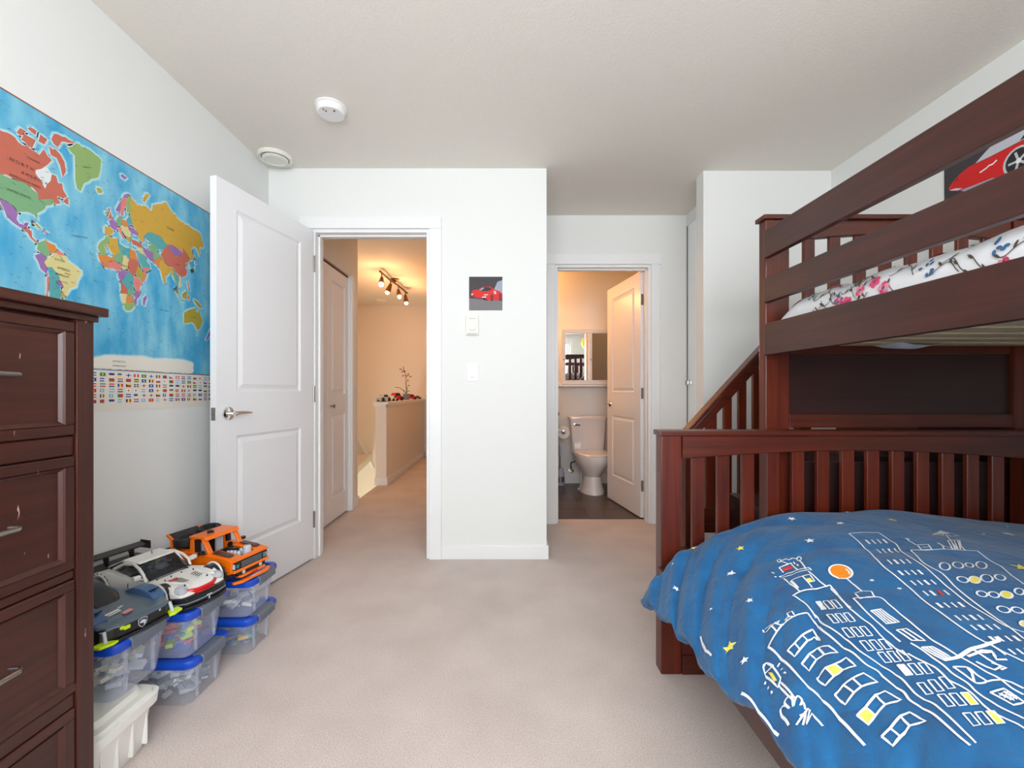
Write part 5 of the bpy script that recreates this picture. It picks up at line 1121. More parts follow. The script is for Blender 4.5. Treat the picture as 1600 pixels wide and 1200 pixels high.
LAND = [
 # (colour, outline in lon, lat)
 ('p_red', [(-141,60),(-141,69.5),(-128,70),(-115,68),(-105,68),(-96,67.5),(-94,71),(-88,69),(-82,68),(-85,65),(-94,60.5),(-93,58.5),(-85,55.5),(-82,53),(-79,51.5),(-79,55),(-77,58),(-78,62),(-73,62),(-69,59),(-65,60),(-62,56),(-56,52.5),(-60,50),(-66,50),(-65,48.5),(-61,46),(-66,44),(-70,46.5),(-75,45),(-82,42.5),(-84,46.5),(-90,48.5),(-95,49),(-123,49),(-128,52),(-132,56)]),
 ('p_red', [(-90,73.5),(-85,70),(-78,70),(-72,67.5),(-66,63),(-64,66),(-68,70),(-75,72.5),(-82,73.5)]),
 ('p_red', [(-90,77),(-80,75),(-78,79),(-62,82.5),(-75,83),(-90,81)]), ('p_red', [(-118,70),(-105,69),(-105,73),(-118,73)]), ('p_red', [(-125,72),(-120,71.5),(-117,74.5),(-124,74.5)]), ('p_red', [(-102,73),(-95,73),(-94,76),(-103,76.5)]), ('p_red', [(-117,76),(-107,75),(-108,77),(-116,77)]),
 ('p_red', [(-59,48),(-53,47),(-54,51),(-57,51)]),
 ('p_green', [(-124,48.5),(-95,49),(-90,47.5),(-84,46),(-82,42.5),(-75,45),(-70,46.5),(-67,45),(-70,42),(-74,40.5),(-76,36),(-81,31.5),(-80,26),(-82,28),(-84,30),(-90,29.5),(-97,27),(-101,30),(-106,31.5),(-114,32),(-118,34),(-122,38),(-124,43)]),
 ('p_green', [(-168,66),(-156,71),(-141,69.5),(-141,60),(-152,59),(-162,55),(-158,59),(-165,62)]),
 ('p_purple', [(-117,32.3),(-106,31.5),(-101,29.5),(-97,26),(-97.5,21),(-95,18.5),(-91,18.5),(-90,21),(-87,21.3),(-88,18),(-92,15),(-96,16),(-105,20),(-109,26),(-112.5,30),(-114,31),(-110,24),(-112,26.5)]),
 ('p_red', [(-92,15),(-88,17),(-84,15.5),(-83.5,11),(-80,9),(-77.5,8),(-80,7.3),(-85,10)]), ('p_olive', [(-85,22),(-80,23),(-75,20),(-78,20),(-82,22)]), ('p_purple', [(-74,20),(-68.5,18.5),(-72,18)]),
 ('p_lime', [(-60,83),(-35,83.5),(-20,81.5),(-20,75),(-22,71),(-32,68.5),(-40,65),(-43,60.2),(-48,61),(-52,65),(-54,69),(-58,75.5),(-70,77)]),
 ('p_olive', [(-24,65.5),(-20,63.5),(-14,65),(-17,66.4),(-22,66)]),
 ('p_yellow', [(-70,-4),(-60,5),(-51,4),(-50,0),(-44,-2.5),(-35,-6),(-35,-9),(-39,-15),(-41,-22),(-48,-25.5),(-53,-33.5),(-57,-30),(-54,-25),(-58,-20),(-60,-14),(-70,-11),(-73,-7)]),
 ('p_green', [(-78,8),(-72,12),(-67,2),(-70,-3),(-75,0),(-79,2)]), ('p_orange', [(-72,12),(-62,10.5),(-60,5),(-67,2)]), ('p_pink', [(-60,8),(-51.5,4),(-60,3)]),
 ('p_purple', [(-81,-4),(-75,0),(-70,-4),(-73,-8),(-70,-11),(-70,-18),(-76,-14)]), ('p_teal', [(-70,-11),(-65,-10),(-58,-17),(-58,-20),(-62.5,-22),(-68,-22)]), ('p_purple', [(-62,-21),(-58,-20),(-54.5,-26),(-59,-25)]),
 ('p_teal', [(-68,-22),(-62,-22),(-58,-26),(-58,-34),(-62,-39),(-65,-45),(-68,-52),(-72,-50),(-71,-38),(-70,-30)]), ('p_pink', [(-70,-18),(-68,-22),(-70,-30),(-71.5,-38),(-73,-50),(-69,-54),(-75,-50),(-74,-38),(-71.5,-28)]), ('p_olive', [(-58,-30),(-53.5,-33),(-55,-35),(-58,-34)]),
 # africa
 ('p_lime', [(-17,21),(-13,28),(-6,35.5),(-2,35),(-2,30),(-9,26),(-6,17),(-12,15)]), ('p_gold', [(-2,35),(8,37),(9,30),(12,24),(4,19),(-6,26),(-2,30)]), ('p_teal', [(8,37),(11,37),(11,33),(20,31),(25,32),(25,22),(16,23),(12,24),(9,30)]), ('p_orange', [(25,32),(33,31),(36,22),(25,22)]),
 ('p_orange', [(-6,17),(-12,15),(-17,15),(-13,8),(-8,4.5),(-3,5),(-5,10),(4,14),(4,19),(0,16)]), ('p_purple', [(-13,9),(-8,4.5),(-10,9)]), ('p_green', [(4,19),(12,24),(16,23),(15,14),(4,14)]), ('p_yellow', [(16,23),(24,20),(22,11),(15,8),(14,13)]),
 ('p_pink', [(-3,5),(3,6),(9,4.5),(14,13),(4,14),(-5,10)]), ('p_red', [(24,20),(25,22),(36,22),(38,17),(34,10),(30,4),(24,8),(22,11)]), ('p_olive', [(36,17),(43,12),(48,8),(42,4),(36,5),(34,10)]), ('p_pink', [(43,12),(51,12),(46,3),(41.5,-1.5),(42,4),(48,8)]),
 ('p_purple', [(9,4.5),(16,8),(24,8),(18,3),(16,-3),(12,-5),(9,-1)]), ('p_teal', [(18,3),(24,8),(30,4),(30,-4),(29,-12),(22,-11),(17,-8),(12,-5.5),(16,-3)]), ('p_pink', [(30,4),(36,5),(41.5,-1.5),(39,-7),(40,-11),(34,-10),(30,-4)]),
 ('p_red', [(12,-6),(17,-8),(22,-11),(22,-17),(12,-17),(13,-12)]), ('p_green', [(22,-11),(29,-12),(34,-10),(30,-16),(26,-18),(22,-17)]), ('p_purple', [(34,-10),(40,-11),(40,-15),(35,-20),(35,-25),(32,-27),(31,-22),(33,-17),(30,-16)]), ('p_yellow', [(12,-17),(21,-18),(20,-28),(16,-28.5)]), ('p_orange', [(21,-18),(26,-18),(31,-22),(25,-26),(20,-26)]), ('p_lime', [(16,-28.5),(20,-26),(25,-26),(31,-23),(32,-28),(27,-33.5),(20,-34.8),(18,-33)]),
 ('p_purple', [(44,-17),(49,-12),(50,-16),(47,-25),(44,-24)]),
 # europe
 ('p_gold', [(-9,43),(-2,43.5),(3,42),(-1,37),(-6,36.5),(-9,37.5)]), ('p_purple', [(-4,48.5),(2,51),(8,49),(7,43.5),(3,43),(-1,44)]), ('p_red', [(-5,50),(1,51),(0,53),(-3,56),(-3,58.5),(-6,57),(-3,54)]), ('p_lime', [(-10,52),(-6,52.5),(-6,55),(-9,54)]), ('p_green', [(6,51),(9,55),(14,54),(15,51),(12,48),(8,48)]), ('p_pink', [(8,46),(13,46.5),(14,43),(18,40.5),(16,38),(12,42)]),
 ('p_purple', [(5,59),(11,64),(18,69),(29,71),(27,69),(20,68),(14,65),(12,60),(8,58)]), ('p_pink', [(12,60),(14,65),(20,68.5),(24,66),(18,62),(17,58),(13,55.5)]), ('p_lime', [(22,61),(29,61),(30,69),(26,70),(22,66)]), ('p_orange', [(14,54),(23,54),(24,50),(15,50)]), ('p_yellow', [(12,48),(24,50),(28,46),(22,40),(20,42),(14,46)]), ('p_purple', [(23,52),(40,49),(38,46),(30,46),(24,48)]), ('p_teal', [(21,55),(28,60),(32,54),(23,52)]),
 ('p_olive', [(20,42),(28,42),(23,37)]),
 ('p_gold', [(29,70),(41,67),(44,68),(60,69),(68,68),(72,72),(85,74),(105,77.5),(113,74),(130,71),(150,71),(160,70),(180,69),(178,62),(164,60),(162,56),(157,51),(156,58),(150,59),(140,55),(140,48),(132,43),(130,48),(120,50),(110,49.5),(98,51),(88,49.5),(78,54),(62,54),(52,51),(47,47),(48,43),(40,44),(39,48),(32,53),(28,59)]),
 ('p_gold', [(52,71),(57,71),(68,76.5),(60,76),(54,73)]), ('p_gold', [(142,46),(144,50),(142,54)]), ('p_purple', [(12,78),(20,77),(26,80),(16,80)]),
 ('p_teal', [(47,47),(52,51),(62,54),(78,54),(88,49),(80,43),(70,42),(60,45),(53,46)]), ('p_green', [(53,41),(60,45),(70,42),(67,37),(60,36)]), ('p_red', [(27,41),(42,41.5),(44,37.5),(30,36.5)]), ('p_purple', [(44,39),(53,37),(61,36),(62,26),(56,27),(50,30),(46,34)]), ('p_yellow', [(36,36),(42,37),(48,30),(40,31)]),
 ('p_teal', [(35,29),(40,31),(48,29),(51,24),(55,22),(55,17),(45,13),(42,17),(38,23)]), ('p_pink', [(43,17),(52,19),(55,17),(45,12.8)]), ('p_green', [(61,36),(70,38),(74,36),(66,30),(61,29)]), ('p_orange', [(62,29),(66,30),(74,36),(75,31),(70,25),(67,24),(62,25.5)]),
 ('p_gold', [(70,25),(75,32),(79,33),(80,30),(88,27),(97,28),(92,22),(88,21.5),(80,15),(80,10),(77.5,8),(74,14),(72.5,20),(69,22)]), ('p_purple', [(80,7),(81.5,8),(81,6)]),
 ('p_red', [(74,38),(80,43),(88,49),(98,43),(105,42),(112,45),(118,48),(122,53),(128,48.5),(131,45),(124,40),(120,40),(122,37),(119,34),(122,30),(118,24),(110,21),(105,22.5),(98,25),(97,28),(88,28),(80,31)]), ('p_purple', [(88,49),(98,51),(110,49.5),(117,48),(111,43.5),(100,42.5),(94,45)]),
 ('p_green', [(92,22),(98,25),(99,19),(98,12),(95,16)]), ('p_teal', [(99,20),(105,18),(102,12.5),(99,13),(100,7)]), ('p_yellow', [(105,22),(108,21),(107,16),(109,12),(105,9),(104,13),(106,17)]), ('p_lime', [(100,7),(104,1.5),(101,3)]),
 ('p_lime', [(95,5.5),(104,-2),(106,-6),(98,1)]), ('p_olive', [(109,1),(117,7),(119,4),(116,-4),(110,-3)]), ('p_lime', [(106,-6.5),(114,-7.5),(108,-8)]), ('p_pink', [(120,18),(122,18),(126,8),(122,10)]), ('p_orange', [(119,1),(124,1),(122,-5),(120,-3)]), ('p_olive', [(131,-1),(141,-3),(150,-10),(141,-9),(137,-7)]), ('p_lime', [(130,32),(137,35),(141,40),(141,36),(135,34)]), ('p_pink', [(141,42),(145,43),(142,45.5)]), ('p_yellow', [(126,34.5),(129.5,36),(127,40),(125,38)]),
 ('p_olive', [(114,-22),(122,-17),(129,-14.5),(136,-12),(136,-16),(141,-17.5),(142.5,-11),(146,-19),(153,-26),(150,-37),(144,-38.5),(138,-34),(131,-31.5),(123,-34),(116,-35)]), ('p_olive', [(145,-41),(148,-41),(147,-43.5)]), ('p_purple', [(173,-35),(178,-38),(171,-45),(167,-46)]),
 ('p_cream', [(-175,-80),(-150,-78),(-120,-73),(-75,-72),(-60,-64),(-57,-66),(-62,-74),(-35,-78),(-12,-71),(20,-69),(50,-66.5),(70,-69),(95,-66),(130,-66),(160,-70),(170,-78),(179,-84),(179,-90),(-178,-90)]),
]
def rough_outline(pts, seed):
    r = random.Random(seed); out = []
    n = len(pts)
    for i in range(n):
        a, c = pts[i], pts[(i+1) % n]; d_ = math.hypot(c[0]-a[0], c[1]-a[1])
        k = max(1, int(d_/4))
        for j in range(k):
            t = j/k; jit = 0.0 if j == 0 else 0.9
            out.append((a[0]+(c[0]-a[0])*t + r.uniform(-jit, jit), a[1]+(c[1]-a[1])*t + r.uniform(-jit, jit)*0.7))
    return out
for i, (m_, pts) in enumerate(LAND):
    pts = [(min(179, p[0]), p[1]) for p in pts]
    o_ = [LL(*p) for p in rough_outline(pts, i)]
    mp_.line(o_ + [o_[0]], 0.016, 'p_shelf', 0.00026)
    mp_.line(o_ + [o_[0]], 0.0045, 'p_ice', 0.00034)
    mp_.poly(o_, m_, 0.00045 + 0.00001*i)
mp_.poly([LL(*p) for p in [(-94,60),(-93,58.5),(-85,55.5),(-82,53),(-79,51.5),(-79,55),(-77,58),(-78,62),(-85,64)]], 'p_ice', 0.0006)
for t_, lo, la, s_, a_ in [('N O R T H', -108, 60, 0.014, -0.0), ('A M E R I C A', -92, 55, 0.013, 0), ('AMERIQUE DU NORD', -98, 50.5, 0.009, 0), ('UNITED STATES', -100, 41, 0.0095, 0), ('CANADA', -100, 64, 0.009, 0), ('SOUTH', -58, -2, 0.010, 0), ('AMERICA', -54, -9, 0.010, 0), ('AMERIQUE', -56, -15, 0.009, 0), ('DU SUD', -55, -21, 0.008, 0),
                    ('RUSSIA', 102, 63, 0.013, 0), ('AFRICA', 18, 12, 0.011, 0), ('CHINA', 104, 34, 0.009, 0), ('GREENLAND', -40, 73, 0.006, 0.4), ('BRAZIL', -50, -12.5, 0.006, 0), ('AUSTRALIA', 134, -25, 0.007, 0), ('ANTARCTICA', 10, -78, 0.009, 0), ('ANTARCTIQUE', 10, -85, 0.008, 0), ('ATLANTIC OCEAN', -38, 25, 0.007, 0.2), ('INDIAN OCEAN', 78, -25, 0.007, 0), ('PACIFIC OCEAN', -125, -20, 0.008, 0)]:
    u, v = LL(lo, la); mp_.text(t_, u, v, s_, 'p_dkgrey', 0.0022, a_)
rl_ = random.Random(3)
for k in range(420):
    u, v = rl_.uniform(1.24, 2.2), rl_.uniform(1.20, 1.92); q = rl_.uniform(0.004, 0.014); a = rl_.uniform(-0.5, 0.5)
    mp_.line([(u, v), (u+q*math.cos(a), v+q*math.sin(a))], 0.0011, 'p_ink', 0.0021)
# flags
def flag(u, v, w, h, spec):
    k, cs = spec[0], spec[1:]
    z = 0.0006
    if k == 'h':
        n = len(cs)
        for i, c in enumerate(cs): mp_.rect(u, u+w, v+h*(n-1-i)/n, v+h*(n-i)/n, c, z)
    elif k == 'v':
        n = len(cs)
        for i, c in enumerate(cs): mp_.rect(u+w*i/n, u+w*(i+1)/n, v, v+h, c, z)
    elif k == 'x':
        mp_.rect(u, u+w, v, v+h, cs[0], z); mp_.rect(u+w*0.38, u+w*0.6, v, v+h, cs[1], z+0.0002); mp_.rect(u, u+w, v+h*0.38, v+h*0.62, cs[1], z+0.0002)
    elif k == 'o':
        mp_.rect(u, u+w, v, v+h, cs[0], z); mp_.ell(u+w/2, v+h/2, h*0.28, h*0.28, cs[1], z+0.0002, 0, 10)
    elif k == 'c':
        mp_.rect(u, u+w, v, v+h, cs[0], z); mp_.rect(u, u+w*0.45, v+h*0.45, v+h, cs[1], z+0.0002)
    elif k == 't':
        n = len(cs)-1
        for i, c in enumerate(cs[1:]): mp_.rect(u, u+w, v+h*(n-1-i)/n, v+h*(n-i)/n, c, z)
        mp_.poly([(u, v), (u+w*0.4, v+h/2), (u, v+h)], cs[0], z+0.0002)
r_, w_, g_, b_, k_, y_, s_ = 'p_scar', 'p_white', 'p_flag', 'p_blue', 'p_black', 'ink_yellow', 'p_sky'
FL = [('h', r_, r_, g_), ('v', b_, y_, r_), ('o', b_, w_), ('c', r_, b_), ('h', r_, w_, r_), ('h', r_, w_, k_), ('c', b_, w_), ('h', s_, w_, s_), ('o', g_, y_), ('t', k_, y_, g_, r_), ('t', b_, w_, r_), ('c', r_, b_), ('o', w_, r_), ('x', r_, w_), ('v', g_, r_), ('v', r_, w_, r_),
      ('h', k_, y_, g_), ('x', w_, r_), ('h', y_, b_, r_), ('o', r_, y_), ('h', r_, w_, b_), ('h', b_, w_, b_), ('h', b_, w_, g_), ('t', g_, r_, b_), ('h', b_, k_, w_), ('h', w_, g_, r_), ('o', s_, w_), ('x', b_, y_), ('v', k_, y_, r_), ('h', b_, y_), ('h', g_, w_, r_), ('x', w_, b_)]
rr = random.Random(11)
for c in range(32):
    for r2 in range(6):
        u = 1.574 + (c-14)*0.0361
        if u+0.02 > MY1-0.004 or u < MY0+0.006: continue
        flag(u, 1.1015-r2*0.0198, 0.0225 if rr.random() < 0.75 else 0.017, 0.0125, FL[rr.randrange(len(FL))])
mp_.build('map_print', wm)

# ================================================================== car pictures
def car_picture(pr, ox, oy, sx, sy, flip=False):
    """side-front view of a low red sports car, unit square 0..1"""
    def P(pts): return [(ox + (1-p[0] if flip else p[0])*sx, oy + p[1]*sy) for p in pts]
    pr.poly(P([(0,0),(1,0),(1,1),(0,1)]), 'p_dkgrey', 0.0002)
    pr.poly(P([(0,0),(1,0),(1,0.28),(0,0.36)]), 'p_grey', 0.0003)
    pr.poly(P([(0.72,0.55),(1,0.5),(1,0.9),(0.85,0.85)]), 'p_glass', 0.0003)
    pr.poly(P([(0.06,0.44),(0.08,0.56),(0.14,0.61),(0.27,0.62),(0.42,0.70),(0.62,0.71),(0.76,0.62),(0.92,0.57),(0.99,0.50),(0.99,0.33),(0.90,0.30),(0.70,0.30),(0.55,0.29),(0.40,0.36),(0.14,0.38)]), 'p_scar', 0.0005)
    pr.poly(P([(0.28,0.60),(0.42,0.69),(0.60,0.69),(0.70,0.62),(0.55,0.57),(0.38,0.57)]), 'p_black', 0.0007)
    pr.poly(P([(0.30,0.60),(0.40,0.675),(0.46,0.66),(0.36,0.59)]), 'p_glass', 0.0008)
    pr.poly(P([(0.38,0.40),(0.55,0.33),(0.56,0.29),(0.42,0.31)]), 'p_black', 0.0007)
    pr.poly(P([(0.45,0.47),(0.58,0.475),(0.56,0.455),(0.44,0.45)]), 'p_white', 0.0008)
    pr.poly(P([(0.39,0.40),(0.52,0.415),(0.50,0.385),(0.39,0.375)]), 'p_white', 0.0008)
    pr.poly(P([(0.07,0.49),(0.12,0.50),(0.11,0.46),(0.07,0.45)]), 'p_white', 0.0008)
    pr.poly(P([(0.73,0.58),(0.80,0.57),(0.82,0.49),(0.76,0.48)]), 'p_silver', 0.0008)
    for cx_, cy_, r_x, r_y in ((0.685, 0.37, 0.045, 0.10), (0.935, 0.40, 0.04, 0.11), (0.14, 0.40, 0.03, 0.05)):
        q = P([(cx_+r_x*math.cos(a), cy_+r_y*math.sin(a)) for a in [2*math.pi*i/16 for i in range(16)]]); pr.poly(q, 'p_black', 0.0008)
        q = P([(cx_+0.6*r_x*math.cos(a), cy_+0.6*r_y*math.sin(a)) for a in [2*math.pi*i/12 for i in range(12)]]); pr.poly(q, 'p_scar2', 0.0009)
px0, px1, pz0, pz1 = -0.228, -0.020, 1.552, 1.762
o = thing('car_picture', 'small square picture of a red sports car on dark ground above the thermostat', 'picture', ((px0+px1)/2, YA, pz0))
MB().box(px0, px1, YA-0.0015, YA, pz0, pz1).build('paper', 'p_dkgrey', o)
pr = Print(lambda u, v, h: (u, YA-0.0015-h, v)); car_picture(pr, px0, pz0, px1-px0, pz1-pz0); pr.build('print', o)
# large poster on the right wall above the upper bunk
QY0, QY1, QZ0, QZ1 = 1.12, 2.022, 1.76, 2.300
o = thing('car_poster', 'large dark poster of a red sports car on the right wall above the upper bunk', 'poster', (XR, 1.57, QZ0))
MB().box(XR-0.004, XR, QY0, QY1, QZ0, QZ1).build('board', 'p_dkgrey', o)
pr = Print(lambda u, v, h: (XR-0.004-h, u, v))
pr.rect(QY0, QY1, QZ0, QZ1, 'p_dkgrey', 0.0002)
CARBODY = [(2.003,1.985),(1.985,2.005),(1.95,2.028),(1.915,2.04),(1.885,2.04),(1.83,2.038),(1.773,2.040),(1.70,2.042),(1.60,2.052),(1.45,2.060),(1.35,2.05),(1.30,2.0),(1.30,1.94),(1.80,1.935),(1.95,1.952),(1.99,1.968)]
pr.poly(CARBODY, 'p_scar', 0.0005)
pr.poly([(1.888,2.041),(1.84,2.075),(1.80,2.092),(1.70,2.105),(1.55,2.105),(1.45,2.072),(1.60,2.055),(1.70,2.044),(1.773,2.042),(1.83,2.040)], 'p_silver', 0.0006)
pr.poly([(1.725,2.046),(1.685,2.088),(1.58,2.092),(1.50,2.070),(1.60,2.056)], 'p_black', 0.0007)
pr.poly([(2.0,1.975),(1.96,1.957),(1.94,1.958),(1.97,1.972)], 'p_silver', 0.0007)
pr.poly([(1.985,2.0),(1.962,2.015),(1.955,2.003)], 'p_scar2', 0.0007)
pr.line([(1.87,1.992),(1.845,1.998),(1.835,2.004),(1.82,2.003),(1.805,2.012)], 0.006, 'p_white', 0.0007)
pr.poly([(1.95,1.952),(1.82,1.945),(1.80,1.935),(1.93,1.938)], 'p_glass', 0.0007)
for cy_ in (1.728, 1.375):
    pr.ell(cy_, 1.968, 0.055, 0.058, 'p_silver', 0.0008); pr.ell(cy_, 1.968, 0.046, 0.050, 'p_black', 0.0009)
    for k in range(5):
        a = 2*math.pi*k/5
        pr.line([(cy_, 1.968), (cy_+0.036*math.cos(a), 1.968+0.040*math.sin(a))], 0.009, 'p_silver', 0.001)
    pr.ell(cy_, 1.968, 0.010, 0.010, 'p_white', 0.0012)
pr.poly([(2.022,1.925),(1.12,1.925),(1.12,1.76),(2.022,1.76)], 'p_grey', 0.0004)
pr.build('print', o)

# yellow balloon by the window wall (seen in the bathroom mirror)
o = thing('balloon', 'yellow balloon hanging near the window, seen in the bathroom mirror', 'balloon', (1.93, -0.55, 1.95))
MB().lathe([(0.001, -0.155), (0.03, -0.15), (0.085, -0.105), (0.125, -0.03), (0.132, 0.03), (0.115, 0.09), (0.07, 0.135), (0.001, 0.15)], (1.90, -0.55, 2.17), 'Z', 28, sx=1.0).build('balloon_body', 'balloon_yellow', o, smooth=True)
MB().lathe([(0.001, -0.152), (0.012, -0.172), (0.002, -0.173)], (1.90, -0.55, 2.17), 'Z', 12).build('knot', 'balloon_yellow', o)
MB().tube([(1.90, -0.55, 2.0), (1.93, -0.52, 1.9), (1.95, -0.505, 1.8), (1.97, -0.50, 1.722)], 0.0015, 6).build('string', 'p_white', o)

# ================================================================== bathroom
tl = thing('toilet', 'pale two-piece toilet with a closed lid', 'toilet', (0.905, 4.60, 0))
tx = 0.905
def oval(w, l, z, yc, n=28, front=1.0):
    return [(tx + w/2*math.sin(a), yc - l/2*math.cos(a)*(front if math.cos(a) > 0 else 1.0), z) for a in [2*math.pi*k/n for k in range(n)]]
MB().loft([oval(0.255, 0.44, 0.0, 4.55), oval(0.25, 0.43, 0.03, 4.55), oval(0.215, 0.38, 0.08, 4.56), oval(0.20, 0.35, 0.17, 4.57), oval(0.24, 0.38, 0.22, 4.545), oval(0.33, 0.46, 0.29, 4.52), oval(0.365, 0.50, 0.345, 4.51), oval(0.37, 0.505, 0.375, 4.51)]).build('bowl', 'porcelain', tl, smooth=True)
MB().loft([oval(0.375, 0.50, 0.376, 4.505), oval(0.38, 0.505, 0.388, 4.505), oval(0.37, 0.50, 0.394, 4.505)]).build('seat', 'porcelain', tl, smooth=True)
MB().loft([oval(0.372, 0.495, 0.396, 4.507), oval(0.376, 0.50, 0.406, 4.507), oval(0.36, 0.48, 0.414, 4.507), oval(0.20, 0.3, 0.419, 4.51)]).build('lid', 'porcelain', tl, smooth=True)
MB().loft([rrect(0.345, 0.165, 0.03, 0.37, tx, 4.80), rrect(0.36, 0.175, 0.03, 0.46, tx, 4.80), rrect(0.39, 0.19, 0.03, 0.735, tx, 4.80)]).build('tank', 'porcelain', tl, smooth=True)
MB().loft([rrect(0.405, 0.205, 0.03, 0.735, tx, 4.80), rrect(0.412, 0.212, 0.03, 0.755, tx, 4.80), rrect(0.405, 0.205, 0.03, 0.768, tx, 4.80), rrect(0.38, 0.18, 0.03, 0.773, tx, 4.80)]).build('tank_lid', 'porcelain', tl, smooth=True)
MB().lathe([(0.015, 0), (0.015, -0.012), (0.001, -0.014)], (tx-0.15, 4.703, 0.685), 'Y', 14).obox((tx-0.125, 4.688, 0.684), (0.06, 0.008, 0.014), Matrix.Rotation(0.1, 3, 'Y')).build('flush_lever', 'chrome', tl, 0.001, 1)
MB().box(tx-0.10, tx+0.10, 4.68, 4.80, 0.25, 0.375).build('mounting_block', 'porcelain', tl, 0.01)
for s in (-1, 1): MB().lathe([(0.018, 0.0), (0.018, 0.014), (0.010, 0.022), (0.001, 0.023)], (tx+s*0.122, 4.60, 0), 'Z', 14).build('bolt_cap', 'porcelain', tl, smooth=True)
sv = thing('water_supply_valve', 'chrome water supply valve with a dark hose beside the toilet', 'valve', (0.745, 4.90, 0.12))
MB().lathe([(0.028, 0), (0.028, -0.006), (0.008, -0.008), (0.008, -0.05)], (0.745, 4.928, 0.15), 'Y', 16).tube([(0.745, 4.88, 0.135), (0.745, 4.88, 0.175)], 0.011, 12).build('valve_body', 'chrome', sv, smooth=True)
MB().lathe([(0.017, 0), (0.017, -0.010), (0.001, -0.012)], (0.745, 4.868, 0.150), 'Y', 12, sx=1.3).build('valve_handle', 'chrome', sv, smooth=True)
MB().tube([(0.745, 4.88, 0.17), (0.735, 4.878, 0.21), (0.74, 4.87, 0.245), (0.765, 4.855, 0.258), (0.79, 4.84, 0.262), (0.805, 4.83, 0.30), (0.80, 4.82, 0.372)], 0.007, 8).build('hose', 'vanity_dark', sv, smooth=True)
# vanity just inside the door
va = thing('bathroom_vanity', 'dark bathroom vanity at the left of the doorway', 'vanity', (0.13, 4.66, 0))
MB().box(-0.24, 0.535, 4.42, 4.915, 0.08, 0.80).build('cabinet_body', 'vanity_dark', va, 0.003)
MB().box(-0.22, 0.505, 4.46, 4.915, 0.0, 0.08).build('plinth', 'vanity_dark', va)
MB().box(-0.25, 0.545, 4.40, 4.917, 0.80, 0.835).build('counter', 'vanity_dark', va, 0.003)
for x0, x1 in ((-0.23, 0.145), (0.155, 0.525)):
    dd = MB().box(x0, x1, 4.404, 4.419, 0.10, 0.78).build('cabinet_door', 'vanity_dark', va, 0.003)
    MB().tube([(x1-0.03 if x0 < 0 else x0+0.03, 4.395, 0.55), (x1-0.03 if x0 < 0 else x0+0.03, 4.395, 0.68)], 0.005, 8).build('handle', 'chrome', dd)
hp = thing('toilet_paper_holder', 'chrome toilet paper holder on the vanity side', 'holder', (0.56, 4.60, 0.60))
MB().lathe([(0.02, 0.0), (0.02, 0.006), (0.007, 0.008), (0.007, 0.06)], (0.536, 4.565, 0.625), 'X', 16).tube([(0.613, 4.565, 0.625), (0.614, 4.59, 0.625), (0.614, 4.72, 0.625)], 0.006, 10).build('arm', 'chrome', hp, smooth=True)
MB().lathe([(0.010, 0.0), (0.012, -0.006), (0.001, -0.008)], (0.614, 4.565, 0.625), 'Y', 14).build('end_knob', 'chrome', hp, smooth=True)
rl = thing('toilet_paper_roll', 'white toilet paper roll on the holder beside the toilet', 'toilet paper', (0.614, 4.64, 0.56))
n = 32
rings = [[(0.614+r*math.cos(2*math.pi*k/n), y, 0.610+r*math.sin(2*math.pi*k/n)) for k in range(n)] for r, y in ((0.021, 4.585), (0.066, 4.585), (0.068, 4.59), (0.068, 4.685), (0.021, 4.685))]
rings.append(rings[0])
MB().loft(rings, False, False).build('paper', 'paper_white', rl, smooth=True)
MB().lathe([(0.0205, 4.584), (0.0205, 4.686)], (0.614, 0, 0.610), 'Y', 20).build('core', 'p_grey', rl)
br = thing('toilet_brush', 'white and lavender toilet brush in its holder', 'toilet brush', (0.612, 4.845, 0))
MB().lathe([(0.050, 0.0), (0.052, 0.01), (0.050, 0.035)], (0.612, 4.845, 0), 'Z', 24).lathe([(0.049, 0.095), (0.048, 0.13), (0.036, 0.175), (0.022, 0.19), (0.001, 0.19)], (0.612, 4.845, 0), 'Z', 24).build('holder', 'lavender_plastic', br, smooth=True)
MB().lathe([(0.0495, 0.035), (0.0488, 0.095)], (0.612, 4.845, 0), 'Z', 24).build('holder_band', 'steel', br, smooth=True)
MB().lathe([(0.006, 0.19), (0.006, 0.33)], (0.612, 4.845, 0), 'Z', 12).build('rod', 'steel', br, smooth=True)
MB().lathe([(0.011, 0.33), (0.014, 0.36), (0.013, 0.44), (0.008, 0.465), (0.001, 0.468)], (0.612, 4.845, 0), 'Z', 14).build('grip', 'lavender_plastic', br, smooth=True)
# mirrored wall cabinet
mx0, mx1, mz0, mz1 = 0.617, 1.215, 1.122, 1.742
mc = thing('mirror_cabinet', 'white framed cabinet with mirror doors above the toilet', 'cabinet', ((mx0+mx1)/2, 4.92, mz0))
MB().box(mx0, mx1, 4.810, 4.929, mz0, mz1).build('cabinet_body', 'trim_white', mc, 0.002)
MB().box(mx0-0.020, mx1+0.020, 4.780, 4.929, mz0-0.022, mz0).build('sill', 'trim_white', mc, 0.003)
ring_frame(MB(), mx0+0.002, mx1-0.002, mz0+0.004, mz1-0.004, 0.046, 4.790, 4.810).build('frame', 'trim_white', mc, 0.002, 1)
MB().box(0.924, 0.960, 4.790, 4.810, mz0+0.051, mz1-0.051).build('divider', 'trim_white', mc, 0.002, 1)
for x0, x1 in ((mx0+0.048, 0.924), (0.960, mx1-0.048)):
    MB().box(x0, x1, 4.798, 4.809, mz0+0.051, mz1-0.051).build('mirror_pane', 'mirror', mc)
for kx in (mx0+0.025, 0.942):
    MB().lathe([(0.004, 0.0), (0.004, -0.010), (0.008, -0.014), (0.001, -0.020)], (kx, 4.790, 1.40), 'Y', 12).build('knob', 'steel', mc, smooth=True)
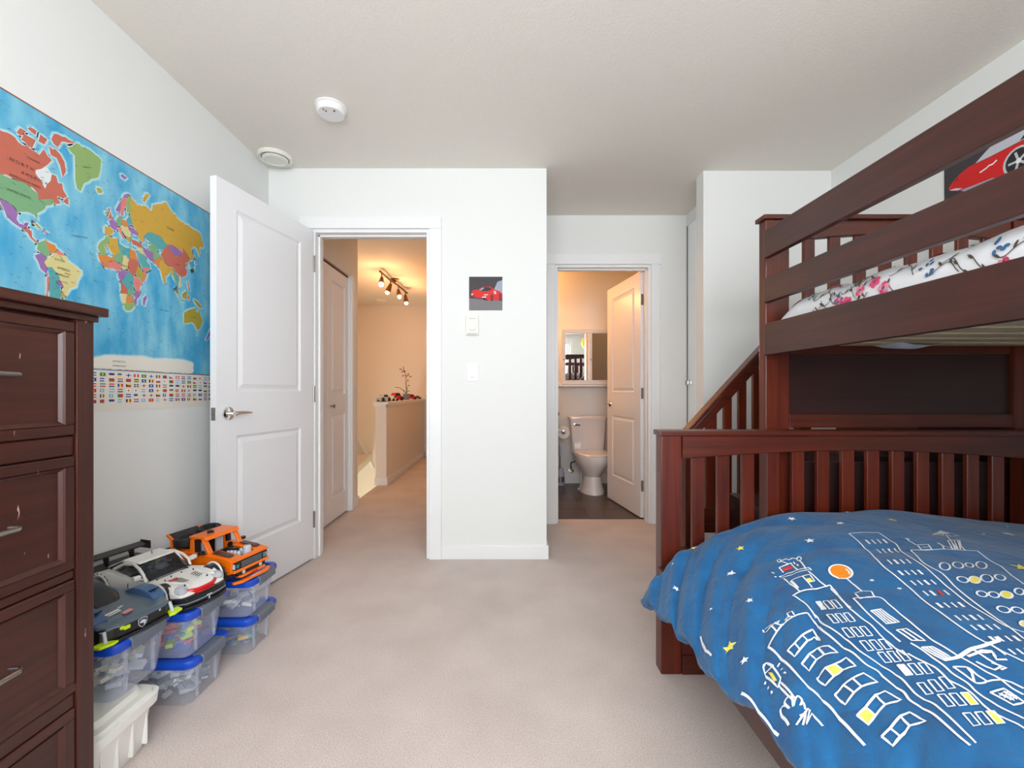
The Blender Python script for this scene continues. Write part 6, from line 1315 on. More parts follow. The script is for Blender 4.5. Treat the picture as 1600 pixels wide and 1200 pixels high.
tw = thing('red_towel', 'red towel hanging on the wall behind the bathroom door', 'towel', (1.49, 4.48, 0.75))
b = MB(); rings = []
for k in range(13):
    y = 4.25+0.46*k/12
    rings.append([(1.488+0.006*math.sin(k*1.7), y, 0.75), (1.490+0.004*math.sin(k*1.7), y, 1.15), (1.494, y, 1.50), (1.503, y, 1.515), (1.511, y, 1.50), (1.512, y, 0.85)])
b.loft(rings, False, False, False); b.build('cloth', 'towel_red', tw, smooth=True)
MB().tube([(1.502, 4.18, 1.500), (1.502, 4.78, 1.500)], 0.007, 10).box(1.498, 1.52, 4.17, 4.19, 1.49, 1.51).box(1.498, 1.52, 4.77, 4.79, 1.49, 1.51).build('towel_bar', 'chrome', tw)
# vanity lamp
vl = thing('vanity_lamp', 'warm three-globe lamp over the vanity', 'lamp', (0.12, 4.90, 2.08))
MB().box(-0.16, 0.42, 4.895, 4.929, 2.06, 2.13).build('back_plate', 'chrome', vl, 0.004)
for k in range(3):
    x = -0.06+0.19*k
    MB().sphere((x, 4.83, 2.095), 0.05).build('globe', 'bulb_dim', vl, smooth=True)
    point_light('vanity_lamp_light', (x, 4.74, 2.09), 4.6, (1.0, 0.42, 0.13), 0.05).parent = vl
for l in vl.children:
    if l.type == 'LIGHT': l.location = Vector(l.location) - Vector((0.12, 4.90, 2.08))

# ================================================================== hall
tr = thing('track_light', 'bronze track light with four lit spot heads on the hall ceiling', 'track light', (-1.37, 5.4, H))
tp = [(-1.405, 4.90), (-1.385, 5.20), (-1.365, 5.50), (-1.345, 5.80)]
MB().tube([(-1.41, 4.85, H-0.045), (-1.385, 5.25, H-0.055), (-1.365, 5.50, H-0.045), (-1.34, 5.88, H-0.055)], 0.012, 10).build('rail', 'bronze', tr, smooth=True)
MB().lathe([(0.06, 0), (0.06, -0.012), (0.02, -0.022), (0.008, -0.05)], (-1.375, 5.36, H), 'Z', 20).build('canopy', 'bronze', tr, smooth=True)
for k, (x, y) in enumerate(tp):
    d_ = [Vector((0.1, -0.55, -0.82)), Vector((-0.3, -0.2, -0.9)), Vector((0.25, -0.45, -0.85)), Vector((0.15, -0.2, -0.95))][k].normalized()
    p0 = Vector((x, y, H-0.06)); p1 = p0+Vector((0, 0, -0.05)); p2 = p1+d_*0.035; p3 = p1+d_*0.095
    hd = MB().tube([p0, p1], 0.007, 8).tube([p1-d_*0.01, p2, p3], [0.018, 0.026, 0.036], 14, caps=True).build('spot_head', 'bronze', tr, smooth=True)
    MB().sphere(tuple(p3+d_*0.004), 0.028, n=12, m=8).build('bulb', 'bulb' if k == 0 else 'bulb_dim', hd, smooth=True)
    L_ = point_light('track_light_lamp', p3+d_*0.05-Vector((-1.37, 5.4, H)), 4.6, (1.0, 0.47, 0.19), 0.03); L_.parent = tr

# things on the half wall
op = thing('potted_orchid', 'small bare orchid in a grey ribbed pot on the half wall', 'plant', (-1.39, 6.05, 0.93))
ox, oy, oz = -1.39, 6.05, 0.93
n = 24
MB().loft([[(ox+r*(1+0.04*(k % 2))*math.cos(2*math.pi*k/n), oy+r*(1+0.04*(k % 2))*math.sin(2*math.pi*k/n), oz+z) for k in range(n)] for r, z in ((0.038, 0), (0.044, 0.01), (0.048, 0.08), (0.046, 0.085), (0.04, 0.075))]).build('pot', 't_grey', op)
mat('leaf_dark', (52, 48, 22), 0.4); mat('stem_dark', (70, 40, 24), 0.6); mat('petal_dry', (150, 66, 40), 0.6)
def leaf(pts, w):
    rings = []
    for i, p in enumerate(pts):
        u = i/(len(pts)-1); ww = w*math.sin(math.pi*(0.12+0.86*u))
        p = Vector(p); rings.append([p+Vector((0, ww, 0.004)), p+Vector((0, 0, -0.003)), p+Vector((0, -ww, 0.004)), p+Vector((0, 0, 0.003))])
    return MB().loft(rings)
for pts in ([(0,0,0.08),(-0.04,0,0.13),(-0.09,0,0.165),(-0.14,0.01,0.175),(-0.16,0.01,0.172)], [(0,0,0.08),(-0.03,-0.02,0.115),(-0.05,-0.03,0.145)], [(0,0,0.08),(0.02,0.01,0.12),(0.05,0.02,0.125)], [(0,0.01,0.08),(0.0,0.0,0.17),(-0.015,0,0.26)], [(0.005,0,0.08),(0.012,0,0.15),(0.006,0,0.22)]):
    leaf([(ox+a, oy+c, oz+e) for a, c, e in pts], 0.018).build('leaf', 'leaf_dark', op, smooth=True)
stem = MB().tube([(ox, oy, oz+0.08), (ox-0.005, oy, oz+0.25), (ox-0.005, oy, oz+0.34), (ox-0.03, oy, oz+0.40), (ox-0.045, oy, oz+0.47)], 0.004, 6)
for a, c in (((-0.006,0.33),(0.06,0.325)), ((-0.006,0.33),(-0.05,0.335)), ((-0.02,0.38),(-0.06,0.39)), ((-0.025,0.39),(-0.085,0.43)), ((-0.006,0.31),(0.03,0.36))):
    stem.tube([(ox+a[0], oy, oz+a[1]), (ox+(a[0]+c[0])/2, oy, oz+(a[1]+c[1])/2+0.012), (ox+c[0], oy, oz+c[1])], 0.003, 6)
stem.build('stem', 'stem_dark', op)
for a, c in ((-0.085,0.43),(-0.06,0.39),(-0.05,0.335),(0.06,0.325),(0.03,0.36),(-0.02,0.40),(0.02,0.27),(0.035,0.20)):
    MB().sphere((ox+a, oy, oz+c), 0.012, 0.006, 0.009, n=8, m=5).build('bud', 'petal_dry', op, smooth=True)
def shelf_car(loc, rz, label, body, L, W, Hh, tall=False):
    o = thing('model_car', label, 'model car', loc, rz, group='model cars on the half wall', world=False)
    pr_ = [(-L/2, 0.012), (-L/2, Hh*0.55), (-L*0.30, Hh*0.62), (-L*0.18, Hh), (L*0.14, Hh), (L*0.28, Hh*0.60), (L/2, Hh*0.48), (L/2, 0.012)]
    MB().prism(pr_, 'Y', -W/2, W/2).build('body', body, o, 0.004)
    MB().prism([(-L*0.25, Hh*0.64), (-L*0.165, Hh*0.93), (L*0.13, Hh*0.93), (L*0.23, Hh*0.64)], 'Y', -W/2-0.001, W/2+0.001).build('windows', 't_black', o)
    for sx in (-0.31, 0.31):
        for sy in (-1, 1): MB().lathe([(Hh*0.26, -0.006), (Hh*0.26, 0.006)], (L*sx, sy*W/2, Hh*0.26), 'Y', 16).build('wheel', 'tyre', o)
    MB().box(L/2-0.004, L/2+0.003, -W/2*0.8, W/2*0.8, Hh*0.2, Hh*0.38).build('bumper', 't_light', o)
    return o
dsp = MB().box(-1.455, -1.355, 4.86, 5.10, 0.93, 0.938).build('display_stand', 't_black', None, 0.002, loc=(-1.405, 4.98, 0.93)); tag(dsp, 'black display base under the silver model car on the half wall', 'display stand')
shelf_car((-1.405, 4.98, 0.938), R(62), 'silver and black model car on a black base, nearest on the half wall', 't_light', 0.16, 0.075, 0.075)
shelf_car((-1.37, 5.26, 0.93), R(70), 'small white model car between the silver and the red ones on the half wall', 't_white', 0.12, 0.06, 0.065)
shelf_car((-1.40, 5.52, 0.93), R(50), 'tall dark red model car left of the orchid pot', 't_red', 0.18, 0.085, 0.10)
shelf_car((-1.385, 6.32, 0.93), R(30), 'red model car right of the orchid pot', 't_red', 0.17, 0.08, 0.075)
shelf_car((-1.375, 6.72, 0.93), R(30), 'small dark model car at the far end of the half wall', 't_slate', 0.12, 0.06, 0.05)
# ================================================================== storage bins
def bin_box(loc, L, W, Hh, label, group, rotz=0.0):
    """clear bin, long side along local x, right end at local x = 0"""
    o = thing('storage_bin', label, 'storage bin', loc, rotz, group, world=False)
    cx = -L/2
    body = MB()
    t = 0.0022
    h = Hh-0.022
    rings = [rrect(L-0.075, W-0.055, 0.025, 0.0, cx, 0), rrect(L-0.068, W-0.048, 0.028, 0.006, cx, 0), rrect(L-0.040, W-0.026, 0.028, h-0.012, cx, 0), rrect(L-0.030, W-0.014, 0.028, h-0.010, cx, 0), rrect(L-0.030, W-0.014, 0.028, h, cx, 0)]
    body.loft(rings, True, False)
    # ribs up the end wall and the long wall
    for y in (-W*0.22, W*0.22):
        body.box(-0.036, -0.0285, y-0.003, y+0.003, 0.012, h-0.012)
    body.build('bin_body', 'bin_plastic', o, smooth=True)
    lid = MB()
    lid.loft([rrect(L-0.022, W-0.006, 0.030, h-0.004, cx, 0), rrect(L-0.014, W, 0.032, h+0.004, cx, 0), rrect(L-0.014, W, 0.032, h+0.016, cx, 0), rrect(L-0.022, W-0.008, 0.030, h+0.022, cx, 0), rrect(L-0.055, W-0.040, 0.025, h+0.022, cx, 0), rrect(L-0.062, W-0.047, 0.025, h+0.014, cx, 0)])
    lo = lid.build('lid', 'lid_blue', o, smooth=True)
    for s in (0, 1):
        x = -0.010 if s == 0 else -L+0.010; d_ = 1 if s == 0 else -1
        pr_ = [(x-d_*0.030, h+0.0235), (x, h+0.0235), (x+d_*0.010, h+0.016), (x+d_*0.010, h-0.012), (x+d_*0.004, h-0.014), (x+d_*0.003, h+0.012), (x-d_*0.030, h+0.018)]
        hd = MB().prism(pr_, 'Y', -W*0.28, W*0.28).build('latch', 'latch_grey', lo, 0.002, 1)
        hd['label'] = 'grey latch handle'
    return o, (L-0.075, W-0.055, h)
def pieces(name, loc, dims, cols, label, n, fill, seed, smooth=False):
    r = random.Random(seed); mb = MB()
    L, W, h = dims
    for k in range(n):
        z = 0.006 + fill*h*(k/n)*0.9 + 0.006
        grow = z/h*0.02
        s = r.uniform(0.010, 0.026)
        c = (loc[0]-0.0375-L/2 + r.uniform(-0.5, 0.5)*(L-0.05+grow), loc[1] + r.uniform(-0.5, 0.5)*(W-0.05+grow), loc[2]+z+0.008)
        rot = Matrix.Rotation(r.uniform(0, 3.1), 3, 'Z') @ Matrix.Rotation(r.uniform(-0.6, 0.6), 3, 'X')
        mb.obox(c, (s*1.6, s*0.9, s*0.55), rot, r.randrange(len(cols)))
    o = mb.build(name, cols, None, loc=loc)
    return tag(o, label, 'toy bricks', None, 'stuff')
BG = 'clear bins with blue lids'
TRAY = 0.148
S1, S2, S3 = (-1.045, 1.272, 0.186), (-1.015, 1.512, 0.0), (-0.985, 1.790, 0.0)
LB = 0.415
o, dm = bin_box(S2, LB, 0.205, 0.158, 'clear blue-lidded bin on the carpet under the bin below the white toy car', BG)
pieces('toy_bricks', S2, dm, ['t_light', 't_white', 't_grey', 't_light'], 'pale grey toy bricks in the bottom bin below the white toy car', 330, 0.85, 1)
o, dm = bin_box((S2[0]-0.004, S2[1]-0.002, 0.159), LB, 0.205, 0.158, 'clear blue-lidded bin carrying the white toy car', BG)
pieces('toy_bricks', (S2[0]-0.004, S2[1]-0.002, 0.159), dm, ['t_red', 't_purple', 't_teal', 't_red', 't_lime', 't_blue'], 'mixed coloured toy bricks in the bin under the white toy car', 240, 0.62, 2)
o, dm = bin_box(S3, LB, 0.205, TRAY, 'clear blue-lidded bin on the carpet, bottom of the stack under the orange toy truck', BG)
pieces('toy_bricks', S3, dm, ['t_blue', 't_teal', 't_purple', 't_yellow', 't_navy', 't_teal'], 'blue, teal and yellow toy bricks in the bottom bin of the orange truck stack', 260, 0.70, 3)
o, dm = bin_box((S3[0]+0.002, S3[1], TRAY+0.001), LB, 0.205, TRAY+0.004, 'clear blue-lidded bin directly under the orange toy truck', BG)
pieces('toy_bricks', (S3[0]+0.002, S3[1], TRAY+0.001), dm, ['t_light', 't_white', 't_light', 't_navy'], 'pale toy bricks in the bin directly under the orange toy truck', 120, 0.32, 4)
o, dm = bin_box(S1, LB, 0.215, 0.166, 'clear blue-lidded bin on the white tub, carrying the dark toy race car', BG)
pieces('toy_bricks', S1, dm, ['t_cream', 't_light', 't_navy', 't_cream'], 'pale toy bricks in the bin under the dark toy race car', 150, 0.40, 5)
# white tub underneath
wt = thing('white_storage_tub', 'white plastic tub with a flared rim on the carpet beside the chest', 'storage tub', (-1.25, 1.187, 0))
cx, cy = -1.250, 1.187
MB().loft([rrect(0.37, 0.17, 0.03, 0, cx, cy), rrect(0.385, 0.18, 0.03, 0.01, cx, cy), rrect(0.415, 0.21, 0.035, 0.125, cx, cy), rrect(0.44, 0.235, 0.04, 0.13, cx, cy), rrect(0.445, 0.240, 0.04, 0.158, cx, cy), rrect(0.42, 0.215, 0.035, 0.160, cx, cy)], True, True).build('tub_body', 'bin_white', wt, smooth=True)
MB().loft([rrect(0.425, 0.22, 0.035, 0.160, cx, cy), rrect(0.42, 0.215, 0.035, 0.168, cx, cy), rrect(0.385, 0.19, 0.04, 0.170, cx, cy), rrect(0.37, 0.175, 0.04, 0.1845, cx, cy)], True, True).build('tub_lid', 'lid_white', wt, smooth=True)
for k in range(4):
    MB().box(cx+0.192, cx+0.206, cy-0.07+k*0.047-0.003, cy-0.07+k*0.047+0.003, 0.02, 0.122).build('rib', 'bin_white', wt, 0.001, 1)

# ================================================================== toy vehicles (nose at local x = 0, driving direction +x)
def wheel(o, x, y, z, r, w, rim='t_black', hub='t_light', side=1, name='wheel'):
    wh = MB().lathe([(r*0.62, -w/2), (r*0.94, -w/2), (r, -w/2*0.7), (r, w/2*0.7), (r*0.94, w/2), (r*0.62, w/2)], (x, y, z), 'Y', 24).build(name, 'tyre', o, smooth=True)
    f = MB().lathe([(r*0.62, -w/2*0.6), (r*0.62, w/2*0.6)], (x, y, z), 'Y', 20)
    f.build('rim', rim, wh)
    sp = MB()
    for k in range(5):
        a = 2*math.pi*k/5
        sp.obox((x + r*0.33*math.cos(a), y+side*w*0.36, z + r*0.33*math.sin(a)), (r*0.60, w*0.2, r*0.16), Matrix.Rotation(-a, 3, 'Y'))
    sp.lathe([(r*0.16, side*w*0.30), (r*0.14, side*w*0.5), (0.0005, side*w*0.5)], (x, y, z), 'Y', 10)
    sp.build('spokes', hub, wh)
    return wh
def arch(cx, cz, r, a0, a1, n=8): return [(cx + r*math.cos(R(a0+(a1-a0)*k/n)), cz + r*math.sin(R(a0+(a1-a0)*k/n))) for k in range(n+1)]
def bolts(mb, pts, r, axis_y):
    for (x, y, z) in pts: mb.lathe([(r, 0), (r*0.9, axis_y*0.0012), (0.0003, axis_y*0.0012)], (x, y, z), 'Y', 8)

# ---- orange pickup
tk = thing('toy_truck', 'orange toy brick pickup truck with spare tyres, standing on the far bins', 'toy truck', (-1.012, 1.722, 0.3015), R(-15), world=False)
WF, WR_, WZ, WRAD = -0.078, -0.272, 0.034, 0.034
for s in (-1, 1):
    wheel(tk, WF, s*0.074, WZ, WRAD, 0.028, side=s); wheel(tk, WR_, s*0.074, WZ, WRAD, 0.028, side=s)
    y0, y1 = (0.052, 0.086) if s > 0 else (-0.086, -0.052)
    fr = [(-0.012, 0.046), (-0.008, 0.094), (-0.03, 0.101), (-0.130, 0.107), (-0.130, 0.040)] + arch(WF, WZ, 0.044, 172, 8, 10)
    MB().prism(fr, 'Y', y0, y1).build('front_fender', 't_orange', tk, 0.0015, 1)
    rf = [(-0.222, 0.040), (-0.222, 0.118), (-0.345, 0.112), (-0.348, 0.055), (-0.325, 0.046)] + arch(WR_, WZ, 0.046, 8, 172, 10)[::-1]
    MB().prism([(-0.222, 0.040), (-0.222, 0.112), (-0.345, 0.108), (-0.350, 0.052)] + arch(WR_, WZ, 0.045, 168, 12, 10), 'Y', y0, y1).build('bed_side', 't_orange', tk, 0.0015, 1)
    # arch lips
    yo = s*0.0865
    for cxx in (WF, WR_):
        lip = MB(); pts = arch(cxx, WZ, 0.047, 5, 175, 10)
        lip.tube([(p[0], yo, p[1]) for p in pts], 0.0035, 6).build('arch_lip', 't_black', tk)
    # door with a window opening
    dr = MB().prism([(-0.130, 0.034), (-0.130, 0.107), (-0.222, 0.112), (-0.222, 0.036)], 'Y', s*0.062, s*0.083).build('cab_door', 't_orange', tk, 0.0015, 1)
    MB().tube([(-0.128, s*0.084, 0.040), (-0.128, s*0.084, 0.106)], 0.0008, 4).tube([(-0.205, s*0.084, 0.09), (-0.19, s*0.084, 0.09)], 0.002, 6).build('door_handle', 't_black', dr)
    MB().prism([(-0.122, 0.106), (-0.132, 0.106), (-0.166, 0.163), (-0.156, 0.163)], 'Y', s*0.058, s*0.078).build('windscreen_pillar', 't_orange', tk, 0.001, 1)
    MB().prism([(-0.198, 0.110), (-0.222, 0.110), (-0.220, 0.160), (-0.205, 0.163)], 'Y', s*0.058, s*0.078).build('rear_pillar', 't_orange', tk, 0.001, 1)
    MB().prism([(-0.185, 0.111), (-0.199, 0.111), (-0.199, 0.158), (-0.188, 0.158)], 'Y', s*0.060, s*0.076).build('window_post', 't_black', tk)
    MB().box(-0.150, -0.136, s*0.084, s*0.104, 0.112, 0.124).tube([(-0.140, s*0.08, 0.108), (-0.142, s*0.092, 0.114)], 0.003, 6).build('wing_mirror', 't_black', tk, 0.001, 1)
    MB().box(-0.215, -0.125, s*0.060, s*0.088, 0.022, 0.034).build('running_board', 't_brown', tk, 0.001, 1)
    # headlight
    MB().box(-0.010, 0.000, s*0.056, s*0.080, 0.062, 0.082).build('headlight', 't_light', tk, 0.0015, 1)
    MB().box(-0.006, 0.0015, s*0.061, s*0.069, 0.067, 0.077).build('headlight_lens', 't_teal', tk)
MB().box(-0.345, -0.010, -0.055, 0.055, 0.026, 0.044).build('chassis', 't_brown', tk)
MB().box(-0.225, -0.150, -0.078, 0.078, 0.163, 0.172).prism([(-0.150, 0.163), (-0.150, 0.172), (-0.140, 0.158)], 'Y', -0.076, 0.076).box(-0.222, -0.205, -0.07, 0.07, 0.158, 0.164).build('roof', 't_orange', tk, 0.0015, 1)
MB().lathe([(0.012, 0.172), (0.012, 0.180), (0.008, 0.181), (0.007, 0.176)], (-0.185, -0.02, 0), 'Z', 16).build('roof_cap', 't_black', tk)
MB().box(-0.222, -0.216, -0.058, 0.058, 0.108, 0.160).build('rear_window', 't_black', tk)
for y in (-0.034, 0.034):
    MB().box(-0.200, -0.165, y-0.018, y+0.018, 0.07, 0.085).box(-0.208, -0.196, y-0.016, y+0.016, 0.08, 0.140).build('seat', 't_light', tk, 0.002, 1)
MB().box(-0.145, -0.128, -0.056, 0.056, 0.085, 0.104).build('dashboard', 't_black', tk, 0.001, 1)
MB().lathe([(0.011, -0.148), (0.012, -0.146), (0.011, -0.144)], (0, 0.034, 0.110), 'X', 14).build('steering_wheel', 't_black', tk)
# hood with open engine bay
for s in (-1, 1):
    MB().prism([(-0.128, 0.1035), (-0.010, 0.094), (-0.010, 0.100), (-0.128, 0.112)], 'Y', s*0.034, s*0.080).build('hood_side', 't_orange', tk, 0.001, 1)
    MB().prism([(-0.118, 0.1125), (-0.030, 0.1035), (-0.040, 0.110), (-0.110, 0.117)], 'Y', s*0.050, s*0.074).build('hood_vent', 't_brown', tk, 0.001, 1)
MB().box(-0.020, -0.002, -0.082, 0.082, 0.088, 0.100).build('hood_front', 't_orange', tk, 0.001, 1)
MB().box(-0.125, -0.018, -0.036, 0.036, 0.046, 0.085).build('engine_bay', 't_black', tk)
eg = MB()
for k in range(4):
    for s in (-1, 1): eg.lathe([(0.007, 0.085), (0.007, 0.104), (0.0045, 0.108), (0.0005, 0.108)], (-0.050-0.017*k, s*0.013, 0), 'Z', 10)
eg.build('engine', 't_light', tk, smooth=True)
MB().lathe([(0.015, 0.086), (0.015, 0.118), (0.012, 0.122), (0.0005, 0.122)], (-0.036, 0.014, 0), 'Z', 16).build('air_filter', 't_light', tk, smooth=True)
MB().obox((-0.085, -0.012, 0.112), (0.05, 0.008, 0.008), Matrix.Rotation(0.4, 3, 'Z')).obox((-0.07, 0.0, 0.108), (0.04, 0.006, 0.006), Matrix.Rotation(-0.7, 3, 'Z')).build('engine_strut', 't_black', tk)
# front
MB().box(-0.010, 0.0, -0.078, 0.078, 0.058, 0.086).build('grille', 't_black', tk, 0.001, 1)
for z in (0.064, 0.070, 0.076, 0.082):
    MB().box(-0.001, 0.0015, -0.048, 0.048, z-0.001, z+0.001).build('grille_bar', 't_grey', tk)
MB().box(-0.012, 0.004, -0.084, 0.084, 0.048, 0.058).build('upper_bumper', 't_orange', tk, 0.0015, 1)
MB().box(-0.012, 0.000, -0.066, 0.066, 0.032, 0.048).build('lower_grille', 't_black', tk)
for s in (-1, 1): MB().box(0.000, 0.006, s*0.040-0.004, s*0.040+0.004, 0.036, 0.048).build('bumper_post', 't_light', tk)
MB().prism([(-0.010, -0.064), (0.012, -0.058), (0.012, 0.058), (-0.010, 0.064)], 'Z', 0.026, 0.033).build('skid_plate', 't_orange', tk, 0.0015, 1)
MB().prism([(-0.005, -0.086), (0.006, -0.088), (0.022, -0.060), (0.022, 0.060), (0.006, 0.088), (-0.005, 0.086), (0.004, 0.060), (0.004, -0.060)], 'Z', 0.008, 0.017).build('front_bumper', 't_orange', tk, 0.0015, 1)
MB().box(0.0122, 0.014, -0.014, 0.014, 0.026, 0.032).build('badge', 't_red', tk)
MB().obox((0.020, 0.0, 0.019), (0.002, 0.05, 0.002), Matrix.Identity(3)).build('skid_bar', 't_light', tk)
# load bed
MB().box(-0.345, -0.225, -0.055, 0.055, 0.060, 0.068).box(-0.348, -0.342, -0.084, 0.084, 0.055, 0.112).build('bed_floor', 't_black', tk, 0.001, 1)
MB().box(-0.352, -0.347, -0.080, 0.080, 0.050, 0.106).build('tailgate', 't_orange', tk, 0.001, 1)
MB().box(-0.362, -0.350, -0.078, 0.078, 0.036, 0.050).build('rear_bumper', 't_black', tk, 0.001, 1)
for (x, y, z, rt) in ((-0.286, -0.040, 0.138, -0.10), (-0.262, 0.042, 0.156, 0.06)):
    tmb = MB(); r, w = 0.041, 0.032
    tmb.lathe([(r*0.60, -w/2), (r*0.94, -w/2), (r, -w/2*0.7), (r, w/2*0.7), (r*0.94, w/2), (r*0.60, w/2), (r*0.58, 0), (r*0.60, -w/2)], (0, 0, 0), 'Z', 28)
    for k in range(28):
        a = 2*math.pi*k/28
        tmb.obox((r*math.cos(a), r*math.sin(a), 0), (0.003, 0.004, w*0.8), Matrix.Rotation(a, 3, 'Z'))
    M = Matrix.Rotation(rt, 3, 'Y') @ Matrix.Rotation(0.12, 3, 'X')
    tmb.v = [tuple(M @ Vector(p) + Vector((x, y, z))) for p in tmb.v]
    tmb.build('spare_tyre', 'tyre', tk, smooth=True)
MB().box(-0.335, -0.232, -0.050, 0.055, 0.068, 0.118).build('load_frame', 't_black', tk, 0.002, 1)
for s in (-1, 1): MB().tube([(-0.335, s*0.060, 0.108), (-0.338, s*0.060, 0.130), (-0.340, s*0.058, 0.150)], 0.005, 8).build('roll_bar', 't_orange', tk)
MB().obox((-0.340, 0.0, 0.152), (0.034, 0.120, 0.006), Matrix.Rotation(0.55, 3, 'Y')).build('rear_wing', 't_black', tk, 0.001, 1)
for s in (-1, 1): MB().obox((-0.340, s*0.065, 0.152), (0.036, 0.008, 0.010), Matrix.Rotation(0.55, 3, 'Y')).build('wing_tip', 't_orange', tk, 0.001, 1)

# pin holes and panel joints on the truck sides
ph = MB()
for s in (-1, 1):
    yy = s*0.0862
    for p in arch(WF, WZ, 0.054, 20, 160, 6) + arch(WR_, WZ, 0.055, 20, 160, 6): bolts(ph, [(p[0], yy, p[1])], 0.0022, s)
    for k in range(5): bolts(ph, [(-0.142-0.016*k, s*0.0832, 0.048)], 0.0022, s)
    for k in range(4): bolts(ph, [(-0.150-0.020*k, s*0.0832, 0.100)], 0.0018, s)
    ph.box(-0.223, -0.2215, yy-0.0004, yy+0.0004, 0.045, 0.110)
tag(ph.build('pin_holes', 't_black', tk), kind='stuff')
MB().box(-0.205, -0.150, -0.056, 0.056, 0.060, 0.072).build('cab_floor', 't_black', tk)

# ---- white race car
wc = thing('toy_race_car', 'white toy race car with red nose stripe and black wing on the middle bins', 'toy car', (-1.035, 1.494, 0.3185), R(-15), world=False)
wc.scale = (1.0, 0.93, 1.14)
ST = [  # x, half width, z of sill top edge, z shoulder, z centre
 (0.000, 0.060, 0.026, 0.030, 0.034), (-0.012, 0.084, 0.030, 0.046, 0.048), (-0.035, 0.095, 0.022, 0.060, 0.056), (-0.060, 0.099, 0.020, 0.068, 0.060), (-0.090, 0.100, 0.020, 0.072, 0.064), (-0.130, 0.098, 0.018, 0.070, 0.068), (-0.165, 0.094, 0.016, 0.068, 0.071),
 (-0.250, 0.094, 0.016, 0.070, 0.073), (-0.300, 0.100, 0.018, 0.078, 0.078), (-0.340, 0.106, 0.020, 0.086, 0.082), (-0.380, 0.106, 0.022, 0.084, 0.080), (-0.425, 0.098, 0.026, 0.072, 0.070), (-0.440, 0.085, 0.030, 0.060, 0.060)]
def car_body(o, st, m):
    rings = []
    for x, w, zb, zs, zc in st:
        half = [(w*0.92, zb), (w, zb+(zs-zb)*0.35), (w*0.985, zb+(zs-zb)*0.72), (w*0.90, zs), (w*0.70, zs*0.45+zc*0.55), (w*0.35, zc)]
        ring = [(x, -y, z) for y, z in half] + [(x, 0, zc)] + [(x, y, z) for y, z in half[::-1]]
        rings.append(ring)
    return MB().loft(rings).build('body', m, o, smooth=True, angle=28)
car_body(wc, ST, 't_white')
for s in (-1, 1):
    wheel(wc, -0.085, s*0.094, 0.035, 0.034, 0.026, side=s); wheel(wc, -0.350, s*0.098, 0.036, 0.036, 0.032, side=s)
    for cxx, rr_ in ((-0.085, 0.039), (-0.350, 0.042)):
        MB().prism(arch(cxx, 0.036, rr_, -20, 200, 12), 'Y', s*0.080, s*0.1085).build('wheel_well', 't_black', wc)
        MB().tube([(p[0], s*0.109, p[1]) for p in arch(cxx, 0.036, rr_+0.003, -10, 190, 12)], 0.0035, 6).build('arch_lip', 't_white', wc)
        wheel(wc, cxx, s*0.106, 0.035, 0.0335, 0.012, hub='t_grey', side=s, name='wheel_face')
    MB().box(-0.305, -0.135, s*0.092, s*0.102, 0.012, 0.026).build('side_skirt', 't_black', wc, 0.001, 1)
    MB().prism([(-0.165, 0.066), (-0.176, 0.066), (-0.232, 0.112), (-0.224, 0.114)], 'Y', s*0.070, s*0.078).build('windscreen_pillar', 't_white', wc, 0.002, 1)
    # curved side window hoop
    MB().tube([(-0.168, s*0.084, 0.070), (-0.178, s*0.084, 0.090), (-0.200, s*0.080, 0.104), (-0.235, s*0.074, 0.114), (-0.285, s*0.072, 0.110), (-0.330, s*0.074, 0.092)], 0.0045, 8).build('window_hoop', 't_white', wc, smooth=True)
    MB().obox((-0.180, s*0.106, 0.088), (0.016, 0.022, 0.012), Matrix.Rotation(0.2*s, 3, 'Z')).tube([(-0.178, s*0.086, 0.078), (-0.180, s*0.100, 0.085)], 0.003, 6).build('wing_mirror', 't_white', wc, 0.002, 1)
    # headlight
    MB().sphere((-0.030, s*0.072, 0.054), 0.022, 0.019, 0.014, n=16, m=10).build('headlight', 'clear_plastic', wc, smooth=True)
    lb = MB()
    for dx, dy in ((-0.006, 0.0), (0.006, 0.006), (0.006, -0.006), (-0.004, 0.009)): lb.sphere((-0.030+dx, s*0.072+dy, 0.057), 0.005, n=8, m=6)
    lb.build('headlight_lamps', 't_light', wc)
    MB().tube([(p[0], p[1], 0.0655+0.002) for p in [(-0.020, s*0.052), (-0.040, s*0.048), (-0.075, s*0.056), (-0.110, s*0.064), (-0.150, s*0.070)]], 0.0032, 6).build('fender_ridge', 't_white', wc)
    # hood louvres
    for k in range(4):
        MB().obox((-0.062-0.010*k, s*0.030, 0.0655+0.0012*k), (0.002, 0.026, 0.0015), Matrix.Rotation(s*0.25, 3, 'Z')).build('louvre', 't_black', wc)
# greenhouse
cab = MB()
rg = []
for x, w, z in ((-0.160, 0.074, 0.070), (-0.226, 0.066, 0.112), (-0.300, 0.064, 0.114), (-0.372, 0.058, 0.086)):
    rg.append([(x, -w*1.1, 0.062), (x, -w*1.06, min(z, 0.075)), (x, -w, z-0.002), (x, 0, z), (x, w, z-0.002), (x, w*1.06, min(z, 0.075)), (x, w*1.1, 0.062)])
cab.loft(rg).build('windows', 'tinted_glass', wc)
inn = MB()
rnd = random.Random(9)
inn.box(-0.36, -0.165, -0.07, 0.07, 0.060, 0.074, 0)
for k in range(26):
    inn.obox((rnd.uniform(-0.33, -0.19), rnd.uniform(-0.055, 0.055), rnd.uniform(0.076, 0.092)), (rnd.uniform(0.008, 0.03), 0.008, 0.008), Matrix.Rotation(rnd.uniform(0, 3), 3, 'Z'), rnd.choice((0, 0, 0, 1, 2)))
inn.build('interior', ['t_black', 't_light', 't_grey'], wc)
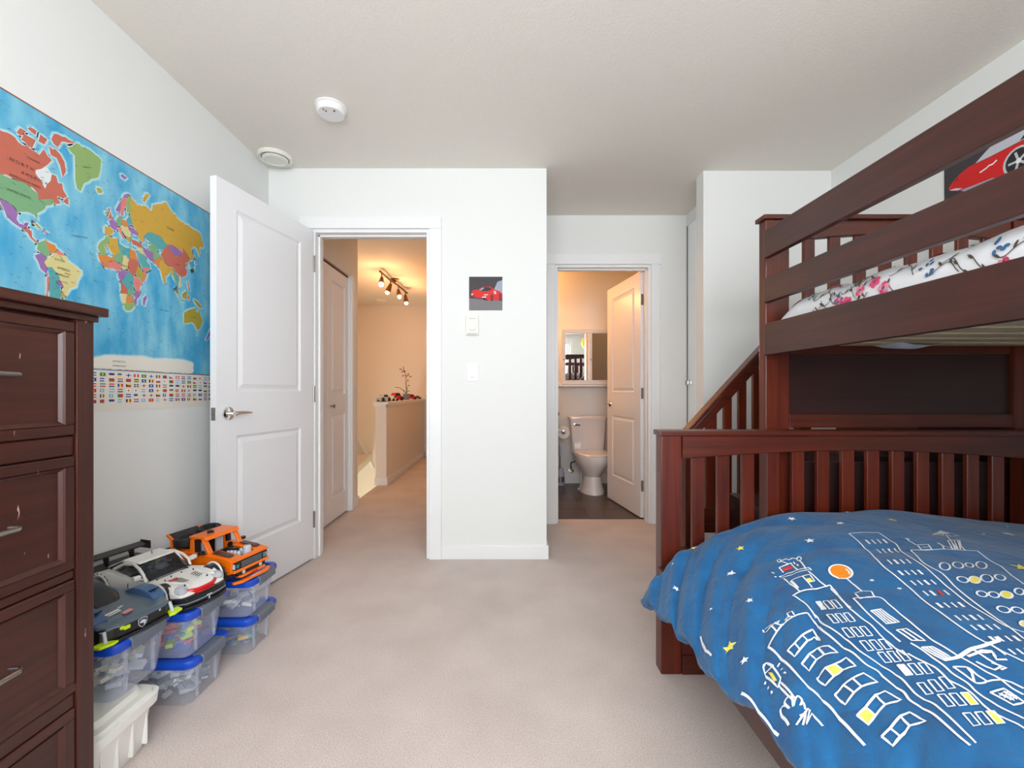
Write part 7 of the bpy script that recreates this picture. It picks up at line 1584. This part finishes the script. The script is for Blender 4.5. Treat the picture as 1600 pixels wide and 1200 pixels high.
MB().obox((-0.215, 0.012, 0.086), (0.03, 0.045, 0.012), Matrix.Rotation(0.3, 3, 'Z')).build('dashboard', 't_light', wc, 0.003, 1)
MB().prism([(-0.222, 0.112), (-0.226, 0.117), (-0.296, 0.120), (-0.316, 0.112)], 'Y', -0.066, 0.066).build('roof', 't_white', wc, 0.003)
MB().prism([(-0.316, 0.110), (-0.312, 0.1145), (-0.395, 0.085), (-0.395, 0.080)], 'Y', -0.050, 0.050).build('rear_deck', 't_white', wc, 0.002, 1)
MB().tube([(-0.262, 0.01, 0.119), (-0.264, 0.01, 0.130)], 0.0012, 6).build('aerial', 't_black', wc)
MB().tube([(-0.300, 0.045, 0.114), (-0.302, 0.045, 0.134)], 0.001, 6).build('aerial', 't_light', wc)
# red stripe round the nose
sp = [(-0.046, -0.066, 0.049), (-0.018, -0.052, 0.047), (-0.006, -0.028, 0.046), (-0.004, 0.0, 0.046), (-0.006, 0.028, 0.046), (-0.018, 0.052, 0.047), (-0.046, 0.066, 0.049)]
MB().tube(sp, 0.0065, 8).tube([(p[0]+0.006, p[1]*0.9, p[2]-0.010) for p in sp[1:-1]], 0.0045, 8).build('nose_stripe', 't_red', wc, smooth=True)
# black front apron and splitter
ap = [(-0.060, -0.105), (-0.030, -0.104), (0.004, -0.080), (0.014, -0.045), (0.017, 0.0), (0.014, 0.045), (0.004, 0.080), (-0.030, 0.104), (-0.060, 0.105), (-0.060, 0.09), (-0.060, -0.09)]
MB().prism(ap, 'Z', 0.003, 0.011).build('splitter', 't_black', wc, 0.001, 1)
MB().prism([(p[0]*0.85-0.003, p[1]*0.96) for p in ap], 'Z', 0.011, 0.039).build('front_apron', 't_black', wc, 0.004, 2)
MB().tube([(p[0]*0.85-0.001, p[1]*0.965, 0.022) for p in ap[1:8]], 0.002, 6).build('apron_rib', 't_grey', wc)
MB().box(0.0125, 0.0145, -0.010, 0.010, 0.022, 0.026).box(0.0125, 0.0145, -0.002, 0.002, 0.012, 0.024).build('apron_mark', 't_light', wc)
pt = Print(lambda u, v, h: (u, v, 0.0625+h - (u+0.09)*0.10))
pt.poly([(-0.112, -0.052), (-0.098, -0.052), (-0.098, -0.020), (-0.112, -0.020)], 't_red', 0.0050)
pt.text('911', -0.105, -0.036, 0.0135, 't_white', 0.0056, R(90))
pt.build('race_number', wc)
# rear wing
for s in (-1, 1): MB().prism([(-0.395, 0.074), (-0.410, 0.074), (-0.428, 0.111), (-0.400, 0.114)], 'Y', s*0.045-0.003, s*0.045+0.003).build('wing_strut', 't_black', wc, 0.001, 1)
MB().obox((-0.416, 0, 0.118), (0.040, 0.205, 0.005), Matrix.Rotation(0.14, 3, 'Y')).build('rear_wing', 't_black', wc, 0.001, 1)
for s in (-1, 1): MB().box(-0.442, -0.390, s*0.103-0.002, s*0.103+0.002, 0.100, 0.127).build('wing_end_plate', 't_black', wc, 0.001, 1)
MB().box(-0.452, -0.395, -0.095, 0.095, 0.072, 0.084).box(-0.450, -0.430, -0.090, 0.090, 0.02, 0.05).build('rear_panel', 't_black', wc, 0.002, 1)
for s in (-1, 1): MB().box(-0.446, -0.438, s*0.070-0.02, s*0.070+0.02, 0.054, 0.064).build('tail_light', 't_red', wc)

ph = MB()
for s in (-1, 1):
    for k in range(7): bolts(ph, [(-0.150-0.020*k, s*0.0955, 0.040)], 0.0024, s)
    for p in arch(-0.350, 0.036, 0.050, 40, 140, 5): bolts(ph, [(p[0], s*0.1075, p[1])], 0.0022, s)
    ph.box(-0.236, -0.2345, s*0.094, s*0.0958, 0.022, 0.064)
    for x, y in ((-0.045, 0.044), (-0.120, 0.054), (-0.150, 0.058), (-0.135, 0.020)): ph.lathe([(0.0024, 0.050), (0.0024, 0.0730), (0.0003, 0.0731)], (x, s*y, -0.0015 if x < -0.1 else -0.010), 'Z', 8)
ph.box(-0.155, -0.153, -0.060, 0.060, 0.068, 0.0722)
tag(ph.build('pin_holes', 't_black', wc), kind='stuff')

# ---- dark hypercar
hc = thing('toy_hypercar', 'dark grey toy brick race car with lime green nose fins on the nearest bin', 'toy car', (-1.060, 1.252, 0.3535), R(-15), world=False)
SH = [(-0.004, 0.080, 0.040, 0.044, 0.046), (-0.025, 0.094, 0.036, 0.055, 0.050), (-0.060, 0.098, 0.030, 0.068, 0.054), (-0.100, 0.098, 0.024, 0.074, 0.057), (-0.140, 0.092, 0.020, 0.070, 0.060), (-0.200, 0.086, 0.018, 0.060, 0.064), (-0.270, 0.090, 0.018, 0.066, 0.070), (-0.330, 0.098, 0.020, 0.078, 0.074), (-0.385, 0.098, 0.024, 0.076, 0.070), (-0.410, 0.090, 0.030, 0.064, 0.060)]
car_body(hc, SH, 't_slate')
for s in (-1, 1):
    for cxx in (-0.095, -0.330):
        wheel(hc, cxx, s*0.092, 0.036, 0.035, 0.026, side=s)
        MB().prism(arch(cxx, 0.036, 0.040, -20, 200, 12), 'Y', s*0.078, s*0.0995).build('wheel_well', 't_black', hc)
        wheel(hc, cxx, s*0.100, 0.036, 0.0345, 0.010, hub='t_grey', side=s, name='wheel_face')
    # raised fender over the front wheel
    fp_ = [(-0.030, 0.058), (-0.050, 0.072), (-0.085, 0.082), (-0.120, 0.082), (-0.150, 0.070), (-0.150, 0.064), (-0.030, 0.050)]
    MB().prism(fp_, 'Y', s*0.060, s*0.098).build('front_fender', 't_navy', hc, 0.003, 2)
    MB().obox((-0.055, s*0.076, 0.0765), (0.022, 0.020, 0.003), Matrix.Rotation(-0.45, 3, 'Y')).build('fender_vent', 't_black', hc)
    # nose fins
    MB().prism([(-0.012, s*0.086), (0.022, s*0.068), (0.026, s*0.084), (0.018, s*0.112), (-0.008, s*0.116)], 'Z', 0.006, 0.0135).build('nose_fin', 't_lime', hc, 0.003, 2)
    for k in (0, 1):
        MB().tube([(0.006-0.010*k, s*(0.090-0.022*k), 0.012), (-0.004-0.008*k, s*(0.088-0.022*k), 0.040)], 0.0045, 8).build('fin_bar', 't_light', hc, smooth=True)
    MB().box(-0.004, 0.002, s*0.060-0.008, s*0.060+0.008, 0.030, 0.036).sphere((0.001, s*0.052, 0.034), 0.006, n=10, m=6).build('headlight', 't_light', hc)
    MB().box(-0.30, -0.13, s*0.084, s*0.097, 0.010, 0.028).build('side_skirt', 't_black', hc, 0.001, 1)
MB().prism([(-0.060, -0.098), (-0.010, -0.096), (0.004, -0.070), (0.010, 0.0), (0.004, 0.070), (-0.010, 0.096), (-0.060, 0.098)], 'Z', 0.010, 0.040).build('front_grille', 't_black', hc, 0.003, 2)
MB().prism([(-0.060, -0.102), (-0.004, -0.102), (0.012, -0.080), (0.016, 0.0), (0.012, 0.080), (-0.004, 0.102), (-0.060, 0.102)], 'Z', 0.002, 0.010).build('splitter', 't_black', hc, 0.001, 1)
MB().box(0.004, 0.012, -0.048, -0.032, 0.026, 0.036).box(0.002, 0.010, -0.056, -0.046, 0.030, 0.040).build('tow_marker', 't_lime', hc, 0.001, 1)
MB().prism([(-0.002, -0.085), (0.012, -0.060), (0.016, 0.0), (0.012, 0.060), (-0.002, 0.085), (-0.06, 0.08), (-0.06, -0.08)], 'Z', 0.040, 0.0455).build('nose_panel', 't_slate', hc, 0.002, 2)
# crest on the front
cr_ = Print(lambda u, v, h: (0.0095+h, u, v))
SHD = [(-0.013, 0.036), (0.0, 0.039), (0.013, 0.036), (0.012, 0.022), (0.006, 0.014), (0.0, 0.010), (-0.006, 0.014), (-0.012, 0.022)]
cr_.poly(SHD, 't_light', 0.002); cr_.poly([(p[0]*0.86, 0.0245+(p[1]-0.0245)*0.86) for p in SHD], 't_black', 0.0026)
cr_.poly([(-0.008, 0.030), (-0.002, 0.033), (0.006, 0.031), (0.009, 0.026), (0.006, 0.019), (0.001, 0.015), (0.003, 0.021), (-0.001, 0.024), (-0.007, 0.024), (-0.009, 0.027)], 't_light', 0.0032)
cr_.build('crest', hc)
# canopy, centre spine, deck decals
cb = MB(); rg = []
for x, w, z in ((-0.125, 0.030, 0.060), (-0.160, 0.046, 0.086), (-0.205, 0.050, 0.104), (-0.260, 0.046, 0.106), (-0.330, 0.030, 0.090), (-0.395, 0.010, 0.074)):
    rg.append([(x, -w*1.15, 0.055), (x, -w*1.05, 0.055+(z-0.055)*0.5), (x, -w*0.7, 0.055+(z-0.055)*0.9), (x, 0, z), (x, w*0.7, 0.055+(z-0.055)*0.9), (x, w*1.05, 0.055+(z-0.055)*0.5), (x, w*1.15, 0.055)])
cb.loft(rg).build('canopy', 't_black', hc, smooth=True)
MB().prism([(-0.24, 0.104), (-0.39, 0.072), (-0.41, 0.112), (-0.37, 0.116)], 'Y', -0.0025, 0.0025).build('tail_fin', 't_slate', hc, 0.001, 1)
dk = Print(lambda u, v, h: (u, v, 0.0475 - 0.115*u + h))
def dq(u0, v0, w, l, m_, skew=0.004): dk.poly([(u0, v0), (u0+w, v0), (u0+w-skew, v0+l), (u0-skew, v0+l)], m_, 0.0035)
dq(-0.064, -0.050, 0.008, 0.038, 't_white'); dq(-0.052, -0.048, 0.005, 0.034, 't_white'); dq(-0.040, -0.022, 0.015, 0.026, 'p_pink'); dq(-0.040, -0.018, 0.005, 0.02, 'p_white'); dq(-0.074, -0.010, 0.007, 0.014, 't_light')
for k in range(3): dq(-0.030+0.010*k, 0.030, 0.0012, 0.034, 't_black')
dq(-0.012, -0.066, 0.0016, 0.05, 't_black')
dk.build('decals', hc)
MB().tube([(-0.10, -0.05, 0.060), (-0.105, -0.05, 0.082), (-0.125, -0.05, 0.076)], 0.0016, 6).build('aerial', 't_black', hc)
